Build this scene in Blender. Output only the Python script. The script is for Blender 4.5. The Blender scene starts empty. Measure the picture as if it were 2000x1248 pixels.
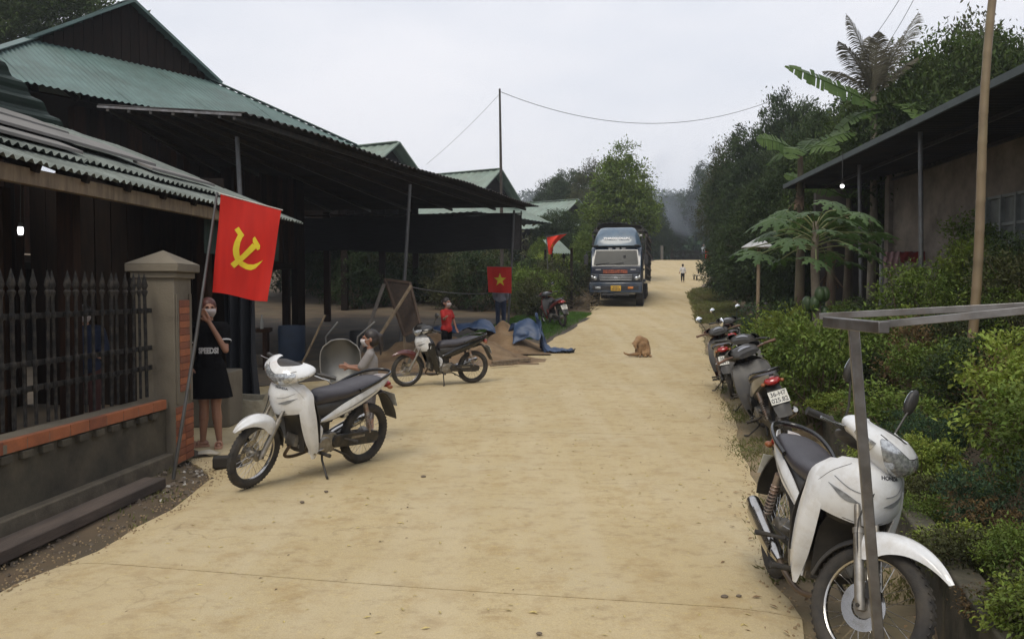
import bpy, bmesh, math, random
import numpy as np
from mathutils import Vector, Matrix, Euler
random.seed(7)
RNG = np.random.default_rng(7)
PI = math.pi
scene = bpy.context.scene
COL = scene.collection
# ---------------------------------------------------------------- camera
F_PX, CX, CY, CAM_H = 1600.0, 1000.0, 624.0, 1.62
PITCH = math.radians(2.005)
cd = bpy.data.cameras.new('camera'); cam = bpy.data.objects.new('camera', cd); COL.objects.link(cam)
cd.sensor_width = 36.0; cd.lens = 36.0 * F_PX / 2000.0
cd.clip_start = 0.1; cd.clip_end = 5000
cam.location = (0, 0, CAM_H); cam.rotation_euler = (PI/2 - PITCH, 0, 0)
scene.camera = cam
# ---------------------------------------------------------------- world (bright overcast) and sun
world = bpy.data.worlds.new('World'); scene.world = world; world.use_nodes = True
SUN_EL, SUN_ROT = math.radians(52), math.radians(200)
nt = world.node_tree; nt.nodes.clear()
wo = nt.nodes.new('ShaderNodeOutputWorld')
sky = nt.nodes.new('ShaderNodeTexSky'); sky.sky_type = 'NISHITA'; sky.sun_disc = False
sky.sun_elevation = SUN_EL; sky.sun_rotation = SUN_ROT; sky.dust_density = 3
b1 = nt.nodes.new('ShaderNodeBackground'); b1.inputs[1].default_value = 0.10
b2 = nt.nodes.new('ShaderNodeBackground'); b2.inputs[1].default_value = 1.09
tcw = nt.nodes.new('ShaderNodeTexCoord')
mpw = nt.nodes.new('ShaderNodeMapping'); mpw.inputs['Scale'].default_value = (1, 1, 3.2)
nz = nt.nodes.new('ShaderNodeTexNoise'); nz.inputs['Scale'].default_value = 1.7; nz.inputs['Detail'].default_value = 5; nz.inputs['Roughness'].default_value = .5
rp = nt.nodes.new('ShaderNodeValToRGB')
rp.color_ramp.elements[0].position = .33; rp.color_ramp.elements[0].color = (.69, .73, .81, 1)
rp.color_ramp.elements[1].position = .68; rp.color_ramp.elements[1].color = (.93, .92, .95, 1)
mixw = nt.nodes.new('ShaderNodeMixShader'); mixw.inputs[0].default_value = .9
L = nt.links.new
L(sky.outputs[0], b1.inputs[0]); L(tcw.outputs['Generated'], mpw.inputs[0]); L(mpw.outputs[0], nz.inputs['Vector'])
L(nz.outputs[0], rp.inputs[0]); L(rp.outputs[0], b2.inputs[0])
L(b1.outputs[0], mixw.inputs[1]); L(b2.outputs[0], mixw.inputs[2]); L(mixw.outputs[0], wo.inputs[0])
sd = bpy.data.lights.new('sun', 'SUN'); sd.energy = 2.0; sd.angle = math.radians(25); sd.color = (1, .93, .80)
sun = bpy.data.objects.new('sun', sd); COL.objects.link(sun)
sun.rotation_euler = (PI/2 - SUN_EL, 0, math.radians(-20))
scene.view_settings.view_transform = 'Standard'; scene.view_settings.look = 'None'
scene.view_settings.exposure = 0.12; scene.view_settings.gamma = 1; scene.view_settings.use_curve_mapping = False
scene.cycles.max_bounces = 6; scene.cycles.diffuse_bounces = 3; scene.cycles.transparent_max_bounces = 16
scene.cycles.volume_bounces = 0
scene.cycles.use_denoising = True

# ---------------------------------------------------------------- helpers
def ray(px, py):
    dx, du = (px - CX) / F_PX, (CY - py) / F_PX
    c, s = math.cos(PITCH), math.sin(PITCH)
    return Vector((dx, c + s * du, -s + c * du))
def at(px, py, Y):
    r = ray(px, py); return Vector((0, 0, CAM_H)) + r * (Y / r.y)
def xat(px, Y): return (px - CX) / F_PX * Y

def tag(o, label=None, cat=None, group=None, kind=None):
    if label: o['label'] = label
    if cat: o['category'] = cat
    if group: o['group'] = group
    if kind: o['kind'] = kind
    return o
def empty(name, loc=(0, 0, 0), rz=0, label=None, cat=None, group=None, parent=None):
    o = bpy.data.objects.new(name, None); COL.objects.link(o); o.location = loc; o.rotation_euler = (0, 0, rz)
    o.empty_display_size = .1
    if parent: o.parent = parent
    return tag(o, label, cat, group)
def link(name, me, parent=None, loc=(0, 0, 0), rot=(0, 0, 0), scale=(1, 1, 1)):
    o = bpy.data.objects.new(name, me); COL.objects.link(o)
    o.location = loc; o.rotation_euler = rot; o.scale = scale
    if parent: o.parent = parent
    return o
def copy_tree(o, parent=None):
    c = o.copy(); COL.objects.link(c); c.parent = parent
    for ch in o.children: copy_tree(ch, c)
    return c
def fast_mesh(name, V, F, mat=None, smooth=False):
    V = np.asarray(V, np.float32); F = np.asarray(F, np.int32)
    me = bpy.data.meshes.new(name); me.vertices.add(len(V)); me.vertices.foreach_set('co', V.ravel())
    m, k = F.shape
    me.loops.add(m * k); me.loops.foreach_set('vertex_index', F.ravel())
    me.polygons.add(m); me.polygons.foreach_set('loop_start', np.arange(0, m * k, k, dtype=np.int32))
    me.polygons.foreach_set('use_smooth', np.full(m, bool(smooth)))
    me.update(calc_edges=True)
    if mat: me.materials.append(mat)
    return me
def catmull(P, sub):
    P = [Vector(p) for p in P]; n = len(P); out = []
    for i in range(n - 1):
        p0 = P[i-1] if i > 0 else P[0] * 2 - P[1]
        p1, p2 = P[i], P[i+1]
        p3 = P[i+2] if i + 2 < n else P[-1] * 2 - P[-2]
        for k in range(sub):
            t = k / sub
            out.append(.5 * ((2*p1) + (-p0 + p2)*t + (2*p0 - 5*p1 + 4*p2 - p3)*t*t + (-p0 + 3*p1 - 3*p2 + p3)*t**3))
    out.append(P[-1].copy()); return out
def lerp(a, b, t): return a + (b - a) * t

class MB:
    def __init__(s): s.v = []; s.f = []
    def add(s, V, F):
        b = len(s.v); s.v += [tuple(p) for p in V]; s.f += [tuple(b + i for i in f) for f in F]; return s
    def box(s, c, d, rot=None, taper=1):
        hx, hy, hz = d[0]/2, d[1]/2, d[2]/2
        P = [Vector((x*hx*(taper if z > 0 else 1), y*hy*(taper if z > 0 else 1), z*hz)) for x in (-1, 1) for y in (-1, 1) for z in (-1, 1)]
        if rot is not None:
            R = rot if isinstance(rot, Matrix) else Euler(rot).to_matrix()
            P = [R @ p for p in P]
        P = [p + Vector(c) for p in P]
        return s.add(P, [(0,1,3,2),(4,6,7,5),(0,4,5,1),(2,3,7,6),(0,2,6,4),(1,5,7,3)])
    def beam(s, a, b, w, h, up=(0, 0, 1)):
        a, b = Vector(a), Vector(b); d = (b - a); Ln = d.length; d.normalize()
        sd_ = d.cross(Vector(up))
        if sd_.length < 1e-4: sd_ = Vector((1, 0, 0))
        sd_.normalize(); u = sd_.cross(d)
        R = Matrix((d, sd_, u)).transposed()
        return s.box((a + b) / 2, (Ln, w, h), R)
    def tube(s, pts, r, n=8, caps=True, flat=1.0):
        P = [Vector(p) for p in pts]; m = len(P)
        rs = r if isinstance(r, (list, tuple)) else [r] * m
        T = []
        for i in range(m):
            d = P[min(i+1, m-1)] - P[max(i-1, 0)]
            T.append(d.normalized() if d.length > 1e-9 else Vector((0, 0, 1)))
        a = Vector((0, 0, 1)) if abs(T[0].z) < .9 else Vector((0, 1, 0))
        N = (a - T[0] * a.dot(T[0])).normalized(); V = []
        for i in range(m):
            N = (N - T[i] * N.dot(T[i]))
            N = N.normalized() if N.length > 1e-6 else T[i].orthogonal().normalized()
            B = T[i].cross(N)
            for k in range(n):
                t = 2 * PI * k / n
                V.append(P[i] + (N * math.cos(t) * flat + B * math.sin(t)) * rs[i])
        F = [(i*n + k, i*n + (k+1) % n, (i+1)*n + (k+1) % n, (i+1)*n + k) for i in range(m-1) for k in range(n)]
        if caps: F += [tuple(range(n))[::-1], tuple((m-1)*n + k for k in range(n))]
        return s.add(V, F)
    def cyl(s, p0, p1, r0, r1=None, n=16): return s.tube([p0, p1], [r0, r0 if r1 is None else r1], n)
    def capsule(s, p0, p1, r0, r1=None, n=12, k=4):
        r1 = r0 if r1 is None else r1; p0, p1 = Vector(p0), Vector(p1); d = (p1 - p0)
        d = d.normalized() if d.length > 1e-6 else Vector((0, 0, 1)); pts = []; rs = []
        for i in range(k + 1):
            a = PI/2 * i / k; pts.append(p0 - d * r0 * math.cos(a)); rs.append(max(r0 * math.sin(a), r0*.02))
        for i in range(k + 1):
            a = PI/2 * i / k; pts.append(p1 + d * r1 * math.sin(a)); rs.append(max(r1 * math.cos(a), r1*.02))
        return s.tube(pts, rs, n)
    def ball(s, c, r, n=14, m=9, rot=None, e=1.0):
        r = (r, r, r) if isinstance(r, (int, float)) else r; V = []; F = []
        for i in range(m + 1):
            t = PI * i / m
            for k in range(n):
                p = 2 * PI * k / n
                q = Vector((r[0]*math.sin(t)*math.cos(p), r[1]*math.sin(t)*math.sin(p), r[2]*math.cos(t)))
                if rot is not None: q = (Euler(rot).to_matrix() if not isinstance(rot, Matrix) else rot) @ q
                V.append(q + Vector(c))
        for i in range(m):
            for k in range(n): F.append((i*n+k, (i+1)*n+k, (i+1)*n+(k+1) % n, i*n+(k+1) % n))
        return s.add(V, F)
    def lathe(s, prof, c=(0, 0, 0), axis='z', n=24, closed=False):
        V = []; m = len(prof)
        for (r, h) in prof:
            for k in range(n):
                t = 2*PI*k/n; a, b = r*math.cos(t), r*math.sin(t)
                p = (a, b, h) if axis == 'z' else ((a, h, b) if axis == 'y' else (h, a, b))
                V.append(Vector(p) + Vector(c))
        F = [(i*n+k, i*n+(k+1) % n, ((i+1) % m)*n+(k+1) % n, ((i+1) % m)*n+k) for i in range(m if closed else m-1) for k in range(n)]
        return s.add(V, F)
    def patch(s, grid, sub=3, th=.004, closed_v=False):
        G = [catmull(r, sub) for r in grid]; m = len(G[0])
        cols = [catmull([G[i][j] for i in range(len(G))], sub) for j in range(m)]
        n = len(cols[0]); P = [[cols[j][i] for j in range(m)] for i in range(n)]
        nor = [[None]*m for _ in range(n)]
        for i in range(n):
            for j in range(m):
                a = P[min(i+1, n-1)][j] - P[max(i-1, 0)][j]; b = P[i][min(j+1, m-1)] - P[i][max(j-1, 0)]
                c = a.cross(b); nor[i][j] = c.normalized() if c.length > 1e-9 else Vector((0, 0, 0))
        for i in range(n):
            for j in range(m):
                if nor[i][j].length < .5:
                    q = nor[min(max(i, 1), n-2)][min(max(j, 1), m-2)]; nor[i][j] = q
        V = [P[i][j] + nor[i][j]*th*.5 for i in range(n) for j in range(m)] + [P[i][j] - nor[i][j]*th*.5 for i in range(n) for j in range(m)]
        o = n*m; F = []
        for i in range(n-1):
            for j in range(m-1):
                a, b, c, d = i*m+j, i*m+j+1, (i+1)*m+j+1, (i+1)*m+j
                F += [(a, b, c, d), (o+d, o+c, o+b, o+a)]
        for i in range(n-1):
            F += [(i*m, (i+1)*m, o+(i+1)*m, o+i*m), (i*m+m-1, o+i*m+m-1, o+(i+1)*m+m-1, (i+1)*m+m-1)]
        for j in range(m-1):
            F += [(j, o+j, o+j+1, j+1), ((n-1)*m+j, (n-1)*m+j+1, o+(n-1)*m+j+1, o+(n-1)*m+j)]
        return s.add(V, F)
    def loft(s, rings, caps=True):
        n = len(rings[0]); V = [p for r in rings for p in r]
        F = [(i*n+k, i*n+(k+1) % n, (i+1)*n+(k+1) % n, (i+1)*n+k) for i in range(len(rings)-1) for k in range(n)]
        if caps: F += [tuple(range(n))[::-1], tuple((len(rings)-1)*n+k for k in range(n))]
        return s.add(V, F)
    def xloft(s, secs, n=16, e=2.4, sub=3):
        # sections along x: (x, y, z, half width, half height)
        S = catmull2([list(q) for q in secs], sub); R = []
        for (x, y, z, w, h) in S:
            ring = []
            for k in range(n):
                t = 2*PI*k/n; c, q = math.cos(t), math.sin(t)
                ring.append(Vector((x, y + w*math.copysign(abs(c)**(2/e), c), z + h*math.copysign(abs(q)**(2/e), q))))
            R.append(ring)
        return s.loft(R)
    def prism(s, pts, a, b, axis='y'):
        # polygon in the plane across `axis`, extruded from a to b
        n = len(pts)
        def q(p, t): return {'y': (p[0], t, p[1]), 'x': (t, p[0], p[1]), 'z': (p[0], p[1], t)}[axis]
        V = [q(p, a) for p in pts] + [q(p, b) for p in pts]
        F = [tuple(range(n)), tuple(range(2*n-1, n-1, -1))] + [(i, n+i, n+(i+1) % n, (i+1) % n) for i in range(n)]
        return s.add(V, F)
    def xf(s, M):
        s.v = [tuple(M @ Vector(p)) for p in s.v]; return s
    def mesh(s, name, mat=None, smooth=True, ang=38):
        me = bpy.data.meshes.new(name); me.from_pydata(s.v, [], s.f); me.update()
        if smooth:
            me.polygons.foreach_set('use_smooth', [True]*len(me.polygons)); me.set_sharp_from_angle(angle=math.radians(ang))
        if mat: me.materials.append(mat)
        return me
    def build(s, name, mat, parent=None, bevel=0, smooth=True, ang=38, recalc=True, **kw):
        me = s.mesh(name, mat, False)
        if recalc:
            bm = bmesh.new(); bm.from_mesh(me); bmesh.ops.recalc_face_normals(bm, faces=bm.faces); bm.to_mesh(me); bm.free()
        if smooth:
            me.polygons.foreach_set('use_smooth', [True]*len(me.polygons)); me.set_sharp_from_angle(angle=math.radians(ang))
        o = link(name, me, parent, **kw)
        if bevel:
            m = o.modifiers.new('bevel', 'BEVEL'); m.width = bevel; m.segments = 2; m.limit_method = 'ANGLE'; m.angle_limit = math.radians(40)
        return o
def catmull2(S, sub):
    n = len(S); out = []; A = [np.array(p, float) for p in S]
    for i in range(n-1):
        p0 = A[i-1] if i > 0 else 2*A[0]-A[1]; p1, p2 = A[i], A[i+1]; p3 = A[i+2] if i+2 < n else 2*A[-1]-A[-2]
        for k in range(sub):
            t = k/sub; q = .5*((2*p1)+(-p0+p2)*t+(2*p0-5*p1+4*p2-p3)*t*t+(-p0+3*p1-3*p2+p3)*t**3)
            q[3:] = np.maximum(q[3:], 1e-3); out.append(q)
    out.append(A[-1]); return out
def remeshed(mb, vox, name, mat, parent=None, smooth=3, dec=0, **kw):
    me = mb.mesh('tmp', None, False)
    o = bpy.data.objects.new('tmp', me); COL.objects.link(o)
    r = o.modifiers.new('r', 'REMESH'); r.mode = 'VOXEL'; r.voxel_size = vox; r.use_smooth_shade = True
    if smooth: q = o.modifiers.new('s', 'SMOOTH'); q.iterations = smooth; q.factor = .5
    dg = bpy.context.evaluated_depsgraph_get(); dg.update()
    m2 = bpy.data.meshes.new_from_object(o.evaluated_get(dg)); bpy.data.objects.remove(o); bpy.data.meshes.remove(me)
    m2.name = name; m2.materials.clear(); m2.materials.append(mat)
    m2.polygons.foreach_set('use_smooth', [True]*len(m2.polygons))
    return link(name, m2, parent, **kw)
def surf(rows, sub=8):
    G_ = [catmull(r, sub) for r in rows]; m = len(G_[0]); cols = [catmull([g[j] for g in G_], sub) for j in range(m)]; n = len(cols[0])
    def P(u, v):
        a, b = min(max(u, 0), 1)*(n-1), min(max(v, 0), 1)*(m-1); i, j = min(int(a), n-2), min(int(b), m-2); f, g = a-i, b-j
        return (cols[j][i]*(1-f)+cols[j][i+1]*f)*(1-g) + (cols[j+1][i]*(1-f)+cols[j+1][i+1]*f)*g
    def N(u, v):
        e = .02; c = (P(u+e, v)-P(u-e, v)).cross(P(u, v+e)-P(u, v-e)); return c.normalized() if c.length > 1e-9 else Vector((1, 0, 0))
    return P, N
def sticker(S, path, w, mat, parent, name='graphic', off=.0045, ref=Vector((1, 0, 0)), n=14, nw=3):
    # path: list of (u, v) on the surface; w: half width as a function of 0..1, measured in u
    P, N = S; pts = catmull([Vector((a, b, 0)) for a, b in path], n); rows = []
    for i, q in enumerate(pts):
        t = i/(len(pts)-1); row = []
        for k in range(nw):
            u = q.x + w(t)*(2*k/(nw-1)-1); nn = N(u, q.y)
            if nn.dot(ref) < 0: nn = -nn
            row.append(P(u, q.y) + nn*off)
        rows.append(row)
    return MB().patch(rows, 1, .0012).build(name, mat, parent)
def text_obj(s, size, name, mat, parent, M, ext=.0006, bold=0, sx=1.0, spacing=1.0, align='CENTER', shear=0):
    c = bpy.data.curves.new('t', 'FONT'); c.body = s; c.size = size; c.extrude = ext; c.offset = bold; c.align_x = align; c.align_y = 'CENTER'
    c.space_character = spacing; c.resolution_u = 3; c.shear = shear
    o = bpy.data.objects.new('t', c); COL.objects.link(o)
    dg = bpy.context.evaluated_depsgraph_get(); me = bpy.data.meshes.new_from_object(o.evaluated_get(dg))
    bpy.data.objects.remove(o); bpy.data.curves.remove(c)
    me.materials.clear(); me.materials.append(mat); me.transform(Matrix.Scale(sx, 4, (1, 0, 0))); me.name = name
    t = link(name, me, parent); t.matrix_local = M; return t

# ---------------------------------------------------------------- materials
MATS = {}
def M(name, col, rough=.6, metal=0, col2=None, scale=4, detail=4, contrast=(.35, .65), bump=0, bscale=60, coat=0, emit=0, stretch=(1, 1, 1),
      dirt=None, dirt_amt=.4, dirt_scale=2.5, trans=0, spec=.5, wave=None, island=0, alpha=1, rvar=0):
    if name in MATS: return MATS[name]
    m = bpy.data.materials.new(name); m.use_nodes = True; n = m.node_tree.nodes; l = m.node_tree.links.new
    p = n['Principled BSDF']; p.inputs['Roughness'].default_value = rough; p.inputs['Metallic'].default_value = metal
    p.inputs['Specular IOR Level'].default_value = spec; p.inputs['Coat Weight'].default_value = coat
    if trans: p.inputs['Transmission Weight'].default_value = trans
    if alpha < 1: p.inputs['Alpha'].default_value = alpha
    c1 = (*col, 1); tc = n.new('ShaderNodeTexCoord'); mp = n.new('ShaderNodeMapping'); mp.inputs['Scale'].default_value = stretch
    l(tc.outputs['Object'], mp.inputs[0]); out = None
    if col2 is None: col2 = tuple(c*.72 for c in col)
    tx = n.new('ShaderNodeTexNoise'); tx.inputs['Scale'].default_value = scale; tx.inputs['Detail'].default_value = detail
    tx.inputs['Roughness'].default_value = .6
    l(mp.outputs[0], tx.inputs['Vector'])
    r = n.new('ShaderNodeValToRGB'); r.color_ramp.elements[0].position = contrast[0]; r.color_ramp.elements[1].position = contrast[1]
    r.color_ramp.elements[0].color = (*col2, 1); r.color_ramp.elements[1].color = c1
    l(tx.outputs[0], r.inputs[0]); out = r.outputs[0]
    if dirt:
        t2 = n.new('ShaderNodeTexNoise'); t2.inputs['Scale'].default_value = dirt_scale; t2.inputs['Detail'].default_value = 8; t2.inputs['Roughness'].default_value = .7
        l(tc.outputs['Object'], t2.inputs['Vector'])
        r2 = n.new('ShaderNodeValToRGB'); r2.color_ramp.elements[0].position = .45; r2.color_ramp.elements[1].position = .75
        r2.color_ramp.elements[0].color = (0, 0, 0, 1); r2.color_ramp.elements[1].color = (dirt_amt,)*3 + (1,)
        l(t2.outputs[0], r2.inputs[0])
        mx = n.new('ShaderNodeMix'); mx.data_type = 'RGBA'; l(r2.outputs[0], mx.inputs[0]); l(out, mx.inputs[6]); mx.inputs[7].default_value = (*dirt, 1)
        out = mx.outputs[2]
    if island:
        g = n.new('ShaderNodeNewGeometry'); h = n.new('ShaderNodeHueSaturation')
        ma = n.new('ShaderNodeMapRange'); ma.inputs[3].default_value = 1-island; ma.inputs[4].default_value = 1+island
        l(g.outputs['Random Per Island'], ma.inputs[0]); l(ma.outputs[0], h.inputs['Value']); l(out, h.inputs['Color']); out = h.outputs[0]
        ma2 = n.new('ShaderNodeMapRange'); ma2.inputs[3].default_value = .5-island*.045; ma2.inputs[4].default_value = .5+island*.04
        l(g.outputs['Random Per Island'], ma2.inputs[0]); l(ma2.outputs[0], h.inputs['Hue'])
    l(out, p.inputs['Base Color'])
    if rvar:
        mr = n.new('ShaderNodeMapRange'); mr.inputs[3].default_value = rough-rvar; mr.inputs[4].default_value = rough+rvar
        l(tx.outputs[0], mr.inputs[0]); l(mr.outputs[0], p.inputs['Roughness'])
    if emit: p.inputs['Emission Color'].default_value = c1; p.inputs['Emission Strength'].default_value = emit
    hsrc = None
    if bump:
        t3 = n.new('ShaderNodeTexNoise'); t3.inputs['Scale'].default_value = bscale; t3.inputs['Detail'].default_value = 6; t3.inputs['Roughness'].default_value = .65
        l(mp.outputs[0], t3.inputs['Vector']); bp = n.new('ShaderNodeBump'); bp.inputs['Strength'].default_value = min(1, bump); bp.inputs['Distance'].default_value = .01
        l(t3.outputs[0], bp.inputs['Height']); l(bp.outputs[0], p.inputs['Normal'])
    MATS[name] = m; return m
def leafmat(name, col, col2, rough=.6, island=.35, trans=.25, scale=1.2, spec=.14):
    if name in MATS: return MATS[name]
    m = M(name, col, rough, col2=col2, island=island, scale=scale, spec=spec)
    n = m.node_tree.nodes; l = m.node_tree.links.new; p = n['Principled BSDF']; o = n['Material Output']
    t = n.new('ShaderNodeBsdfTranslucent'); src = p.inputs['Base Color'].links[0].from_socket
    h = n.new('ShaderNodeHueSaturation'); h.inputs['Value'].default_value = 1.3; h.inputs['Saturation'].default_value = 1.15; l(src, h.inputs['Color'])
    l(h.outputs[0], t.inputs[0]); mx = n.new('ShaderNodeMixShader'); mx.inputs[0].default_value = trans
    l(p.outputs[0], mx.inputs[1]); l(t.outputs[0], mx.inputs[2]); l(mx.outputs[0], o.inputs[0]); return m
white_paint = M('white_paint', (.70, .71, .72), .25, col2=(.62, .63, .64), coat=.5, dirt=(.34, .27, .17), dirt_amt=.5, dirt_scale=7)
black_plastic = M('black_plastic', (.022, .021, .021), .5, col2=(.03, .028, .026), dirt=(.12, .10, .07), dirt_amt=.3, dirt_scale=9)
black_gloss = M('black_gloss', (.009, .009, .010), .25, coat=.3, dirt=(.10, .08, .055), dirt_amt=.18)
vinyl = M('seat_vinyl', (.032, .029, .035), .42, col2=(.045, .04, .045), bump=.12, bscale=400, rvar=.1)
rubber = M('tyre_rubber', (.022, .021, .021), .85, col2=(.055, .047, .037), scale=12, bump=.3, bscale=120)
chrome = M('chrome', (.62, .62, .62), .22, 1, col2=(.42, .40, .37), scale=14, dirt=(.22, .17, .11), dirt_amt=.5, dirt_scale=14)
alloy = M('cast_alloy', (.33, .32, .30), .5, .75, col2=(.2, .18, .15), scale=14, dirt=(.2, .15, .09), dirt_amt=.6, dirt_scale=12)
dark_metal = M('dark_metal', (.035, .034, .033), .5, .4, dirt=(.14, .11, .07), dirt_amt=.5, dirt_scale=12)
steel = M('galvanised_steel', (.23, .225, .225), .42, .8, col2=(.13, .125, .12), scale=9, dirt=(.13, .09, .06), dirt_amt=.5, dirt_scale=12)
lens = M('clear_lens', (.55, .57, .58), .08, .55, col2=(.28, .29, .3), scale=55, contrast=(.4, .6), coat=1)
red_lens = M('red_lens', (.30, .012, .01), .15, coat=.8)
amber = M('amber_lens', (.6, .2, .03), .15, coat=.6)
mirror_glass = M('mirror_glass', (.8, .82, .85), .04, 1, col2=(.75, .78, .8))
plate_white = M('plate_white', (.62, .62, .58), .5, col2=(.5, .5, .45), dirt=(.3, .25, .17), dirt_amt=.5, dirt_scale=20)
ink = M('black_lettering', (.03, .03, .04), .5)
# ================================================================ GROUND
ZP = np.array([(-20, 0), (15, 0), (20, .12), (26, .50), (35, 1.0), (52, 2.15), (65, 3.3), (80, 4.6), (86, 4.75), (120, 4.3), (400, 4.0)])
XR = np.array([(-20, 1.0), (0, 1.1), (3.8, 1.35), (6.6, 2.0), (8, 2.2), (9.5, 2.6), (13.5, 3.5), (24, 5.6), (35, 7.8), (42, 9.1), (52, 12.3), (58, 14.0), (80, 18.7), (100, 22), (140, 30)])
XL = np.array([(-20, -4.2), (0, -3.1), (4.6, -2.85), (6, -2.5), (7.2, -2.62), (7.7, -2.95), (8.3, -3.5), (9.4, -4.3), (11, -5.2), (13, -5.3), (14.6, -3.9), (15.6, -1.9), (17, -.8), (19, 0.1), (22, .75), (25, 1.6), (31, 3.0), (38, 3.6), (52, 6.8), (65, 10), (80, 13.8), (100, 18), (140, 25)])
def zr(y): return np.interp(y, ZP[:, 0], ZP[:, 1])
def xr(y): return np.interp(y, XR[:, 0], XR[:, 1])
def xl(y): return np.interp(y, XL[:, 0], XL[:, 1])
def ss(t): t = np.clip(t, 0, 1); return t*t*(3-2*t)
def wallx(y): return 2.05 + .27*(y - 3.3)
def nz2(x, y, f=1.0): return (np.sin(x*1.3*f+y*.7*f)+np.sin(x*2.9*f-y*2.1*f+1.3)*.5+np.sin(y*3.7*f+x*.9*f+2)*.4+np.sin(x*7.1*f+y*5.3*f)*.2)/2.1
def H(x, y):
    x = np.asarray(x, float); y = np.asarray(y, float); z = zr(y)
    R, Lx = xr(y), xl(y)
    off_l = ss((Lx - x)/.5); off_r = ss((x - R)/.5)
    z = z - .05 + off_l*.045 + off_r*.03
    z = z + off_l*nz2(x, y, 2)*.012 + off_r*nz2(x, y, 2)*.02
    near = (y < 9.6)
    edge = np.where(near, wallx(y), R + .9)
    t = ss((x - edge)/3.0)
    top = np.interp(y, [0, 6, 12, 20, 40, 80], [1.0, 1.15, 1.15, 1.25, 1.2, 1.0])
    z = z + t*np.maximum(top - zr(y)*.5, .3) + ss((x-edge-3)/1.5)*nz2(x, y, .8)*.08 + ss((x-edge)/.4)*(1-ss((x-edge-3)))*nz2(x, y, 1.7)*.07
    wl = np.clip(1-np.abs(y-4)/5.7, 0, 1); wl = np.where(y < 9.3, 1, np.clip((9.9-y)/.6, 0, 1))
    z = np.where((x > edge) & (y < 9.9), z + .22*wl, z)
    z = np.where((x > R+.35) & (x <= edge) & near, z - .12, z)
    # far ground: wooded hill to the right, blue ridge far behind
    z = z + 24*np.exp(-(((x-72)/34)**2 + ((y-165)/45)**2)) + ss((x-xr(y)-6)/25)*ss((y-30)/40)*3.5
    z = z + (38 + 5*np.sin(x*.013+1) + 3*np.sin(x*.05))*np.exp(-((y-440)/80)**2)
    z = z + 16*np.exp(-(((x+34)/16)**2 + ((y-95)/30)**2))
    return z
earth = M('packed_earth', (.135, .092, .052), .95, col2=(.055, .040, .026), scale=1.1, detail=8, contrast=(.3, .7), bump=.6, bscale=14, dirt=(.05, .055, .03), dirt_amt=.6, dirt_scale=.8)
axis = lambda segs: np.unique(np.concatenate([np.arange(a, b, s) for a, b, s in segs]))
gx = axis([(-300, -60, 20), (-60, -14, 2), (-14, 14, .16), (14, 60, 1), (60, 200, 6), (200, 301, 20)])
gy = axis([(-60, -4, 8), (-4, 0, .5), (0, 34, .16), (34, 100, 1), (100, 571, 10), ])
X, Y = np.meshgrid(gx, gy); Z = H(X, Y); nx_, ny_ = len(gx), len(gy)
idx = np.arange(nx_*ny_).reshape(ny_, nx_)
Fq = np.stack([idx[:-1, :-1], idx[:-1, 1:], idx[1:, 1:], idx[1:, :-1]], -1).reshape(-1, 4)
ground = link('ground', fast_mesh('ground', np.stack([X, Y, Z], -1).reshape(-1, 3), Fq, earth, True)); tag(ground, kind='structure')
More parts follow.
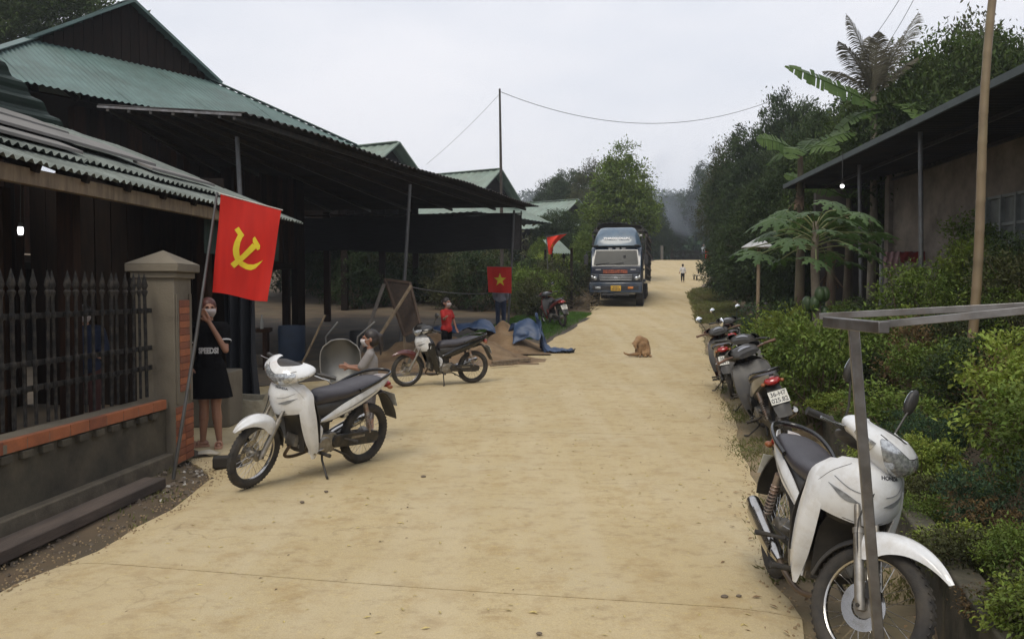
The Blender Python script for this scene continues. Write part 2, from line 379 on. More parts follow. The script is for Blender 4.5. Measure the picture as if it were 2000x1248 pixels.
# road: a concrete slab dusted with tan grit
def road_material():
    m = bpy.data.materials.new('dusty_concrete'); m.use_nodes = True; n = m.node_tree.nodes; l = m.node_tree.links.new; p = n['Principled BSDF']
    p.inputs['Roughness'].default_value = .93; p.inputs['Specular IOR Level'].default_value = .2
    tc = n.new('ShaderNodeTexCoord')
    def noise(s, d=6, r=.6, st=(1, 1, 1)):
        mp = n.new('ShaderNodeMapping'); mp.inputs['Scale'].default_value = st; l(tc.outputs['Object'], mp.inputs[0])
        t = n.new('ShaderNodeTexNoise'); t.inputs['Scale'].default_value = s; t.inputs['Detail'].default_value = d; t.inputs['Roughness'].default_value = r
        l(mp.outputs[0], t.inputs['Vector']); return t.outputs[0]
    def ramp(src, a, b, ca, cb):
        r = n.new('ShaderNodeValToRGB'); e = r.color_ramp.elements; e[0].position = a; e[1].position = b; e[0].color = (*ca, 1); e[1].color = (*cb, 1); l(src, r.inputs[0]); return r.outputs[0]
    def mix(f, a, b, mode='MIX'):
        x = n.new('ShaderNodeMix'); x.data_type = 'RGBA'; x.blend_type = mode
        for s_, i in ((f, 0), (a, 6), (b, 7)):
            if isinstance(s_, (int, float)): x.inputs[i].default_value = s_
            elif isinstance(s_, tuple): x.inputs[i].default_value = (*s_, 1)
            else: l(s_, x.inputs[i])
        return x.outputs[2]
    base = ramp(noise(.45, 5), .3, .7, (.43, .34, .19), (.53, .435, .265))
    c = mix(ramp(noise(.9, 7, .65, (1, .7, 1)), .5, .72, (0, 0, 0), (.55,)*3), base, (.50, .44, .31))
    c = mix(ramp(noise(3.1, 9, .75), .50, .64, (0, 0, 0), (.6,)*3), c, (.35, .245, .115))
    c = mix(ramp(noise(26, 6, .8, (.9, 1.2, 1)), .54, .70, (0, 0, 0), (.8,)*3), c, (.56, .44, .20))
    c = mix(ramp(noise(7, 7, .75, (.8, 1.1, 1)), .52, .68, (0, 0, 0), (.55,)*3), c, (.24, .165, .085))
    c = mix(ramp(noise(110, 3, .7), .35, .65, (0, 0, 0), (.5,)*3), c, mix(.7, c, (.24, .18, .095)))
    # wheel ruts brushed lighter along the road
    rut = ramp(noise(2.2, 4, .5, (1, .06, 1)), .45, .62, (0, 0, 0), (.22,)*3); c = mix(rut, c, (.53, .46, .33))
    # thin shrinkage cracks
    mpv = n.new('ShaderNodeMapping'); l(tc.outputs['Object'], mpv.inputs[0])
    dn = n.new('ShaderNodeTexNoise'); dn.inputs['Scale'].default_value = 2.2; dn.inputs['Detail'].default_value = 6; l(tc.outputs['Object'], dn.inputs['Vector'])
    va = n.new('ShaderNodeVectorMath'); va.operation = 'ADD'; l(mpv.outputs[0], va.inputs[0]); l(dn.outputs['Color'], va.inputs[1])
    v = n.new('ShaderNodeTexVoronoi'); v.feature = 'DISTANCE_TO_EDGE'; v.inputs['Scale'].default_value = .28; l(va.outputs[0], v.inputs['Vector'])
    cr = ramp(v.outputs[0], .001, .004, (.55,)*3, (0, 0, 0))
    mm = n.new('ShaderNodeMath'); mm.operation = 'MULTIPLY'; l(cr, mm.inputs[0]); l(ramp(noise(.7, 2), .52, .62, (0, 0, 0), (.7, .7, .7)), mm.inputs[1])
    c = mix(mm.outputs[0], c, (.12, .09, .05))
    l(c, p.inputs['Base Color'])
    bp = n.new('ShaderNodeBump'); bp.inputs['Strength'].default_value = .55; bp.inputs['Distance'].default_value = .006
    ad = n.new('ShaderNodeMath'); l(noise(18, 8, .75), ad.inputs[0]); l(noise(120, 3, .6), ad.inputs[1]); l(ad.outputs[0], bp.inputs['Height']); l(bp.outputs[0], p.inputs['Normal'])
    return m
road_mat = road_material()
# the road is poured in bays; each bay is its own slab with a narrow open joint
joints = [(-6.0, -6.4), (4.85, 4.05), (9.9, 9.0), (14.9, 14.0), (20, 19.2), (25, 24.2), (30, 29.2), (35, 34.2), (40, 39.2), (46, 45.2), (52, 51.2), (59, 58.2), (68, 67.2), (80, 79.2), (140, 140)]
WOB = np.random.default_rng(3).normal(size=(3, 4000))
for _ in range(2): WOB = (WOB + np.roll(WOB, 1, 1) + np.roll(WOB, -1, 1))/3
def wobf(y, k): return float(.05*np.interp(y*7+100, np.arange(4000), WOB[k]) + .05*np.interp(y*2+100, np.arange(4000), WOB[k-1]))
roadroot = empty('road'); tag(roadroot, kind='structure')
for (yl0, yr0), (yl1, yr1) in zip(joints[:-1], joints[1:]):
    nu, nv = 26, max(6, int((yl1-yl0)*4)); V = []
    for j in range(nv+1):
        for i in range(nu+1):
            u, v = i/nu, j/nv; gap = .006
            y = lerp(lerp(yl0+gap, yl1-gap, v), lerp(yr0+gap, yr1-gap, v), u)
            a, b = xl(y), xr(y); wob = wobf(y, 1)
            x = lerp(a + wob, b + wobf(y, 2), u)
            edge = min(u, 1-u)*(b-a)
            V.append((x, y, float(zr(y)) + .004*math.sin(x*2+y*1.3) - .03*(1-min(1, edge/.35))**2 + .006))
    base = np.array(V); low = base.copy(); low[:, 2] -= .07
    idx = np.arange((nu+1)*(nv+1)).reshape(nv+1, nu+1); o_ = len(base)
    Fa = np.stack([idx[:-1, :-1], idx[:-1, 1:], idx[1:, 1:], idx[1:, :-1]], -1).reshape(-1, 4)
    ring = list(idx[0]) + list(idx[1:, -1]) + list(idx[-1, ::-1][1:]) + list(idx[::-1, 0][1:-1])
    Fs = np.array([(ring[k], ring[k]+o_, ring[(k+1) % len(ring)]+o_, ring[(k+1) % len(ring)]) for k in range(len(ring))])
    link('slab', fast_mesh('slab', np.vstack([base, low]), np.vstack([Fa, Fs]), road_mat), roadroot)
# dusty verge between the concrete and the drain
V = []; ny2, nx2 = 260, 14
for j in range(ny2+1):
    y = .5 + j*.17; b_ = (wallx(y)-.12 if y < 9.4 else float(xr(y))+1.0); a_ = float(xr(y)) - .15
    for i in range(nx2+1):
        x = lerp(a_, b_, i/nx2); V.append((x, y, float(H(x, y)) + .014 - .03*(i == 0)))
idx = np.arange((nx2+1)*(ny2+1)).reshape(ny2+1, nx2+1)
verge = link('verge', fast_mesh('verge', V, np.stack([idx[:-1, :-1], idx[:-1, 1:], idx[1:, 1:], idx[1:, :-1]], -1).reshape(-1, 4), M('verge_soil', (.27, .20, .115), .95, col2=(.13, .10, .06), scale=1.6, detail=9, contrast=(.3, .7), bump=.6, bscale=30, dirt=(.075, .085, .035), dirt_amt=.8, dirt_scale=1.1), True)); tag(verge, kind='structure')
# yard of trodden earth and old concrete under the porch
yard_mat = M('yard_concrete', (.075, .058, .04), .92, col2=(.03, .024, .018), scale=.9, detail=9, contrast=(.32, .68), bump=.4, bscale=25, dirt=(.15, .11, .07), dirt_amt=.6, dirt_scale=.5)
V = []; nu, nv = 24, 50
for j in range(nv+1):
    y = 7.95 + j*.42
    for i in range(nu+1):
        xx = lerp(-13, float(xl(y)) + .25, i/nu); V.append((xx, y, float(zr(y)) + .003))
idx = np.arange((nu+1)*(nv+1)).reshape(nv+1, nu+1)
yard = link('yard', fast_mesh('yard', V, np.stack([idx[:-1, :-1], idx[:-1, 1:], idx[1:, 1:], idx[1:, :-1]], -1).reshape(-1, 4), yard_mat)); tag(yard, kind='structure')

# ---------------------------------------------------------------- leaves
def leaves(C, size, aspect=.5, up=.5, outward=None, fold=.25, seed=0, droop=0):
    """C (n,3) leaf bases -> (V,F): each leaf 6 verts, two quads folded on the midrib"""
    r = np.random.default_rng(seed); n = len(C); s = size*(.6+.8*r.random(n))[:, None]
    d = r.normal(size=(n, 3))
    if outward is not None: d = d + outward*1.2
    d[:, 2] -= droop; d /= np.linalg.norm(d, axis=1)[:, None]
    nn = r.normal(size=(n, 3)); nn[:, 2] += up*3; nn -= d*(nn*d).sum(1)[:, None]; nn /= np.linalg.norm(nn, axis=1)[:, None] + 1e-9
    sd = np.cross(d, nn); w = s*aspect*.5
    b = C; t = C + d*s + nn*(-.12)*s; m1 = C + d*s*.35; m2 = C + d*s*.72 - nn*s*.04
    l1 = C + d*s*.42 + sd*w + nn*w*fold; r1 = C + d*s*.42 - sd*w + nn*w*fold
    V = np.stack([b, l1, t, r1], 1).reshape(-1, 3)
    i = np.arange(n)[:, None]*4
    F = np.concatenate([i + np.array([[0, 3, 2, 1]])], 1)
    return V, F
def clumps(blobs, ncl, per, spread, seed, shell=.75, flat=1.0):
    r = np.random.default_rng(seed); vol = np.array([b[3]*b[4]*b[5] for b in blobs])**.67; pr = vol/vol.sum()
    w = r.choice(len(blobs), ncl, p=pr); d = r.normal(size=(ncl, 3)); d /= np.linalg.norm(d, axis=1)[:, None]
    rad = shell + (1-shell)*r.random(ncl)**.5*1.15; rad = np.where(r.random(ncl) < .25, r.random(ncl)**.5*.8, rad)
    B = np.array(blobs, float)[w]; c = B[:, :3] + d*B[:, 3:6]*rad[:, None]
    cl = np.repeat(c, per, 0); out = np.repeat(d, per, 0); sp = spread*np.repeat(.5+r.random(ncl), per)[:, None]
    q = r.normal(size=cl.shape)*sp; q[:, 2] *= .6*flat
    return cl + q, out, c
bark = M('bark', (.13, .105, .08), .9, col2=(.06, .05, .04), scale=9, stretch=(1, 1, .25), bump=.8, bscale=22)
pale_bark = M('pale_bark', (.26, .23, .18), .9, col2=(.13, .11, .08), scale=9, stretch=(1, 1, .3), bump=.6, bscale=22)
G = {
 'mid': leafmat('leaf_mid', (.155, .205, .045), (.07, .105, .025)),
 'dark': leafmat('leaf_dark', (.055, .078, .028), (.024, .038, .016), scale=.6),
 'olive': leafmat('leaf_olive', (.085, .088, .035), (.04, .045, .02)),
 'lime': leafmat('leaf_lime', (.24, .285, .06), (.12, .165, .035)),
 'blue': leafmat('leaf_blue', (.05, .085, .045), (.03, .055, .03)),
 'tree': leafmat('leaf_tree', (.075, .105, .028), (.034, .052, .017), scale=.6),
 'brown': leafmat('leaf_brown', (.16, .11, .05), (.08, .055, .03)),
}
def make_tree(name, blobs, ncl, per, leaf, mat, seed, trunk_h, trunk_r, spread=.3, lean=(0, 0), tb=None, limbs=6, up=.4, aspect=.45):
    C, out, cc = clumps(blobs, ncl, per, spread, seed); V, F = leaves(C, leaf, aspect, up, out, seed=seed+1)
    crown = fast_mesh('crown', V, F, mat)
    r = random.Random(seed); mb = MB(); top = Vector((lean[0], lean[1], trunk_h))
    mb.tube([(0, 0, -.3), (lean[0]*.2, lean[1]*.2, trunk_h*.35), (lean[0]*.55+.05, lean[1]*.5, trunk_h*.7), top], [trunk_r*1.25, trunk_r, trunk_r*.8, trunk_r*.55], 10)
    for k in range(limbs):
        t = Vector(cc[r.randrange(len(cc))]); s = Vector((lean[0]*.5, lean[1]*.5, trunk_h*(.45+.5*k/limbs)))
        m_ = (s + t)/2 + Vector((r.uniform(-.1, .1), r.uniform(-.1, .1), .12))*t.length*.3
        mb.tube([s, m_, t], [trunk_r*.42, trunk_r*.25, trunk_r*.08], 6)
    return crown, mb.mesh('trunk', tb or bark)
def put_tree(name, meshes, loc, rz=0, sc=1.0, label=None, cat='tree', group=None, names=('crown', 'trunk')):
    t = empty(name, loc, rz, label, cat, group); t.scale = (sc,)*3 if isinstance(sc, (int, float)) else sc
    for nm, me in zip(names, meshes): link(nm, me, t)
    return t
# ================================================================ LEFT SIDE BUILDINGS
green_sheet = M('green_sheet_metal', (.105, .165, .155), .5, col2=(.075, .12, .112), scale=1.5, detail=8, dirt=(.05, .055, .045), dirt_amt=.6, dirt_scale=1.3, rvar=.1, spec=.4)
pale_sheet = M('faded_green_sheet', (.20, .26, .215), .6, col2=(.15, .195, .165), scale=1.2, dirt=(.12, .115, .09), dirt_amt=.6, dirt_scale=1)
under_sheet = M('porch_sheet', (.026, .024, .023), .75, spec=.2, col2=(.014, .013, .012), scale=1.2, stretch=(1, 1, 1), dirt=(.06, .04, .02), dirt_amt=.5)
fibro = M('weathered_fibre_cement', (.20, .225, .205), .85, col2=(.09, .105, .095), scale=3, detail=9, dirt=(.07, .075, .06), dirt_amt=.7, dirt_scale=4, bump=.4)
cement = M('grey_board', (.215, .205, .195), .85, col2=(.135, .13, .12), scale=2.5, detail=8, bump=.4, bscale=40, dirt=(.07, .06, .05), dirt_amt=.5)
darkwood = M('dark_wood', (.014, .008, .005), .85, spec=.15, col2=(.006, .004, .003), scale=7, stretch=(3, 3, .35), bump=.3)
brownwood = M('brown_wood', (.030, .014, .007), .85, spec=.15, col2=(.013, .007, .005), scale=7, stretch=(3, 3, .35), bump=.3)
timber = M('weathered_timber', (.20, .15, .095), .8, col2=(.10, .075, .05), scale=8, stretch=(2, 2, .4), bump=.4)
plaster = M('mouldy_plaster', (.095, .08, .055), .92, col2=(.03, .026, .019), scale=2.2, detail=10, contrast=(.35, .62), bump=.5, bscale=30, dirt=(.03, .03, .022), dirt_amt=.85, dirt_scale=1.7)
pier_plaster = M('pier_plaster', (.205, .175, .13), .9, col2=(.10, .085, .062), scale=3, detail=9, bump=.5, bscale=40, dirt=(.06, .055, .04), dirt_amt=.6, dirt_scale=3)
terracotta = M('terracotta', (.36, .115, .045), .8, col2=(.27, .085, .035), scale=5, dirt=(.12, .06, .035), dirt_amt=.6, dirt_scale=6, bump=.3)
terracotta2 = M('terracotta_dark', (.235, .075, .035), .8, col2=(.18, .055, .028), scale=5, dirt=(.1, .05, .03), dirt_amt=.6, dirt_scale=6, bump=.3)
iron = M('painted_iron', (.018, .018, .018), .75, 0, spec=.2, col2=(.010, .010, .010), scale=20, dirt=(.12, .10, .08), dirt_amt=.5, dirt_scale=14)
slabmat = M('old_concrete', (.155, .128, .09), .93, col2=(.075, .062, .045), scale=4, detail=9, bump=.6, bscale=30)

def corr(name_root, eave, top, W, pitch, amp, mat, parent, sheet_w=.9, name='roof_sheet', nr=3, normal=None, seed=0, jit=.012):
    """corrugated sheets whose ribs run from eave(s) to top(s), s in [0,W]"""
    r = random.Random(seed); s0 = 0; k = 0; objs = []
    while s0 < W - 1e-6:
        s1 = min(s0 + sheet_w + pitch*.8, W); st = pitch/6; n = max(2, int((s1-s0)/st)); V = []
        lift = .006*(k % 2) + r.uniform(0, .004); slip = r.uniform(-jit, jit)
        for i in range(n+1):
            s = lerp(s0, s1, i/n); a, b = Vector(eave(s)), Vector(top(s)); d = b - a
            t = (Vector(eave(min(s+.05, W))) - Vector(eave(max(s-.05, 0)))).normalized()
            nn = t.cross(d.normalized() if d.length > 1e-5 else Vector((0, 0, 1))).normalized()
            if nn.z < 0: nn = -nn
            if normal: nn = Vector(normal)
            h = amp*math.sin(2*PI*s/pitch) + lift
            for j in range(nr+1): V.append(a + d*(j/nr) - d.normalized()*slip*(1-j/nr) + nn*(h - .004*math.sin(j*2+k)))
        m = (n+1)*(nr+1); idx = np.arange(m).reshape(n+1, nr+1)
        V2 = [v - nn*.003 for v in V]
        F = np.stack([idx[:-1, :-1], idx[1:, :-1], idx[1:, 1:], idx[:-1, 1:]], -1).reshape(-1, 4)
        F2 = F[:, ::-1] + m; e = []
        for j in (0, nr):
            for i in range(n): e.append((idx[i, j], idx[i+1, j], idx[i+1, j]+m, idx[i, j]+m))
        for i in (0, n):
            for j in range(nr): e.append((idx[i, j], idx[i, j+1], idx[i, j+1]+m, idx[i, j]+m))
        me = fast_mesh(name, np.array([tuple(v) for v in V + V2]), np.vstack([F, F2, np.array(e)]), mat, False)
        objs.append(link(name, me, parent)); s0 += sheet_w; k += 1
    return objs

# ---- big stilt house with hip and gable roof
U = Vector((.588, .809, 0)).normalized(); NO = Vector((.809, -.588, 0)).normalized()     # along the front, out of the front
EC = Vector((-3.84, 20.5, 5.2))
house = empty('stilt_house', (EC.x, EC.y, 0), 0, 'large dark wooden stilt house under the big green hip and gable sheet roof', 'house')
HI = Matrix.Translation(-Vector((EC.x, EC.y, 0)))
def H_(v): return Vector(v) - Vector((EC.x, EC.y, 0))
Wf = 8.96
def ev(s): return H_(EC - U*s + Vector((0, 0, -.02*math.sin(s*1.3))))
hipm, rise = 2.43, 1.46
def tp(s):
    m = min(hipm, s, Wf - s); m = max(m, .02); return H_(EC - U*s - NO*m + Vector((0, 0, rise*m/hipm)))
corr('f', ev, tp, Wf, .13, .016, green_sheet, house, .95, nr=4, seed=3)
# side skirts (left end, right end) and upper slopes
D = 10.0
def corner(side): return EC - U*(0 if side > 0 else Wf)
for side in (1, -1):
    c = corner(side); o_ = U*side
    corr('s', lambda s: H_(c - NO*s), lambda s: H_(c - NO*s - o_*min(hipm, max(s, .02)) + Vector((0, 0, rise*min(hipm, max(s, .02))/hipm))), D, .13, .016, green_sheet, house, .95, seed=5+side)
    gb = c - NO*(hipm-.1) - o_*hipm + Vector((0, 0, rise))
    apex = EC - U*(Wf/2) - NO*(hipm-.1) + Vector((0, 0, rise+1.30))
    corr('u', lambda s: H_(gb - NO*s + o_*.12 - Vector((0, 0, .06))), lambda s: H_(apex - NO*s), D-hipm, .13, .016, green_sheet, house, .95, seed=9+side)
    mb = MB(); mb.beam(H_(gb + NO*.03 + o_*.14 - Vector((0, 0, .03))), H_(apex + NO*.03 + Vector((0, 0, .02))), .06, .16, up=NO); mb.build('barge_board', green_sheet, house)
apex = EC - U*(Wf/2) - NO*(hipm-.1) + Vector((0, 0, rise+1.30))
mb = MB()
for s_ in (1, -1): mb.beam(H_(apex + NO*.04 + U*.10*s_ + Vector((0, 0, .01))), H_(apex - NO*(D-hipm) + U*.1*s_ + Vector((0, 0, .01))), .24, .012, up=(U*(.45*s_) + Vector((0, 0, 1))))
mb.build('ridge_cap', green_sheet, house)
for s_ in (1, -1):
    a = EC - U*(0 if s_ > 0 else Wf) + Vector((0, 0, .03)); b = a - NO*hipm - U*s_*hipm + Vector((0, 0, rise+.01))
    mb = MB(); mb.beam(H_(a), H_(b), .22, .02); mb.build('hip_cap', green_sheet, house)
# gable boarding, plank by plank
gb0 = EC - U*hipm - NO*hipm + Vector((0, 0, rise)); gb1 = EC - U*(Wf-hipm) - NO*hipm + Vector((0, 0, rise))
npk = 20
for k in range(npk):
    t = (k+.5)/npk; p = gb0.lerp(gb1, t); hh = 1.36*(1-abs(2*t-1)) - .03
    if hh < .08: continue
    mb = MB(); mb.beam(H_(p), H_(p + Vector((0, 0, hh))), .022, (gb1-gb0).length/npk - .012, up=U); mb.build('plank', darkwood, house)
# walls of the upper floor: vertical planks, behind the eave; floor deck; posts
wall_o = EC - NO*1.2 - U*.9; WL = Wf - 1.8
def plank_wall(parent, o, d, Ln, z0, z1, n, mats, conv, name='plank', th=.03, holes=()):
    r = random.Random(len(holes)+n); nrm = d.cross(Vector((0, 0, 1)))
    for k in range(n):
        t0 = Ln*k/n; zz = z0
        if any(a < (t0+Ln/n/2) < b for a, b in holes): continue
        p = o + d*(t0 + Ln/n/2) + nrm*r.uniform(-.006, .006)
        mb = MB(); mb.beam(conv(Vector((p.x, p.y, z0 + r.uniform(-.02, .02)))), conv(Vector((p.x, p.y, z1))), th, Ln/n - .012, up=d)
        mb.build(name, mats[r.randrange(len(mats))], parent, smooth=False, recalc=False)
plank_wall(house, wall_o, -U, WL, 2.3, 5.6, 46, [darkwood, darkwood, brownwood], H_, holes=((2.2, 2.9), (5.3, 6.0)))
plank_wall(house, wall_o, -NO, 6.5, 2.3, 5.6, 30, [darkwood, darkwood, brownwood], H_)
mb = MB()
c_ = wall_o - U*(WL/2) - NO*3.2
R3 = Matrix((U, -NO, Vector((0, 0, 1)))).transposed()
mb.box(H_(Vector((c_.x, c_.y, 2.22))), (WL+.3, 6.6, .12), R3); mb.build('floor_deck', darkwood, house)
mb = MB(); mb.box(H_(Vector((c_.x, c_.y, 5.22))), (WL+1.2, 7.6, .03), R3); mb.build('ceiling_boards', darkwood, house)
for i in range(5):
    for j in range(3):
        p = wall_o - U*(WL*i/4) - NO*(3.1*j)
        mb = MB(); mb.beam(H_((p.x, p.y, -.1)), H_((p.x, p.y, 5.2 if j == 0 else 2.2)), .24, .24, up=U); mb.build('post', brownwood if (i+j) % 2 else darkwood, house, bevel=.01)
# ground floor: dark back wall of planks and stored things
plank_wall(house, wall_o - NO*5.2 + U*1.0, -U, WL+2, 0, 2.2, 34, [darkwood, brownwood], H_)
mb = MB()
for k in range(2, 7):
    a = EC - U*(Wf*k/8) - NO*.25; mb.beam(H_(a - Vector((0, 0, .07))), H_(a - NO*2.4 + Vector((0, 0, 1.33))), .05, .09)
mb.build('rafters', darkwood, house)

# ---- the porch: almost level corrugated sheets on thin steel posts
PN, PF = Vector((-3.9, 12.0, 4.2)), Vector((.87, 25.3, 4.2)); PFL = at(540, 412, 28.6); PNL = at(190, 205, 13.1)
pu = (PF-PN)
porch = empty('porch', (PN.x, PN.y, 0), 0, 'long low porch roof of dark corrugated sheets on thin steel posts beside the road', 'porch')
def P_(v): return Vector(v) - Vector((PN.x, PN.y, 0))
Lp = pu.length
# ribs run across; s along the road edge
def pe(s): return P_(PN.lerp(PF, s/Lp) + Vector((0, 0, .03*math.sin(s*.9))))
def pt(s): return P_(PNL.lerp(PFL, s/Lp))
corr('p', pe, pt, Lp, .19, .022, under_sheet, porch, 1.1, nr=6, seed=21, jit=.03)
mb = MB()
for k in range(1, 7):
    a = PN.lerp(PNL, k/6.5); b = PF.lerp(PFL, k/6.5)
    mb.beam(P_(a - Vector((0, 0, .06))), P_(b - Vector((0, 0, .06))), .05, .07)
mb.build('purlins', dark_metal, porch)
mb = MB(); mb.beam(P_(PN + Vector((-.03, .0, -.03))), P_(PNL + Vector((0, 0, -.03))), .02, .035); mb.build('fascia', steel, porch)
mb = MB(); mb.beam(P_(PN.lerp(PNL, .06) - Vector((0, 0, .07))), P_(PF.lerp(PFL, .05) - Vector((0, 0, .07))), .05, .08); mb.build('edge_beam', dark_metal, porch)
post_mat = M('grey_post', (.12, .125, .13), .5, .5, dirt=(.07, .05, .035), dirt_amt=.6, dirt_scale=9)
for (tx_, ty_, bx_, by_, Yd, r_) in ((463, 262, 486, 760, 13.0, .036), (801, 356, 779, 700, 18.0, .036), (1004, 408, 992, 640, 25.0, .034)):
    a = at(bx_, by_, Yd); a.z = float(zr(Yd)) - .05; b = at(tx_, ty_, Yd + (.2 if Yd < 14 else 0)); b.z -= .05
    mb = MB(); mb.tube([P_(a), P_(a.lerp(b, .5) + Vector((.012, 0, 0))), P_(b)], r_, 12); mb.build('post', post_mat, porch)
for Yd, px in ((24, 560), (27.5, 640)):
    a = at(px, 650, Yd); a.z = 0; mb = MB(); mb.beam(P_(a), P_((a.x, a.y, 4.25)), .2, .2); mb.build('post', brownwood, porch)
# black shade net rolled down from the far side of the porch
net = M('shade_net', (.020, .020, .022), .85, col2=(.012, .012, .013), scale=3, stretch=(1, 1, 8), bump=.5, bscale=30)
net2 = M('pale_net_edge', (.075, .07, .07), .85, col2=(.045, .042, .042), scale=9, stretch=(6, 6, 1))
n0, n1 = at(1018, 420, 25.6), at(560, 428, 26.5)
sn = empty('shade_net', (n0.x, n0.y, 0), 0, 'long black shade net hung under the far end of the porch', 'shade net')
g = []
for j in range(5):
    row = []
    for i in range(29):
        t = i/28; p = n0.lerp(n1, t); z = lerp(3.98 + .05*math.sin(t*20), 2.86 + .06*math.sin(t*9+1), j/4)
        row.append((p.x-n0.x, p.y-n0.y + .05*math.sin(t*31+j*.5)*(j+1)/5, z))
    g.append(row)
MB().patch(g, 2, .012).build('net_panel', net, sn)
g = [[(p[0]*1.0 + .0, p[1]-.02, p[2]) for p in ((0, 0, z), (-.12, .0, z), (-.27, .01, z))] for z in (3.98, 3.4, 2.9)]
MB().patch(g, 2, .012).build('net_edge', net2, sn)
mb = MB(); mb.tube([(.03, -.03, 4.02), (n1.x-n0.x, n1.y-n0.y-.03, 4.02)], .022, 8); mb.build('pole', dark_metal, sn)
mb = MB(); mb.tube([(.0, -.04, 4.1), (0.0, -.04, 2.8)], .018, 8); mb.build('edge_pole', dark_metal, sn)

# ---- low shed close on the left: fibre cement eave, loose boards, dark upper wall
SE = lambda s: Vector((-3.85 + .105*s, 4.2 + s, 2.60))
SL = 7.7
shed = empty('roadside_shed', (-3.85, 4.2, 0), 0, 'dark shed behind the iron fence with scalloped sheet eave and loose grey boards on top', 'shed')
def S_(v): return Vector(v) - Vector((-3.85, 4.2, 0))
sdir = Vector((.105, 1, 0)).normalized(); sin_ = Vector((-1, .105, 0)).normalized()
corr('a', lambda s: S_(SE(s)), lambda s: S_(SE(s) + sin_*2.6 + Vector((0, 0, 1.02))), SL, .10, .018, fibro, shed, 1.05, nr=4, seed=31, jit=.02)
corr('b', lambda s: S_(SE(s) + sin_*.34 + Vector((0, 0, .19))), lambda s: S_(SE(s) + sin_*2.6 + Vector((0, 0, 1.10))), SL-.3, .10, .018, fibro, shed, 1.05, nr=4, seed=32, jit=.03)
mb = MB(); mb.beam(S_(SE(0) + sin_*.12 + Vector((0, 0, -.10))), S_(SE(SL-1.9) + sin_*.12 + Vector((0, 0, -.10))), .07, .13); mb.build('eave_beam', timber, shed, bevel=.006)
mb = MB()
for k in range(12):
    s = .3 + k*.62; mb.beam(S_(SE(s) + sin_*.03 - Vector((0, 0, .04))), S_(SE(s) + sin_*2.5 + Vector((0, 0, .92))), .05, .07)
mb.build('rafters', darkwood, shed)
for (s0, s1, w0, w1, th, tilt, dz) in ((.0, 3.3, .42, 1.25, .03, .0, .10), (1.4, 5.0, .62, 1.30, .03, .06, .15), (.4, 4.2, 1.15, 1.75, .03, .02, .17), (4.6, 6.1, .5, .72, .03, .03, .12), (-.5, 1.2, .3, .7, .04, .05, .16)):
    a, b = SE(s0), SE(s1); q = [a + sin_*w0, b + sin_*(w0+tilt), b + sin_*w1*.92, a + sin_*w1]
    q = [S_(p + Vector((0, 0, .39*((p - SE((p.y-4.2))).dot(sin_)) + dz))) for p in q]
    mb = MB(); mb.add(q + [p + Vector((0, 0, th)) for p in q], [(0, 1, 2, 3), (7, 6, 5, 4), (0, 4, 5, 1), (1, 5, 6, 2), (2, 6, 7, 3), (3, 7, 4, 0)])
    o = mb.build('board', cement, None, bevel=.004, smooth=False); o.location = (-3.85, 4.2, 0)
    tag(o, {.10: 'wide grey board lying loose lowest on the shed roof, nearest the eave', .15: 'long narrow grey board lying slanted across the middle of the shed roof', .17: 'grey board lying highest on the shed roof under the dark ribbed wall', .12: 'small grey board near the far end of the shed eave', .16: 'dark rimmed grey board at the nearest end of the shed roof'}[dz], 'board', 'loose boards on the shed roof')
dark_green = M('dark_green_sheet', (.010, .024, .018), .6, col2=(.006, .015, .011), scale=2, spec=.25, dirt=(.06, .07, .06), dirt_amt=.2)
# upper lean-to of dark green ribbed sheets, ribs run along it
ua, ub = at(-60, 150, 7.2), at(180, 300, 10.3)
def rb(s): t = s/2.3; return S_(Vector((-5.5, 5.0, 3.45)) + Vector((-.35, 0, 1.0))*s)
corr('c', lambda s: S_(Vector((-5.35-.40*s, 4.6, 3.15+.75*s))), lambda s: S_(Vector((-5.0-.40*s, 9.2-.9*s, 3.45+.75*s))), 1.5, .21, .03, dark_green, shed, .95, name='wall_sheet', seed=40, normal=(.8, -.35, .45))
# shed interior: back and far walls, posts
plank_wall(shed, Vector((-6.9, 4.0, 0)), Vector((0, 1, 0)), 7.6, 0, 3.6, 36, [darkwood, brownwood, darkwood], S_)
plank_wall(shed, Vector((-3.6, 11.6, 0)), Vector((-1, 0, 0)), 3.2, 0, 3.2, 14, [darkwood, darkwood], S_, holes=((.0, .5),))
for (x, y) in ((-4.35, 5.2), (-4.1, 7.6), (-3.9, 10.4), (-5.8, 6.4), (-5.6, 9)):
    mb = MB(); mb.beam(S_((x, y, 0)), S_((x, y, 2.75)), .15, .15); mb.build('post', brownwood, shed, bevel=.01)
# green ribbed sheet hanging under the far end of the shed eave
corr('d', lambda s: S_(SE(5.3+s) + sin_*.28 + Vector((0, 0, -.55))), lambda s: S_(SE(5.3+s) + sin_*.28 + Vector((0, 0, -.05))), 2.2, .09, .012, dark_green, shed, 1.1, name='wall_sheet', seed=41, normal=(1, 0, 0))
# lit bulb hanging in the shed
bp_ = at(40, 451, 7.5)
blb = empty('hanging_bulb', (bp_.x, bp_.y, bp_.z), 0, 'small lit white bulb hanging in the dark shed at the left', 'lamp')
glow = M('bulb_glow', (1, 1, 1), .4, emit=2.2)
MB().lathe([(.001, .04), (.022, .035), (.026, 0), (.02, -.035), (.001, -.04)], n=14).build('bulb', glow, blb)
mb = MB(); mb.cyl((0, 0, .035), (0, 0, .075), .018); mb.tube([(0, 0, .07), (0.01, 0, .4), (0, 0, .95)], .004, 5); mb.build('cable', black_plastic, blb)

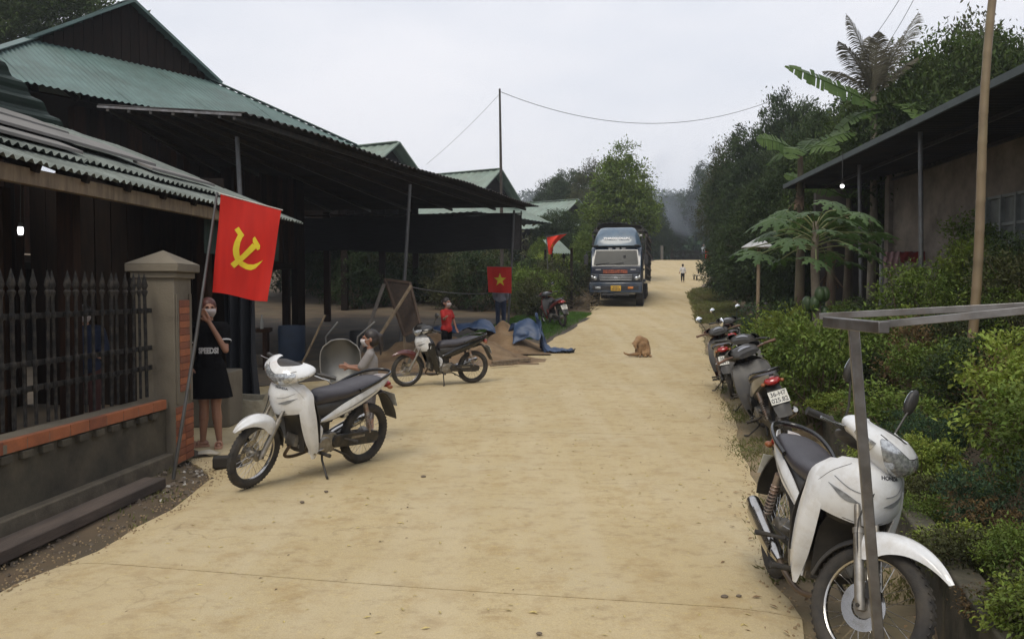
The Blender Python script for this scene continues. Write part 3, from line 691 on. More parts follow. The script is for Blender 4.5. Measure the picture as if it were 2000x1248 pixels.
# ---- iron fence on a low wall, with brick capping and pier
FX = lambda y: -3.50 + .085*(y-5.0)
fence_wall = empty('low_wall', (FX(5), 5, 0), 0, 'low mouldy plaster wall capped with terracotta bricks under the spear fence', 'wall')
def W_(v): return Vector(v) - Vector((FX(5), 5, 0))
fd = Vector((.085, 1, 0)).normalized(); fn = Vector((1, -.085, 0)).normalized()
def fp(y, o=0, z=0): return Vector((FX(y), y, z)) + fn*o
mb = MB(); mb.beam(W_(fp(1.5, 0, .23)), W_(fp(7.52, 0, .23)), .20, .62); mb.build('wall_core', plaster, fence_wall, bevel=.008)
mb = MB(); mb.beam(W_(fp(1.5, .03, .05)), W_(fp(7.5, .03, .05)), .30, .16); mb.build('footing', slabmat, fence_wall, bevel=.012)
mb = MB(); mb.beam(W_(fp(1.5, -.02, .575)), W_(fp(7.5, -.02, .575)), .30, .07); mb.build('coping', pier_plaster, fence_wall, bevel=.006)
me_cache = {}
y = 1.6; k = 0; rr = random.Random(5)
while y < 7.4:
    Ln = .235; mb = MB(); mb.beam(W_(fp(y, .105+rr.uniform(-.003, .003), .585)), W_(fp(min(y+Ln-.006, 7.48), .105, .585)), .055, .085)
    mb.build('brick', terracotta if (k*7) % 5 else terracotta2, fence_wall, bevel=.003, smooth=False); y += Ln; k += 1
y = 1.6
while y < 7.35:
    mb = MB(); mb.box(W_(fp(y, .115, .505)), (.05, .11, .05), (0, 0, -.085)); mb.build('dentil', plaster, fence_wall, bevel=.003, smooth=False); y += .21
fence = empty('spear_fence', (FX(5), 5, 0), 0, 'dark iron fence of spear topped bars on the low wall at the left', 'fence')
for (z, o) in ((.92, 0), (1.10, 0), (1.44, 0)):
    mb = MB(); mb.beam(W_(fp(1.6, o-.02, z)), W_(fp(7.5, o-.02, z)), .012 if z < 1 else .016, .042); mb.build('rail', iron, fence)
mb = MB()
mb.tube([(0, 0, .66), (0, 0, 1.60)], .0125, 8)
mb.lathe([(.012, 1.57), (.022, 1.60), (.024, 1.615), (.013, 1.63), (.026, 1.665), (.018, 1.70), (.002, 1.775)], n=8)
for z in (.92, 1.10, 1.44): mb.lathe([(.012, z-.03), (.021, z-.012), (.021, z+.012), (.012, z+.03)], n=8)
bar = mb.mesh('bar', iron)
y = 1.7; k = 0
while y < 7.45:
    p = W_(fp(y, 0, 0)); o = link('bar', bar, fence, loc=p, rot=(rr.uniform(-.012, .012), rr.uniform(-.012, .012), rr.random()*3))
    if k % 5 == 4: o.scale = (1.2, 1.2, 1); 
    else: o.location.z = 0; 
    y += .116; k += 1
# pier
pier = empty('gate_pier', (-3.28, 7.72, 0), 0, 'grey plaster gate pier with pyramid cap and striped brick inset', 'pier')
pc = (0, 0)
mb = MB(); mb.box((0, 0, .88), (.36, .40, 1.76)); mb.build('shaft', pier_plaster, pier, bevel=.01)
mb = MB(); mb.box((0, 0, 1.765), (.42, .46, .06)); mb.box((0, 0, 1.83), (.49, .53, .075)); mb.build('cornice', pier_plaster, pier, bevel=.01)
mb = MB(); b_ = [(-.245, -.265, 1.868), (.245, -.265, 1.868), (.245, .265, 1.868), (-.245, .265, 1.868), (0, 0, 2.0)]
mb.add(b_, [(0, 1, 4), (1, 2, 4), (2, 3, 4), (3, 0, 4), (3, 2, 1, 0)]); mb.build('cap', pier_plaster, pier, smooth=False)
n_b = 13
for k in range(n_b):
    z = .68 + k*.066 + .03
    mb = MB(); mb.box((.184, 0, z), (.022, .235, .062)); mb.build('brick', terracotta if k % 2 else terracotta2, pier, bevel=.002, smooth=False)
mb = MB()
for (dy, dz, h, w) in ((-.15, 1.08, 1.02, .055), (.15, 1.08, 1.02, .055)): mb.box((.186, dy, dz), (.014, w, h))
mb.build('inset_frame', pier_plaster, pier, bevel=.003)
for k in range(8):
    z = .05 + k*.066
    for (dy) in (-.10, .10):
        mb = MB(); mb.box((.183, dy, z), (.016, .19, .060)); mb.build('brick', terracotta2 if (k + (dy > 0)) % 3 else terracotta, pier, bevel=.003, smooth=False)
# long slab lying at the wall foot
o = MB().beam((0, 0, 0), (.30, 3.4, 0), .19, .085).build('kerb_beam', M('dark_timber', (.10, .075, .06), .9, col2=(.045, .035, .03), scale=6, stretch=(1, .2, 1), bump=.6, bscale=30), None, bevel=.01)
o.location = (-3.24, 3.3, .045); tag(o, 'long dark weathered beam lying on the dirt along the low wall', 'beam')
# dark tarp hung on a post beside the woman
tarp_dark = M('dark_tarp', (.016, .019, .026), .8, col2=(.009, .011, .015), scale=4, stretch=(6, 6, .6), bump=.5, bscale=12)
Yt = 10.9; a = at(437, 560, Yt); g = []
for j, z in enumerate((1.72, 1.2, .7, .2, .0)):
    row = []
    for i in range(13):
        t = i/12; w = .42 if j < 3 else .46
        row.append((t*w, .06*math.sin(t*18+j*.4)*(1+.2*j), z))
    g.append(row)
o = MB().patch(g, 3, .01).build('hanging_tarp', tarp_dark, None); o.location = (a.x, Yt, 0); tag(o, 'dark folded tarpaulin hanging behind the woman next to the styrofoam box', 'tarp')
# styrofoam box, broken rim
styro = M('styrofoam', (.42, .385, .30), .85, col2=(.30, .27, .2), scale=5, bump=.5, bscale=90, dirt=(.14, .11, .07), dirt_amt=.6, dirt_scale=6)
mb = MB(); w, d_, h, t = .56, .36, .29, .03
prof = [(-w/2, 0), (w/2, 0), (w/2, h*1.15), (w/2-.06, h*1.1), (w/2-.1, h*.82), (.05, h*.80), (-.07, h*.88), (-.13, h*.97), (-w/2, h)]
mb.prism(prof, -d_/2, -d_/2+t, 'y'); mb.prism([(-w/2, 0), (w/2, 0), (w/2, h), (.1, h*.92), (-w/2, h)], d_/2-t, d_/2, 'y')
mb.box((-w/2+t/2, 0, h/2-.005), (t, d_-2*t-.002, h-.01)); mb.box((w/2-t/2, 0, h*.55), (t, d_-2*t-.002, h*1.1)); mb.box((0, 0, t/2+.002), (w-2*t-.002, d_-2*t-.002, t))
o = mb.build('styrofoam_box', styro, None, bevel=.006, smooth=False); o.location = (-3.35, 10.45, 0.004); o.rotation_euler.z = .12
tag(o, 'dirty off white styrofoam box with broken rim behind the first white motorbike', 'box')
# small concrete trough behind the woman
o = MB().box((0, 0, .33), (.55, .5, .66)).build('water_tank', pier_plaster, None, bevel=.02); o.location = (-3.62, 9.9, 0); tag(o, 'grey concrete tank standing behind the woman', 'tank')

# ---- houses further along the left
def small_house(name, apx, Yd, half, rise_, depth, ang, label, wall_h, mat=pale_sheet, skirt=1.6, wallz=0):
    """gable and hip roof; apx = world point of the near gable apex"""
    A = apx; u = Vector((math.cos(ang), math.sin(ang), 0)); n = Vector((u.y, -u.x, 0))   # n points to the viewer's side
    r_ = empty(name, (A.x, A.y, wallz), 0, label, 'house'); C = lambda v: Vector(v) - Vector((A.x, A.y, wallz))
    for s_ in (1, -1):
        corr('m', lambda s: C(A + u*half*s_ - n*s*1.0 + Vector((0, 0, -rise_))), lambda s: C(A - n*s), depth, .4, .02, mat, r_, 2.4, seed=2, nr=1)
        mb = MB(); mb.beam(C(A + u*(half+.05)*s_ + n*.04 - Vector((0, 0, rise_+.05))), C(A + n*.04), .06, .2, up=n); mb.build('barge_board', mat, r_)
    B0 = A - Vector((0, 0, rise_))
    def se(s): return C(B0 - u*(half+skirt) + u*s + n*(skirt-.5) - Vector((0, 0, skirt*.55)))
    def st(s):
        m = min(skirt, max(s, .02), max(2*(half+skirt)-s, .02)); return C(B0 - u*(half+skirt) + u*s + n*(skirt-.5-m) - Vector((0, 0, skirt*.55 - m*.55)))
    corr('k', se, st, 2*(half+skirt), .4, .02, mat, r_, 2.4, seed=4, nr=1)
    for s_ in (1, -1):
        c = B0 + u*(half+skirt)*s_ + n*(skirt-.5) - Vector((0, 0, skirt*.55))
        corr('k', lambda s: C(c - n*s), lambda s: C(c - n*s - u*s_*min(skirt, max(s, .02)) + Vector((0, 0, .55*min(skirt, max(s, .02))))), depth+1, .4, .02, mat, r_, 2.4, seed=6, nr=1)
    mb = MB(); mb.add([C(B0 + u*half - n*.5), C(B0 - u*half - n*.5), C(A - n*.5 - Vector((0, 0, .04)))], [(0, 1, 2)]); mb.add([C(B0 + u*half - n*.54), C(B0 - u*half - n*.54), C(A - n*.54 - Vector((0, 0, .04)))], [(2, 1, 0)]); mb.build('gable', darkwood, r_, smooth=False)
    mb = MB(); mb.beam(C(A + n*.05 + Vector((0, 0, .03))), C(A - n*depth + Vector((0, 0, .03))), .3, .04); mb.build('ridge_cap', mat, r_)
    zt = B0.z - skirt*.5; w = half + skirt - .8
    for k in range(int(2*w/.5)):
        p = B0 - u*w + u*(k+.5)*.5 - n*.9; mb = MB(); mb.beam(C((p.x, p.y, zt-wall_h)), C((p.x, p.y, zt)), .04, .47, up=u); mb.build('plank', darkwood, r_, smooth=False)
    p = B0 - n*(depth*.5+.9); mb = MB(); R = Matrix((u, n, Vector((0, 0, 1)))).transposed()
    mb.box(C((p.x, p.y, zt-wall_h/2)), (2*w-.1, depth, wall_h), R); mb.build('body', darkwood, r_)
    for k in (-1, 0, 1):
        p = B0 + u*w*.9*k - n*.8; mb = MB(); mb.beam(C((p.x, p.y, wallz)), C((p.x, p.y, zt)), .25, .25); mb.build('post', darkwood, r_)
    return r_
small_house('stilt_house', at(776, 279, 34), 34, 1.9, 1.3, 9, math.radians(62), 'second stilt house whose small pale green gable peeks over the porch roof', 2.2)
small_house('stilt_house', at(976, 331, 44), 44, 2.5, 1.75, 11, math.radians(60), 'third stilt house with pale green roof right behind the tall bare pole', 2.4, wallz=1)
small_house('stilt_house', at(1128, 390, 62), 62, 2.6, 1.5, 9, math.radians(55), 'farthest stilt house with pale roof half hidden by shrubs left of the truck', 2.4, wallz=2.4)
# low pale shed roof right of the porch net
r_ = empty('lean_to', (1.3, 34, .8), 0, 'pale corrugated lean-to roof peeking right of the shade net', 'shed')
a, b = at(1018, 468, 34), at(1052, 488, 33)
corr('l', lambda s: Vector((.35+s*.5, -1.2+s*.2, b.z-.95)), lambda s: Vector((.0+s*.45, .6+s*.3, a.z-.78)), 1.6, .2, .03, pale_sheet, r_, 1.0, seed=3)
for (x, y) in ((.3, -1), (1.1, -.9), (.1, .5), (.9, .9)): MB().beam((x, y, -.1), (x, y, a.z-1.2), .1, .1).build('post', darkwood, r_)
# tall bare pole and wires
pp = at(981, 560, 30); top = at(976, 174, 30)
o = MB().tube([(0, 0, -.3), (-.02, 0, 3.5), (top.x-pp.x, 0, top.z-.6)], [.075, .06, .035], 8).build('utility_pole', M('pole_wood', (.055, .045, .038), .9, col2=(.03, .025, .02)), None); o.location = (pp.x, 30, .6); tag(o, 'tall thin bare wooden pole rising above the third roof and carrying wires', 'pole')
wire = M('wire', (.10, .10, .11), .6)
def cable(label, a, b, sag, r_=.011):
    a, b = Vector(a), Vector(b); pts = [(a.lerp(b, t/24) - a) - Vector((0, 0, sag*4*(t/24)*(1-t/24))) for t in range(25)]
    o = MB().tube(pts, r_, 5).build('wire', wire, None); o.location = a; tag(o, label, 'wire'); return o
cable('sagging wire running from the pole top to the trees on the right', at(978, 180, 30), at(1500, 200, 34), 1.0)
cable('faint wire slanting down left from the pole top behind the porch', at(976, 184, 30), at(832, 322, 34), .1, .006)
cable('left wire rising behind the palm fronds to the top of the picture', at(1700, 82, 24), at(1775, -30, 18), .05, .007)
cable('right wire rising from the palm fronds to the top of the picture', at(1738, 80, 24), at(1800, -30, 18), .05, .007)
# ================================================================ MOTORBIKES
# local axes: x forward, y to the bike's left, z up; wheels at x = +.61 and -.61
AX = Vector((.61, 0, .285)); SDIR = Vector((-.446, 0, .895)).normalized()
def wheel(parent, x, steer, rimmat, r_out=.286, w=.036, drum=False):
    Mx = steer
    mb = MB(); prof = []
    for k in range(14):
        t = 2*PI*k/14; prof.append((r_out - w + w*math.cos(t)*1.0, w*math.sin(t)*.92))
    mb.lathe(prof, (0, 0, 0), 'y', 44, closed=True)
    # tread blocks: shallow bars round the crown
    for k in range(52):
        a = 2*PI*k/52
        for sy in (-1, 1):
            b = a + (.03 if sy > 0 else -.03); R = Matrix.Rotation(-b, 3, 'Y'); c = R @ Vector((r_out-.0026, sy*.012, 0))
            mb.box(c, (.005, .016, .017), R @ Matrix.Rotation(sy*.5, 3, 'X'))
    t = mb.build('wheel', rubber, parent, recalc=True); t.matrix_local = Mx @ Matrix.Translation((x, 0, .285))
    mb = MB(); mb.lathe([(.229, -.019), (.233, -.021), (.236, -.018), (.224, -.012), (.217, -.006), (.217, .006), (.224, .012), (.236, .018), (.233, .021), (.229, .019), (.221, .017), (.211, .007), (.211, -.007), (.221, -.017)], (0, 0, 0), 'y', 44, closed=True)
    mb.build('rim', rimmat, t)
    mb = MB(); mb.lathe([(.001, -.055), (.02, -.055), (.022, -.048), (.05, -.045), (.062, -.035) if drum else (.034, -.03), (.062, .01) if drum else (.03, .0), (.062, .03) if drum else (.034, .03), (.05, .042), (.022, .046), (.02, .055), (.001, .055)], (0, 0, 0), 'y', 26)
    mb.build('hub', alloy, t)
    if not drum:
        mb = MB(); mb.lathe([(.055, -.052), (.105, -.052), (.105, -.048), (.055, -.048)], (0, 0, 0), 'y', 32, closed=True); mb.build('brake_disc', chrome, t)
    mb = MB()
    for k in range(36):
        a = 2*PI*k/36; b = a + (.55 if k % 2 else -.55); sy = .028 if (k//2) % 2 else -.028
        mb.tube([(.05*math.cos(b), sy, .05*math.sin(b)), (.214*math.cos(a), sy*.1, .214*math.sin(a))], .0017, 4, caps=False)
    o = mb.build('spokes', chrome, t); o['kind'] = 'stuff'
    return t
def mirror_patch(rows, mb, sub=3, th=.006):
    mb.patch(rows, sub, th); mb.patch([[(p[0], -p[1], p[2]) for p in r] for r in rows], sub, th)

def motorbike(label, loc, heading, lean=9, steer_deg=0, body=None, sc=1.0, plate=None, nose_text=None, mirrors='', pal=None, cowl=None, leg=None, grip=None,
              group='motorbikes parked along the road', rack=False, rail_mat=None, tail=None, fenderm=None, shield_inner=None, plate_txt=None, rimm=None, side=None):
    body = body or white_paint; cowl = cowl or body; leg = leg or body; tail = tail or body; fenderm = fenderm or body; grip = grip or black_plastic; rimm = rimm or chrome
    rail_mat = rail_mat or black_gloss; shield_inner = shield_inner or black_plastic
    root = empty('motorbike', loc, heading, label, 'motorbike', group); root.scale = (sc,)*3
    root.rotation_mode = 'XYZ'; root.rotation_euler = Euler((math.radians(-lean), 0, heading))
    S = Matrix.Translation(AX) @ Matrix.Rotation(math.radians(steer_deg), 4, SDIR) @ Matrix.Translation(-AX)
    I4 = Matrix.Identity(4)
    wheel(root, .61, S, rimm); wheel(root, -.61, I4, rimm, r_out=.288, w=.042, drum=True)
    def F(mb, name, mat, **kw):
        o = mb.build(name, mat, root, **kw); o.matrix_local = S; return o
    # fork
    for sy in (-1, 1):
        mb = MB(); a = AX + Vector((0, sy*.072, 0)); mb.tube([a - SDIR*.02, a + SDIR*.03, a + SDIR*.31], [.017, .023, .021], 14); mb.tube([a + SDIR*.31, a + SDIR*.335], [.024, .024], 14)
        mb.tube([a + SDIR*.33, a + SDIR*.52], [.0145, .0145], 12); F(mb, 'fork_leg', alloy)
    mb = MB(); mb.cyl(AX + Vector((0, -.095, 0)), AX + Vector((0, .095, 0)), .009, n=10); mb.tube([AX + SDIR*.5 + Vector((0, -.08, 0)), AX + SDIR*.5 + Vector((0, .08, 0))], .02, 10); mb.tube([AX + SDIR*.48, AX + SDIR*.75], .02, 12)
    mb.box(AX + Vector((.03, -.078, .085)), (.05, .03, .075), (0, -.3, 0)); F(mb, 'fork_crown', dark_metal)
    # front fender: arch over the tyre with a long beak
    rows = []
    for (deg, rad, w, drop) in ((122, .303, .055, .05), (110, .316, .080, .12), (97, .328, .084, .12), (84, .340, .078, .09), (71, .352, .064, .06), (59, .362, .046, .036), (49, .369, .027, .018), (41, .374, .007, .004)):
        a = math.radians(deg); c, q = math.cos(a), math.sin(a)
        rows.append([AX + Vector((c*(rad-d_), y_, q*(rad-d_))) for (y_, d_) in ((-w, drop), (-w*.96, drop*.35), (-w*.62, .004), (0, -.012), (w*.62, .004), (w*.96, drop*.35), (w, drop))])
    F(MB().patch(rows, 4, .006), 'front_fender', fenderm)
    rows = []
    for (deg, rad, w) in ((118, .305, .055), (140, .307, .055), (160, .310, .052), (178, .315, .045)):
        a = math.radians(deg); c, q = math.cos(a), math.sin(a); rows.append([AX + Vector((c*(rad-d_), y_, q*(rad-d_))) for (y_, d_) in ((-w, .03), (-w*.6, .004), (0, 0), (w*.6, .004), (w, .03))])
    F(MB().patch(rows, 3, .005), 'mud_flap', black_plastic)
    # handlebar cowl
    hc = Vector((.375, 0, .955)); tilt = .34
    def E(th, ph, k=1.0):
        # th: sideways angle, ph: up angle, on the cowl surface
        ct, st_, cp, sp = math.cos(th), math.sin(th), math.cos(ph), math.sin(ph)
        p = Vector((.150*ct*cp, .228*math.copysign(abs(st_)**.9, st_)*cp**.8, .096*sp*(1-.42*st_*st_))) * k
        p.x -= .06*abs(st_)**1.5; p.z += .030*abs(st_)
        return hc + Matrix.Rotation(tilt, 3, 'Y') @ p
    rows = [[E(th, ph) for th in np.linspace(-2.05, 2.05, 23)] for ph in np.linspace(-1.35, 1.12, 13)]
    F(MB().patch(rows, 1, .006), 'handlebar_cowl', cowl)
    mb = MB(); mb.xloft([(.19, 0, .955, .12, .03), (.25, 0, .967, .16, .05), (.31, 0, .983, .165, .062), (.37, 0, .988, .15, .064), (.42, 0, .982, .12, .055), (.46, 0, .97, .08, .035)], 16, 2.6, 2); F(mb, 'dash_housing', black_plastic)
    mb = MB(); rows = [[Vector((.245+.09*v, .082*u*(1-.25*v), 1.022+.026*v - .008*u*u)) for u in (-1, -.5, 0, .5, 1)] for v in (0, .5, 1)]
    F(MB().patch(rows, 2, .006), 'dial', M('dial_glass', (.17, .18, .2), .12, coat=.5, col2=(.12, .12, .14)))
    # headlamp: V lens wrapped on the cowl, and two indicator lenses
    rows = []
    for ph, wl in ((-.62, .16), (-.38, .42), (-.06, .60), (.26, .72), (.50, .78), (.66, .62)):
        rows.append([E(wl*u, ph - .16*(1-abs(u))*(1 if ph > 0 else 0), 1.022) for u in (-1, -.66, -.33, 0, .33, .66, 1)])
    F(MB().patch(rows, 3, .006), 'headlamp', lens)
    mb = MB(); rows = [[E(.0 + .84*u, .70 - .20*(1-abs(u)) + .035*v, 1.02) for u in np.linspace(-1, 1, 13)] for v in (0, 1)]; mb.patch(rows, 1, .004); F(mb, 'headlamp_trim', black_plastic)
    for sy in (-1, 1):
        rows = [[E(sy*(.80 + .50*u), ph*(1-.55*u) - .05, 1.02) for u in (0, .33, .66, 1)] for ph in (-.42, -.1, .22)]
        F(MB().patch(rows, 3, .006), 'indicator', lens)
    # grips, levers
    for sy in (-1, 1):
        mb = MB(); mb.tube([(.275, sy*.15, .975), (.262, sy*.20, .982), (.235, sy*.27, .988)], .012, 10); mb.tube([(.243, sy*.245, .987), (.238, sy*.26, .988), (.20, sy*.36, .985), (.197, sy*.365, .985)], [.021, .0165, .0175, .02], 14); F(mb, 'grip', grip)
        if sy < 0 or True:
            mb = MB(); mb.tube([(.285, sy*.20, .985), (.31, sy*.235, .985), (.295, sy*.31, .978), (.285, sy*.37, .978)], [.008, .006, .005, .007], 8); F(mb, 'brake_lever', chrome)
    # mirrors
    for ch in mirrors:
        sy = 1 if ch.upper() == 'L' else -1; rd = ch.islower()
        mb = MB(); mb.tube([(.27, sy*.19, .985), (.27, sy*.20, 1.08), (.26, sy*.235, 1.17), (.255, sy*.25, 1.20)], .0055, 8); mbm = F(mb, 'mirror_stem', black_plastic)
        mb = MB(); c = Vector((.25, sy*.255, 1.245)); mb.ball(c, (.018, .058, .05) if rd else (.02, .038, .068), 18, 12); o = F(mb, 'mirror', black_plastic)
        mb = MB(); mb.ball(c - Vector((.0165, 0, 0)), (.004, .053, .045) if rd else (.005, .032, .060), 18, 8); g = mb.build('mirror_glass', mirror_glass, o)
    # nose and leg shields
    rows = [[(.345, -.12, .89), (.41, -.06, .90), (.43, 0, .905), (.41, .06, .90), (.345, .12, .89)],
            [(.315, -.19, .83), (.430, -.10, .84), (.468, 0, .845), (.430, .10, .84), (.315, .19, .83)],
            [(.290, -.214, .755), (.430, -.12, .755), (.486, 0, .76), (.430, .12, .755), (.290, .214, .755)],
            [(.290, -.222, .685), (.405, -.125, .675), (.465, 0, .68), (.405, .125, .675), (.290, .222, .685)],
            [(.300, -.205, .640), (.375, -.115, .615), (.425, 0, .60), (.375, .115, .615), (.300, .205, .640)]]
    CS = surf(rows)
    MB().patch(rows, 4, .006).build('front_cover', body, root)
    mb = MB(); mb.patch([[(.33, -.15, .64), (.40, -.09, .62), (.43, 0, .61), (.40, .09, .62), (.33, .15, .64)], [(.30, -.13, .60), (.35, -.08, .585), (.37, 0, .58), (.35, .08, .585), (.30, .13, .60)]], 3, .006); mb.build('lower_grille', black_plastic, root)
    lrows = [[(.350, .105, .88), (.325, .140, .875), (.30, .155, .87)],
             [(.350, .165, .78), (.30, .205, .785), (.245, .210, .80)],
             [(.345, .175, .68), (.29, .220, .68), (.225, .222, .70)],
             [(.315, .170, .58), (.265, .224, .575), (.19, .222, .595)],
             [(.270, .160, .47), (.23, .215, .46), (.155, .214, .48)],
             [(.215, .150, .36), (.185, .200, .355), (.12, .198, .37)],
             [(.16, .145, .27), (.14, .180, .27), (.095, .178, .285)],
             [(.135, .150, .205), (.12, .160, .205), (.10, .158, .215)]]
    for sy in (1, -1):
        MB().patch([[(p[0], sy*p[1], p[2]) for p in r] for r in lrows], 4, .006).build('leg_shield', leg, root)
    mb = MB(); mirror_patch([[(.30, .0, .86), (.27, .10, .86), (.30, .16, .85)], [(.20, 0, .74), (.19, .10, .72), (.235, .21, .78)], [(.14, 0, .60), (.14, .10, .58), (.165, .235, .59)], [(.12, .0, .50), (.10, .10, .46), (.135, .225, .47)], [(.11, .0, .42), (.10, .10, .36), (.105, .205, .36)]], mb, 3, .006)
    mb.build('inner_shield', shield_inner, root)
    mb = MB(); mb.patch([[(.36, -.12, .66), (.38, 0, .66), (.36, .12, .66)], [(.24, -.13, .52), (.26, 0, .52), (.24, .13, .52)], [(.20, -.12, .36), (.22, 0, .36), (.20, .12, .36)], [(.19, -.11, .26), (.20, 0, .25), (.19, .11, .26)]], 3, .01); mb.build('splash_guard', black_plastic, root)
    # centre cover and side boomerang
    mb = MB(); mb.xloft([(.20, 0, .60, .07, .10), (.10, 0, .54, .085, .09), (0, 0, .52, .095, .085), (-.08, 0, .56, .10, .09)], 16, 2.8, 3); mb.build('centre_cover', shield_inner, root)
    for sy in (1, -1):
        mb = MB(); mb.patch([[(.19, sy*.13, .575), (.14, sy*.142, .50), (.10, sy*.145, .44)], [(.12, sy*.128, .53), (.075, sy*.145, .47), (.07, sy*.148, .41)], [(.045, sy*.126, .475), (.03, sy*.142, .44), (.045, sy*.146, .375)], [(.085, sy*.126, .40), (.10, sy*.142, .37), (.115, sy*.146, .315)], [(.155, sy*.13, .31), (.165, sy*.14, .275), (.16, sy*.14, .25)]], 3, .008)
        mb.build('side_panel', side or (leg if body is white_paint else body), root)
    # seat
    mb = MB(); mb.xloft([(.085, 0, .655, .05, .03), (.06, 0, .68, .075, .05), (.0, 0, .70, .10, .065), (-.10, 0, .712, .118, .062), (-.22, 0, .722, .132, .058), (-.34, 0, .742, .135, .055), (-.46, 0, .768, .132, .05), (-.58, 0, .79, .12, .042), (-.68, 0, .80, .095, .032), (-.735, 0, .80, .05, .015)], 20, 2.7, 4); mb.build('seat', vinyl, root)
    # body under the seat
    mb = MB(); mb.xloft([(.06, 0, .60, .085, .06), (-.05, 0, .585, .112, .10), (-.2, 0, .60, .118, .10), (-.4, 0, .66, .118, .085), (-.58, 0, .71, .10, .06), (-.74, 0, .76, .06, .035)], 18, 3, 3); mb.build('under_seat_body', black_plastic, root)
    for sy in (1, -1):
        rows = []
        for (x, z0, z1, y0, y1) in ((.045, .505, .525, .112, .115), (-.06, .515, .585, .125, .128), (-.20, .555, .655, .132, .136), (-.36, .605, .715, .136, .138), (-.52, .665, .765, .124, .126), (-.66, .72, .80, .098, .102), (-.77, .765, .825, .062, .066), (-.84, .80, .83, .022, .026)):
            rows.append([(x, sy*y0*.97, z0), (x-.005, sy*(y0+y1)/2*1.045, (z0+z1)/2), (x-.01, sy*y1*.95, z1)])
        p_ = MB().patch(rows, 4, .007).build('tail_panel', tail, root)
        rows = []
        for (x, z0, z1, y0) in ((-.10, .552, .575, .1362), (-.2, .585, .622, .1422), (-.32, .622, .668, .1450), (-.43, .66, .70, .1395), (-.53, .70, .735, .1300)):
            rows.append([(x, sy*y0, z0), (x-.04, sy*(y0+.0012), (z0+z1)/2), (x-.07, sy*y0*.992, z1)])
        if tail is white_paint: MB().patch(rows, 2, .002).build('tail_graphic', M('grey_graphic', (.12, .125, .13), .4, col2=(.25, .26, .27), scale=30), p_)
    # grab rail
    mb = MB(); pts = catmull([(-.36, .145, .755), (-.5, .155, .80), (-.66, .135, .845), (-.79, .08, .865), (-.83, 0, .87), (-.79, -.08, .865), (-.66, -.135, .845), (-.5, -.155, .80), (-.36, -.145, .755)], 4)
    mb.tube(pts, .0125, 10, flat=1.3); mb.build('grab_rail', rail_mat, root)
    # tail light, rear fender, plate
    mb = MB(); mb.ball((-.80, 0, .755), (.06, .085, .04), 18, 10, (0, -.5, 0)); mb.build('tail_light', red_lens, root)
    for sy in (1, -1):
        mb = MB(); mb.ball((-.79, sy*.098, .735), (.030, .024, .020), 12, 8); mb.build('rear_indicator', M('dull_amber', (.28, .09, .03), .3), root)
    mb = MB(); mb.patch([[(-.56, -.065, .64), (-.56, 0, .66), (-.56, .065, .64)], [(-.72, -.07, .68), (-.72, 0, .70), (-.72, .07, .68)], [(-.82, -.075, .62), (-.84, 0, .63), (-.82, .075, .62)], [(-.90, -.085, .50), (-.92, 0, .505), (-.90, .085, .50)], [(-.955, -.07, .40), (-.965, 0, .395), (-.955, .07, .40)]], 3, .008); mb.build('rear_fender', black_plastic, root)
    pm = MB().box((0, 0, 0), (.19, .14, .004)).build('number_plate', plate_white, root, bevel=.003)
    PM = Matrix.Translation((-.895, 0, .595)) @ Matrix(((0, 0, -1, 0), (-1, 0, 0, 0), (0, 1, 0, 0), (0, 0, 0, 1))) @ Matrix.Rotation(math.radians(-24), 4, 'X'); pm.matrix_local = PM
    if plate_txt:
        for s_, dy in zip(plate_txt, (.032, -.034)): text_obj(s_, .066, 'lettering', ink, pm, Matrix.Translation((0, dy, .0028)), .0004, .0012, sx=.95)
    # frame, engine, swing arm, chain case, shocks
    mb = MB(); mb.tube([(.33, 0, .80), (.18, 0, .55), (0, 0, .47), (-.18, 0, .48)], .028, 10); mb.tube([(-.05, 0, .5), (-.1, 0, .33), (-.14, 0, .26)], .025, 10); mb.build('frame', dark_metal, root)
    mb = MB()
    mb.cyl((-.02, -.12, .30), (-.02, .12, .30), .095, n=22); mb.cyl((-.12, -.10, .31), (-.12, .10, .31), .08, n=20); mb.box((-.06, 0, .285), (.24, .17, .15)); mb.cyl((-.02, .118, .30), (-.02, .135, .30), .075, .06, n=22); mb.cyl((.0, -.118, .30), (.0, -.14, .30), .08, .07, n=22)
    mb.build('crankcase', alloy, root, bevel=.004)
    mb = MB()
    for k in range(6): mb.box((.09+k*.022, 0, .33+k*.004), (.009, .14-.008*(k % 2), .125), (0, -.18, 0))
    mb.box((.15, 0, .34), (.14, .10, .09), (0, -.18, 0)); mb.box((.235, 0, .355), (.04, .12, .10), (0, -.18, 0)); mb.build('cylinder', alloy, root)
    mb = MB(); mb.box((-.08, 0, .43), (.10, .09, .09)); mb.tube([(-.02, .05, .42), (.10, .05, .43), (.16, .02, .39)], .018, 8); mb.tube([(.18, -.05, .44), (.12, -.09, .50), (0, -.09, .48)], .008, 6); mb.build('carburettor', dark_metal, root)
    mb = MB(); mb.beam((-.12, .075, .30), (-.62, .075, .285), .022, .04); mb.beam((-.12, -.075, .30), (-.62, -.075, .285), .022, .04); mb.build('swing_arm', dark_metal, root, bevel=.004)
    mb = MB(); mb.loft([[Vector((x, .105+dy, z)) for (x, z) in ((-.15, .36), (-.38, .355), (-.60, .345), (-.67, .33), (-.69, .285), (-.67, .24), (-.60, .225), (-.38, .235), (-.15, .25), (-.12, .30))] for dy in (-.02, .015)]); mb.build('chain_case', dark_metal, root, bevel=.005)
    mb = MB(); mb.box((-.42, .122, .315), (.16, .004, .02)); mb.build('chain_case_trim', alloy, root)
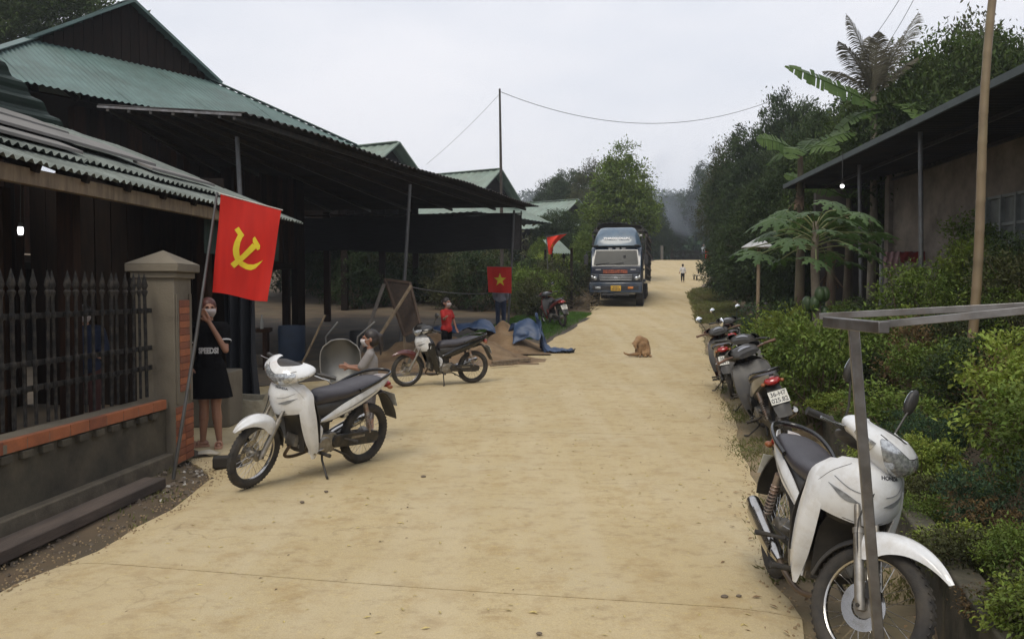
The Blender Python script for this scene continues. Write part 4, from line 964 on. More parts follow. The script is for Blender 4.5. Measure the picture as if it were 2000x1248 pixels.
    for sy in (1, -1):
        mb = MB(); a, b = Vector((-.57, sy*.115, .33)), Vector((-.47, sy*.115, .62)); pts = []
        mb.tube([a, a.lerp(b, .35)], .011, 8); mb.tube([a.lerp(b, .62), b], .022, 12); n = 90
        for k in range(n+1):
            t = k/n; ang = t*2*PI*9; d = (b-a).normalized(); e1 = Vector((0, 1, 0)); e2 = d.cross(e1); pts.append(a.lerp(b, .12+.66*t) + (e1*math.cos(ang) + e2*math.sin(ang))*.023)
        mb.tube(pts, .0045, 5); mb.build('shock_absorber', M('shock_spring', (.24, .15, .11), .4, .5, col2=(.3, .28, .25), scale=20), root)
    # exhaust on the right
    mb = MB(); mb.tube(catmull([(.22, -.03, .30), (.25, -.06, .20), (.12, -.11, .155), (-.05, -.125, .17), (-.20, -.135, .215)], 4), .015, 10); mb.build('exhaust_pipe', M('burnt_pipe', (.16, .12, .09), .5, .7, dirt=(.1, .06, .03), dirt_amt=.7), root)
    mb = MB(); mb.tube([(-.18, -.135, .212), (-.24, -.138, .235), (-.40, -.145, .29), (-.66, -.15, .365), (-.74, -.15, .388), (-.76, -.15, .394)], [.018, .036, .043, .045, .040, .024], 18); m_ = mb.build('muffler', chrome, root)
    mb = MB(); mb.patch([[(-.25, -.178, .275), (-.40, -.192, .325), (-.64, -.198, .40)], [(-.25, -.186, .24), (-.40, -.198, .285), (-.64, -.204, .358)], [(-.25, -.175, .205), (-.40, -.188, .25), (-.64, -.194, .32)]], 3, .004); mb.build('heat_shield', chrome, m_)
    # foot pegs, pedal, stands
    mb = MB(); mb.tube([(.02, -.11, .23), (.02, .11, .23)], .012, 8); mb.build('peg_bar', dark_metal, root)
    for sy in (1, -1):
        mb = MB(); mb.tube([(.02, sy*.13, .235), (.02, sy*.25, .24)], [.014, .018], 10); mb.build('foot_peg', rubber, root)
        mb = MB(); mb.tube([(-.24, sy*.10, .32), (-.30, sy*.17, .31)], .01, 8); mb.tube([(-.30, sy*.16, .31), (-.30, sy*.25, .315)], [.013, .015], 10); mb.build('pillion_peg', rubber, root)
    mb = MB(); mb.tube([(.0, .145, .27), (.10, .155, .26), (.13, .155, .255)], .007, 6); mb.tube([(.13, .14, .255), (.13, .19, .255)], .010, 8); mb.build('gear_pedal', chrome, root)
    mb = MB(); foot_y = .10 + .235*math.tan(math.radians(lean))*1.0 + .07; mb.tube([(-.02, .10, .24), (.0, .13, .15), (.02, foot_y+.02, .004 + (.10+.0)*0)], [.011, .010, .009], 8)
    L_ = math.radians(lean); zfoot = (foot_y+.03)*math.tan(L_); mb = MB(); mb.tube([(-.02, .10, .25), (.0, .135, .17), (.02, foot_y+.03, zfoot+.01)], [.011, .010, .009], 8); mb.tube([(.02, foot_y+.03, zfoot+.012), (.05, foot_y+.07, zfoot+.018)], [.012, .010], 8); mb.build('side_stand', dark_metal, root)
    mb = MB(); mb.tube([(-.18, -.09, .22), (-.30, -.11, .16), (-.34, -.13, .12)], .010, 8); mb.tube([(-.18, .09, .22), (-.30, .11, .16), (-.34, .13, .12)], .010, 8); mb.tube([(-.24, -.10, .19), (-.24, .10, .19)], .009, 6); mb.build('centre_stand', dark_metal, root)
    mb = MB(); mb.tube(catmull([(.34, .05, .93), (.44, .10, .80), (.43, .09, .66), (.50, .08, .52)], 4), .004, 6); mb.tube(catmull([(.34, -.05, .93), (.46, -.06, .78), (.46, -.09, .62), (.56, -.085, .40)], 4), .004, 6); o = F(mb, 'brake_hose', black_plastic)
    if nose_text:
        t_ = text_obj(nose_text, 1.0, 'lettering', M('grey_lettering', (.05, .05, .06), .4), root, Matrix.Identity(4), .02, .03, sx=1.25)
        P_n, N_n = CS
        for v in t_.data.vertices:
            u = .27 - v.co.y*.075; w_ = .655 + v.co.x*.050; nn = N_n(u, w_); nn = nn if nn.x > 0 else -nn; v.co = P_n(u, w_) + nn*(.0042 + v.co.z*.02)
    if body is white_paint:
        gg = M('grey_graphic', (.085, .087, .09), .4, col2=(.20, .205, .21), scale=40)
        for m_ in (0, 1):
            q = (lambda v: 1-v) if m_ else (lambda v: v)
            sticker(CS, [(.52, q(.60)), (.47, q(.72)), (.36, q(.86))], lambda t: .004+.002*math.sin(PI*t), gg, root, 'nose_line')
            sticker(CS, [(.66, q(.60)), (.60, q(.72)), (.47, q(.88))], lambda t: .004+.040*math.sin(PI*t)**1.5, gg, root, 'nose_graphic')
            sticker(CS, [(.12, q(.80)), (.30, q(.90)), (.50, q(.965))], lambda t: .004, black_plastic, root, 'panel_seam')
    if rack:
        mb = MB()
        for sy in (-.07, 0, .07): mb.tube([(-.60, sy, .875), (-.92, sy, .885)], .007, 6)
        mb.tube(catmull([(-.6, .11, .875), (-.86, .11, .885), (-.94, 0, .888), (-.86, -.11, .885), (-.6, -.11, .875)], 4), .008, 8); mb.build('rack', chrome, root)
    return root
def place_bike(rear, front, **kw):
    """rear and front: where the two tyres touch the ground"""
    r, f = Vector(rear), Vector(front); d = f - r; c = (r + f)/2; z = kw.pop('z', 0)
    return motorbike(loc=(c.x, c.y, z), heading=math.atan2(d.y, d.x), **kw)
grip_rust = M('rusty_grip', (.14, .075, .045), .7, col2=(.08, .045, .03))
dusty_grey = M('dusty_dark_plastic', (.05, .047, .043), .6, col2=(.03, .028, .026), dirt=(.20, .15, .09), dirt_amt=.6, dirt_scale=5)
dark_red = M('dark_red_paint', (.085, .012, .010), .3, coat=.5, dirt=(.13, .1, .06), dirt_amt=.4)
bright_red = M('red_paint', (.26, .016, .012), .3, coat=.5, dirt=(.13, .1, .06), dirt_amt=.3)
silver = M('silver_paint', (.32, .32, .33), .35, .4, coat=.4, dirt=(.2, .16, .1), dirt_amt=.5)
place_bike((-1.42, 7.66), (-2.14, 6.66), label='white motorbike parked at the left, nearest the woman and the gate pier', lean=9, steer_deg=12, nose_text='HONDA', z=.008)
place_bike((-.68, 14.35), (-1.80, 13.75), label='black and white motorbike parked side on in front of the sand piles', lean=7, steer_deg=4, body=white_paint, cowl=black_gloss, leg=black_gloss, tail=black_gloss, fenderm=dark_red, side=white_paint, mirrors='l', z=.008)
place_bike((1.49, 4.60), (1.475, 3.45), label='white motorbike at the right front beside the steel frame, seen from the front', lean=9, steer_deg=34, nose_text='HONDA', mirrors='LR', sc=.97, z=.0)
place_bike((2.90, 8.55), (3.0, 9.72), label='dusty grey motorbike with a two line number plate, nearest of the row facing away', lean=17, steer_deg=12, body=dusty_grey, tail=silver, grip=grip_rust, plate_txt=('36-H7', '025.82'), z=-.02)
place_bike((3.13, 10.45), (3.46, 11.6), label='black motorbike second in the row, just beyond the one with the full number plate', lean=11, steer_deg=-12, body=black_gloss, mirrors='L', z=-.02)
place_bike((3.38, 12.5), (3.66, 13.7), label='dark red motorbike third in the row with a partly hidden number plate', lean=12, steer_deg=8, body=dark_red, grip=grip_rust, mirrors='l', plate_txt=('36-B3', '041.'), z=0)
place_bike((4.40, 15.9), (4.65, 17.1), label='black motorbike fourth in the row with a round mirror catching the sky', lean=10, steer_deg=0, body=black_gloss, mirrors='lr', z=.03)
place_bike((5.4, 17.9), (5.25, 16.7), label='red and black motorbike with a white headlamp cowl at the far end of the row', lean=10, steer_deg=10, body=dark_red, cowl=white_paint, mirrors='r', z=.05)
place_bike((1.60, 25.6), (1.15, 26.8), label='red motorbike parked on the grass patch left of the truck', lean=9, steer_deg=8, body=bright_red, z=.50, sc=1.05, group='motorbikes parked along the road', mirrors='r', plate_txt=('36-B5', '120.'))
# ================================================================ RIGHT SIDE
def gz(x, y): return float(H(x, y))
# low retaining wall along the drain at the right front
rw = empty('retaining_wall', (wallx(5), 5, 0), 0, 'low mossy concrete retaining wall behind the white motorbike at the right front', 'wall')
wd = Vector((.27, 1, 0)).normalized()
for k in range(6):
    y0 = 1.2 + k*1.4; a, b = Vector((wallx(y0)-.03-wallx(5), y0-5, .03)), Vector((wallx(y0+1.4)-.03-wallx(5), y0+1.385-5, .03))
    MB().beam(a, b, .14, .46).build('wall_block', M('mossy_concrete', (.10, .085, .06), .95, col2=(.035, .035, .022), scale=3.5, detail=9, bump=.6, bscale=24, dirt=(.20, .17, .12), dirt_amt=.5, dirt_scale=5), rw, bevel=.012)
# house on the terrace
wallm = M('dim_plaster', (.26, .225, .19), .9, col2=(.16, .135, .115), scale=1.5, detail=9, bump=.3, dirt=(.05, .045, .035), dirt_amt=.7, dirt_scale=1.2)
HX = lambda y: 8.75 - .02*(y - 12)
rh = empty('terrace_house', (9, 16, 1.2), 0, 'grey plaster house on the raised terrace under the dark sheet awning at the right', 'house')
def R_(v): return Vector(v) - Vector((9, 16, 1.2))
def wall_seg(y0, y1, z0, z1, name='wall'):
    MB().beam(R_((HX(y0)+.1, y0, (z0+z1)/2)), R_((HX(y1)+.1, y1, (z0+z1)/2)), .2, z1-z0).build(name, wallm, rh)
wall_seg(8.0, 13.7, .9, 4.3); wall_seg(13.7, 15.05, .9, 2.28); wall_seg(13.7, 15.05, 3.31, 4.3); wall_seg(15.05, 18.6, .9, 4.3)
MB().box(R_((HX(18.6)+1.6, 18.7, 2.6)), (3.4, .2, 3.4)).build('wall', wallm, rh)
winm = M('window_frame_paint', (.22, .24, .23), .5); glassd = M('curtained_glass', (.16, .17, .165), .25, spec=.8)
wf = empty('window', R_((HX(14.4), 14.375, 2.795)), 0, parent=rh)
for dy in (-.66, -.22, .22, .66): MB().box((0, dy, 0), (.10, .05, 1.04)).build('frame', winm, wf)
for dz in (-.5, 0, .5): MB().box((.01, 0, dz), (.08, 1.34, .05)).build('frame', winm, wf)
for dy in (-.44, 0, .44):
    for dz in (-.25, .25): MB().box((.03, dy, dz), (.01, .38, .44)).build('pane', glassd, wf)
# door leaf, half open, white metal with bars
dm = M('white_metal_door', (.62, .63, .64), .45, col2=(.33, .34, .35), dirt=(.15, .13, .1), dirt_amt=.5)
dp = at(1717, 590, 19.2)
dr = empty('metal_door', (dp.x, 19.2, 1.28), math.radians(-8), 'narrow white metal door leaf standing open at the far corner of the terrace house', 'door')
for (x, w) in ((.025, .05), (.60, .05), (.31, .04)): MB().box((x, 0, .78), (w, .045, 1.56)).build('stile', dm, dr, bevel=.004)
for z in (.03, .52, .66, 1.53): MB().box((.31, 0, z), (.54, .04, .05)).build('crossbar', dm, dr, bevel=.003)
MB().box((.31, .012, .27), (.52, .012, .44)).build('panel', M('door_panel', (.13, .14, .15), .5), dr)
for k in range(6): MB().box((.09+k*.09, 0, 1.09), (.014, .014, .86)).build('grille_bar', dm, dr)
# doorway opening darkness behind is the wall's open end: inner back wall
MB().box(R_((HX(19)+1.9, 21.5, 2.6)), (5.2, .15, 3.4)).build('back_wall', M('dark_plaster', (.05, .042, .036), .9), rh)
# awning: corrugated, edge beside the road
AC, AN = at(1533, 362, 20), at(2000, 130, 9.4); ANN = AC.lerp(AN, 1.45)
aw = empty('awning', (AC.x, AC.y, 1.2), 0, 'long dark sheet awning on thin posts sloping along the terrace house at the right', 'awning')
def A_(v): return Vector(v) - Vector((AC.x, AC.y, 1.2))
La = (ANN - AC).length; awd = (ANN-AC).normalized(); inn = Vector((1, .10, 0)).normalized()
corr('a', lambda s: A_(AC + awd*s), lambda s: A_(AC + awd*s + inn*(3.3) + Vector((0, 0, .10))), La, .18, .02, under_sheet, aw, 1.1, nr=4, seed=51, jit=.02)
MB().beam(A_(AC - Vector((0.03, 0, .04))), A_(ANN - Vector((.03, 0, .04))), .04, .10).build('fascia', M('awning_fascia', (.045, .06, .058), .6), aw)
MB().beam(A_(AC - Vector((0, 0.05, .05))), A_(AC - Vector((0, 0.05, .0)) + inn*3.3), .04, .09).build('fascia', under_sheet, aw)
for k in (1, 2.1, 3.1): MB().beam(A_(AC + inn*k - Vector((0, 0, .05))), A_(ANN + inn*k - Vector((0, 0, .05))), .05, .06).build('purlin', dark_metal, aw)
for (tx_, ty_, bx_, Yd) in ((1678, 345, 1683, 16.4), (1797, 292, 1801, 13.0)):
    a = at(tx_, ty_, Yd); x = xat(bx_, Yd); MB().tube([A_((x, Yd, gz(x, Yd)-.1)), A_((a.x, Yd, 4.12))], .036, 10).build('post', post_mat, aw)
# hanging light under the awning
bp_ = at(1645, 364, 15.5)
blb = empty('awning_bulb', bp_, 0, 'round lit bulb glowing under the far end of the right awning', 'lamp')
MB().ball((0, 0, 0), .038, 14, 10).build('bulb', glow, blb); mb = MB(); mb.tube([(0, 0, .03), (0, 0, .62)], .006, 5); mb.cyl((0, 0, .03), (0, 0, .08), .02); mb.build('cable', black_plastic, blb)
# laundry bar with red cloth, things by the door
ld = empty('laundry_rail', (8.22, 17.2, 2.35), 0, 'thin rail with red and pink cloths beside the white metal door', 'laundry')
MB().tube([(-.5, 0, .02), (.95, 0, .03)], .012, 6).build('rail', steel, ld)
redc = M('red_cloth', (.17, .015, .012), .85, bump=.3); pinkc = M('pink_cloth', (.36, .22, .22), .85)
for (x0, x1, h, m_) in ((-.1, .6, .22, redc), (-.45, -.12, .34, pinkc)):
    g = [[(lerp(x0, x1, i/9), .025*math.sin(i*1.9+j) + (-.015 if j < 2 else -.03), .03 - h*j/4*(1+.15*math.sin(i*2.2))) for i in range(10)] for j in range(5)]
    MB().patch(g, 2, .01).build('cloth', m_, ld)
for (x, y, z, h) in ((-.45, 0, 0, 1), (.9, 0, 0, 1)): MB().tube([(x, .0, -1.2), (x, 0, .03)], .02, 6).build('support', post_mat, ld)
ld.location.z = gz(8.22, 17.2) + 1.16
# long trough / bench with a white sack
bt = empty('brick_trough', (6.9, 17.6, gz(6.9, 17.6)), .1, 'low brown brick trough on the terrace with odds and ends in it', 'trough')
MB().box((0, 0, .2), (1.6, .8, .4)).build('basin', M('brown_masonry', (.10, .065, .045), .9, col2=(.05, .035, .028), scale=5, bump=.5), bt, bevel=.03)
MB().box((0, 0, .43), (1.7, .9, .05)).build('rim', slabmat, bt, bevel=.01)
o = MB().patch([[(-.22, 0, 0), (-.12, .1, .02), (.1, .12, .0), (.32, .05, -.01)], [(-.2, -.03, .16), (-.13, .0, .2), (.05, .05, .16), (.22, 0, .04)], [(-.17, -.05, .34), (-.13, -.03, .33), (-.02, -.01, .2), (.1, -.03, .08)]], 3, .03).build('white_sack', M('white_sack', (.5, .48, .48), .8), None)
o.location = (6.33, 16.9, gz(6.33, 16.9)+.48); tag(o, 'crumpled white sack peaked on the trough behind the papaya trunk', 'sack')
MB().box((0, 0, .24), (.5, .4, .48)).build('crate', dark_metal, None, bevel=.02)
o = bpy.context.scene.objects['crate']; o.location = (6.33, 16.95, gz(6.33, 16.95)); tag(o, 'dark crate under the white sack by the trough', 'crate')
# pole seat with a cone roof (little white tin shade on a post)
sh = empty('tin_shade', (xat(1479, 16), 16.0, 0), 0, 'small white tin shade like an umbrella on a wooden post behind the motorbikes', 'shade'); x0 = xat(1479, 16); sh.location.z = gz(x0, 16)
zt = at(1479, 470, 16).z - sh.location.z
MB().tube([(0, 0, -.2), (.02, 0, zt-.1)], .035, 8).build('post', timber, sh)
for k in range(8):
    a0, a1 = 2*PI*k/8+.1, 2*PI*(k+1)/8+.08
    V = [(0.02, 0, zt+.07), (.33*math.cos(a0), .33*math.sin(a0), zt-.13), (.33*math.cos(a1), .33*math.sin(a1), zt-.13)]
    mb = MB(); mb.add(V + [(p[0], p[1], p[2]-.012) for p in V], [(0, 1, 2), (5, 4, 3), (1, 4, 5, 2), (0, 3, 4, 1), (2, 5, 3, 0)]); mb.build('roof_panel', M('white_tin', (.42, .42, .42), .5, col2=(.3, .3, .3)), sh, smooth=False)
# steel frame in the right foreground
sf = empty('steel_frame', (1.36, 3.12, 0), 0, 'welded square steel tube frame with leaning post in the right foreground', 'frame')
def Q_(v): return Vector(v) - Vector((1.36, 3.12, 0))
a, b = at(1667, 641, 3.05), at(1716, 1248, 3.05); b2 = a + (b-a)*1.22
R0 = (a-b2).normalized()
MB().beam(Q_(b2), Q_(a), .037, .037, up=(.25, 1, 0)).build('post', steel, sf, bevel=.003)
c0, c1 = at(1616, 629, 3.15), at(1727, 640, 2.75)
MB().beam(Q_(c0), Q_(c1), .040, .040).build('crossbar', steel, sf, bevel=.003)
for (p, q, Y0, Y1) in (((1600, 618), (2030, 596), 3.3, 3.0), ((1702, 636), (2030, 604), 2.85, 2.6)):
    u_, v_ = at(*p, Y0), at(*q, Y1); v2 = u_ + (v_-u_)*1.9
    MB().beam(Q_(u_ + Vector((0, 0, .0))), Q_(v2), .022, .026).build('rail', steel, sf, bevel=.002)
v_ = at(2030, 600, 2.8); vv = at(1702, 636, 2.85) + (at(2030, 604, 2.6)-at(1702, 636, 2.85))*1.88
MB().beam(Q_((vv.x, vv.y, gz(vv.x, vv.y)-.1)), Q_((vv.x+.01, vv.y, vv.z-.02)), .042, .042).build('post', steel, sf, bevel=.003)
# bamboo pole
bm_ = M('bamboo', (.20, .155, .08), .55, col2=(.15, .10, .06), scale=3, stretch=(1, 1, .3), dirt=(.1, .08, .05), dirt_amt=.6, dirt_scale=6)
a, b = at(1886, 770, 8.4), at(1941, -10, 8.4); d = b - a; a.z = gz(a.x, 8.4) - .2
pts = []; rs = []
n = 17
for k in range(n+1):
    t = k/n; p = a.lerp(a + d*1.25, t) + Vector((.03*math.sin(t*7), 0, 0)); r0 = lerp(.050, .036, t)
    for dt, rr_ in ((-.006, 1), (0, 1.07), (.006, 1)): pts.append(p + d.normalized()*dt*4); rs.append(r0*rr_)
o = MB().tube([p - a for p in pts], rs, 12).build('bamboo_pole', bm_, None); o.location = a; tag(o, 'tall leaning bamboo pole planted in the bank at the right edge', 'pole')

# ================================================================ VEGETATION
def shrub(blobs, ncl, per, leaf, mat, seed, spread=.07, h=.9, aspect=.5, stems=7, up=.9):
    C, out, cc = clumps(blobs, ncl, per, spread, seed, shell=.7); C[:, 2] = np.maximum(C[:, 2], .01); V, F = leaves(C, leaf, aspect, up, out, seed=seed+1)
    fol = fast_mesh('foliage', V, F, mat); r = random.Random(seed); mb = MB()
    for k in range(stems*3):
        t = Vector(cc[r.randrange(len(cc))]); t.z = max(t.z, .1); s = Vector((r.uniform(-.08, .08), r.uniform(-.08, .08), -.1)); m_ = s.lerp(t, .5) + Vector((r.uniform(-.08, .08), r.uniform(-.08, .08), .05))
        mb.tube([s, m_, t], [.012, .008, .004], 5)
    return fol, mb.mesh('stems', M('twig', (.12, .09, .05), .9))
SB = {}
shapes = [[(0, 0, .45, .45, .45, .40), (.3, .1, .75, .28, .28, .25), (-.25, -.1, .7, .28, .3, .25)],
          [(0, 0, .40, .55, .5, .32), (.35, .2, .35, .35, .35, .30), (-.3, .1, .65, .25, .25, .22)],
          [(0, 0, .7, .35, .35, .55), (.15, .1, 1.15, .22, .22, .25)],
          [(0, 0, .22, .6, .55, .20), (.3, -.1, .25, .35, .35, .2)]]
k = 0
for key, mt in (('mid', G['mid']), ('lime', G['lime']), ('blue', G['blue']), ('dark', G['dark']), ('olive', G['olive']), ('brown', G['brown'])):
    for i, sp in enumerate(shapes):
        SB[key, i] = shrub(sp, (125 if i != 3 else 90) if key != 'brown' else 55, 36, .047 if key != 'lime' else .052, mt, 100+k, aspect=.55 if key != 'blue' else .42); k += 1
fb = {}
def put_shrub(key, i, x, y, sc, label, group, rz=None, name='shrub', zoff=0):
    r = empty(name, (x, y, gz(x, y)+zoff), random.random()*6.28 if rz is None else rz, label, 'shrub', group); r.scale = (sc, sc, sc*random.uniform(.85, 1.15))
    for nm, me in zip(('foliage', 'stems'), SB[key, i]): link(nm, me, r)
    return r
rg = random.Random(11); cnt = 0; used = set()
CN = {'mid': 'mid green', 'lime': 'yellow green', 'blue': 'bluish green', 'dark': 'dark green', 'olive': 'olive green', 'brown': 'dry brown'}
ZN = ((3.4, 'behind the near motorbike wheel'), (5, 'right behind the near white motorbike'), (6.6, 'behind the steel frame post'), (8.2, 'before the bamboo pole'), (9.8, 'behind the bamboo pole'), (11.3, 'beside the papaya trunk'), (13, 'beyond the papaya trunk'), (15.2, 'beside the third motorbike'), (17.6, 'near the tin shade'), (20.5, 'just beyond the tin shade'), (99, 'far beyond the tin shade'))
def shrub_label(key, i, q, sc, yy):
    z = next(t for lim, t in ZN if yy < lim); row = 'at the bank foot' if q < .7 else 'low on the bank' if q < 1.6 else 'halfway up the bank' if q < 2.7 else 'high on the bank' if q < 3.9 else 'at the terrace edge'
    return '%s %s %s %s %s' % ('small' if sc < .5 else 'middling' if sc < .66 else 'big', CN[key], ('bushy shrub', 'spreading shrub', 'upright shrub', 'creeping plant')[i], row, z)
y = 1.5
while y < 24:
    edge = (wallx(y) if y < 9.6 else float(xr(y)) + .9)
    step = .42 + .02*y
    for q in np.arange(.3, 5.2, .55 + .02*y):
        x = edge + q + rg.uniform(-.2, .2); yy = y + rg.uniform(-.22, .22)
        key = rg.choices(['mid', 'lime', 'blue', 'dark', 'olive', 'brown'], [4, 2.4, 1.6, 1.6, 1.6, 1.3])[0]
        i = rg.choices([0, 1, 2, 3], [3, 3, 1 if q > 1 else 0, 4])[0]
        sc = rg.uniform(.45, .85)*(1 if q > .9 else .6)
        if q > 2.6: sc *= .8
        if 12 < yy < 20 and x > 7.4: continue
        if yy > 9 and x > 8.3: continue
        if rg.random() < .17: continue
        lb_ = shrub_label(key, i, q, sc, yy)
        if lb_ in used: lb_ = shrub_label(key, i, q, {0: .4, 1: .6, 2: .9}[(0 if sc < .5 else 1 if sc < .66 else 2)], yy) if False else lb_.replace(' shrub', ' bush').replace('creeping plant', 'creeper')
        if lb_ in used: continue
        used.add(lb_); put_shrub(key, i, x, yy, sc, lb_, 'shrubs covering the right bank'); cnt += 1
    y += step
for n_ in range(26):
    y = 2.0 + n_*.30; x = wallx(y) + .12 + .12*math.sin(n_*2.3); key = ('lime', 'brown', 'mid', 'olive')[n_ % 4]
    put_shrub(key, 3 if n_ % 3 else 1, x, y, .30 + .16*((n_*7) % 5)/4, 'little %s plant spilling over the retaining wall, %s from the near end' % (CN[key], ('nearest first second third fourth fifth sixth seventh eighth ninth tenth eleventh twelfth thirteenth fourteenth fifteenth sixteenth seventeenth eighteenth nineteenth twentieth twenty-first twenty-second twenty-third twenty-fourth twenty-fifth twenty-sixth').split()[n_+1]), 'plants spilling over the retaining wall')
# climbing, arching stems of the nearest big shrubs
for (x, y, key, i, sc) in ((3.5, 5.6, 'lime', 0, .85), (3.3, 6.9, 'mid', 1, .8), (3.9, 5.2, 'brown', 2, .9), (4.4, 8.9, 'brown', 0, .8), (3.2, 4.3, 'mid', 0, .75), (3.6, 9.8, 'mid', 0, 1.15), (4.4, 10.6, 'mid', 1, 1.3), (4.1, 12.4, 'lime', 0, 1.3), (4.9, 11.6, 'mid', 0, 1.2), (4.8, 13.8, 'mid', 1, 1.3), (5.0, 15.4, 'dark', 0, 1.3), (5.3, 17, 'blue', 0, 1.4), (7.1, 12.6, 'lime', 0, 1.2), (7.6, 11.5, 'mid', 2, 1.1), (6.6, 10.4, 'mid', 1, 1.1), (7.3, 9.6, 'lime', 1, .9), (6.2, 14.2, 'dark', 1, 1.0)):
    put_shrub(key, i, x, y, sc, {'mid': 'large mid green shrub standing out on the right bank', 'lime': 'large bright green shrub standing out on the right bank', 'dark': 'large dark shrub standing out on the right bank', 'blue': 'large bluish shrub standing out on the right bank', 'brown': 'dry brown twiggy shrub standing out on the right bank'}[key].replace('standing out on the right bank', next(t for lim, t in ZN if y < lim) + (', nearer the house' if x > 6 else ', nearer the road' if x < 4.2 else '')), 'larger shrubs on the right bank')
for n_, (x, y, key, i, sc) in enumerate(((6.6, 8.9, 'mid', 2, .75), (7.2, 10.2, 'mid', 0, .85), (6.1, 9.9, 'dark', 2, .8), (7.6, 11.0, 'lime', 2, .85), (6.9, 11.6, 'dark', 0, .95), (7.5, 13.2, 'mid', 2, 1.2), (6.2, 12.6, 'mid', 0, 1.2), (5.6, 9.0, 'olive', 0, 1.1), (6.3, 7.6, 'mid', 1, 1.2), (5.5, 7.0, 'dark', 0, 1.0))):
    put_shrub(key, i, x, y, sc, 'tall %s %s on the terrace, %s %s' % (CN[key], ('bush', 'spreading shrub', 'upright shrub')[i], ('nearer the wall' if x > 6.8 else 'nearer the road'), ('below the window' if y < 9.5 else 'beside the bamboo pole' if y < 11.2 else 'by the awning posts')), 'tall shrubs before the terrace house')
# verge grass and weeds
def grass(name, pts, blade, mat, seed, label, wid=.006):
    r = np.random.default_rng(seed); n = len(pts); P = np.asarray(pts); h = blade*(.5+r.random(n)); a = r.random(n)*6.28; ln = r.normal(size=(n, 2))*.45*h[:, None]
    sx, sy = np.cos(a)*wid, np.sin(a)*wid; z = P[:, 2]-.01
    V = np.stack([np.stack([P[:, 0]-sx, P[:, 1]-sy, z], 1), np.stack([P[:, 0]+sx, P[:, 1]+sy, z], 1), np.stack([P[:, 0]+ln[:, 0]*.5+sx*.6, P[:, 1]+ln[:, 1]*.5+sy*.6, z+h*.6], 1), np.stack([P[:, 0]+ln[:, 0], P[:, 1]+ln[:, 1], z+h*.9], 1)], 1).reshape(-1, 3)
    F = np.arange(n)[:, None]*4 + np.array([[0, 1, 2, 3]])
    o = link(name, fast_mesh(name, V, F, mat)); tag(o, label, 'grass', kind='stuff'); return o
r = np.random.default_rng(5)
def scatter(n, y0, y1, xa, xb, thr=.0, f=2.3):
    y = r.uniform(y0, y1, n); t = r.random(n); x = xa(y) + t*(xb(y)-xa(y)); m = nz2(x, y, f) + r.normal(size=n)*.25 > thr
    x, y = x[m], y[m]; return np.stack([x, y, H(x, y)], 1)
gm = leafmat('grass_blade', (.11, .135, .04), (.15, .13, .06), island=.3); gm2 = leafmat('grass_fresh', (.085, .16, .03), (.06, .12, .025), island=.3)
grass('verge_grass', np.vstack([scatter(26000, 4.5, 14, lambda y: xr(y)-.12, lambda y: np.where(y < 9.6, wallx(y), xr(y)+1.1), .1), scatter(20000, 14, 45, lambda y: xr(y)-.1, lambda y: xr(y)+1.6, -.2)]), .06, gm, 1, 'patchy short grass and weeds on the right verge')
grass('far_verge_grass', scatter(14000, 27, 46, lambda y: xr(y)-.15, lambda y: xr(y)+1.6, -.9), .14, gm, 2, 'green grass on the verge beyond the row of motorbikes', .012)
def lawn(y): return xl(y)
grass('left_grass_patch', np.vstack([scatter(30000, 22.5, 31, lambda y: xl(y)-2.4, lambda y: xl(y)+.05, -1.2)]), .09, gm2, 3, 'bright green grass patch under the red motorbike', .009)
grass('dirt_strip_weeds', scatter(2600, 5.5, 8.4, lambda y: xl(y)-.7, lambda y: xl(y)+.05, .55), .04, gm, 4, 'sparse weeds in the dirt beside the gate pier')

# ---- trees
T = {}
T['round'] = make_tree('t', [(0, 0, 3.4, 1.7, 1.6, 1.2), (.1, 0, 4.6, 1.25, 1.2, 1.0), (.05, 0, 5.5, .7, .7, .75), (-.9, .2, 2.9, .9, .9, .8), (.95, 0, 3.1, .9, .9, .8)], 380, 80, .13, G['mid'], 201, 3.2, .16, .19)
T['broad'] = make_tree('t', [(0, 0, 4.2, 2.4, 2.2, 1.5), (1.5, .4, 3.4, 1.4, 1.3, 1.1), (-1.6, 0, 3.6, 1.5, 1.3, 1.1), (.3, 0, 5.4, 1.4, 1.3, .9), (-.8, -.5, 2.5, 1.3, 1.2, .8), (.9, .2, 2.3, 1.2, 1.1, .8)], 560, 75, .13, G['dark'], 202, 3.6, .2, .20)
T['loose'] = make_tree('t', [(0, 0, 4.8, 1.3, 1.3, 1.5), (.9, .3, 3.6, 1.1, 1.1, 1.1), (-.9, .1, 3.9, 1.0, 1.0, .9), (.2, 0, 6.3, .7, .7, .7)], 260, 60, .12, G['olive'], 203, 4.2, .13, .22)
T['dense'] = make_tree('t', [(0, 0, 2.4, 1.8, 1.7, 1.7), (1.0, .3, 1.6, 1.2, 1.2, 1.2), (-1.1, 0, 1.7, 1.3, 1.2, 1.2), (.1, 0, 4.0, 1.1, 1.1, .9)], 540, 75, .12, G['dark'], 204, 2.6, .15, .19)
T['litchi'] = make_tree('t', [(0, 0, 2.9, 2.0, 1.8, 1.2), (1.3, 0, 2.6, 1.2, 1.2, 1.0), (-1.3, 0, 2.3, 1.2, 1.2, .9), (.2, .2, 3.8, 1.2, 1.1, .7)], 560, 75, .10, G['tree'], 205, 2.4, .2, .19)
def tree(kind, x, y, sc, label, group=None, rz=0, zoff=0, squash=1):
    return put_tree(kind + '_tree' if kind != 'litchi' else 'fruit_tree', T[kind], (x, y, gz(x, y)+zoff), rz, (sc*squash, sc*squash, sc), label, 'tree', group)
X_ = lambda px, Y: xat(px, Y)
# the round bright tree over the truck

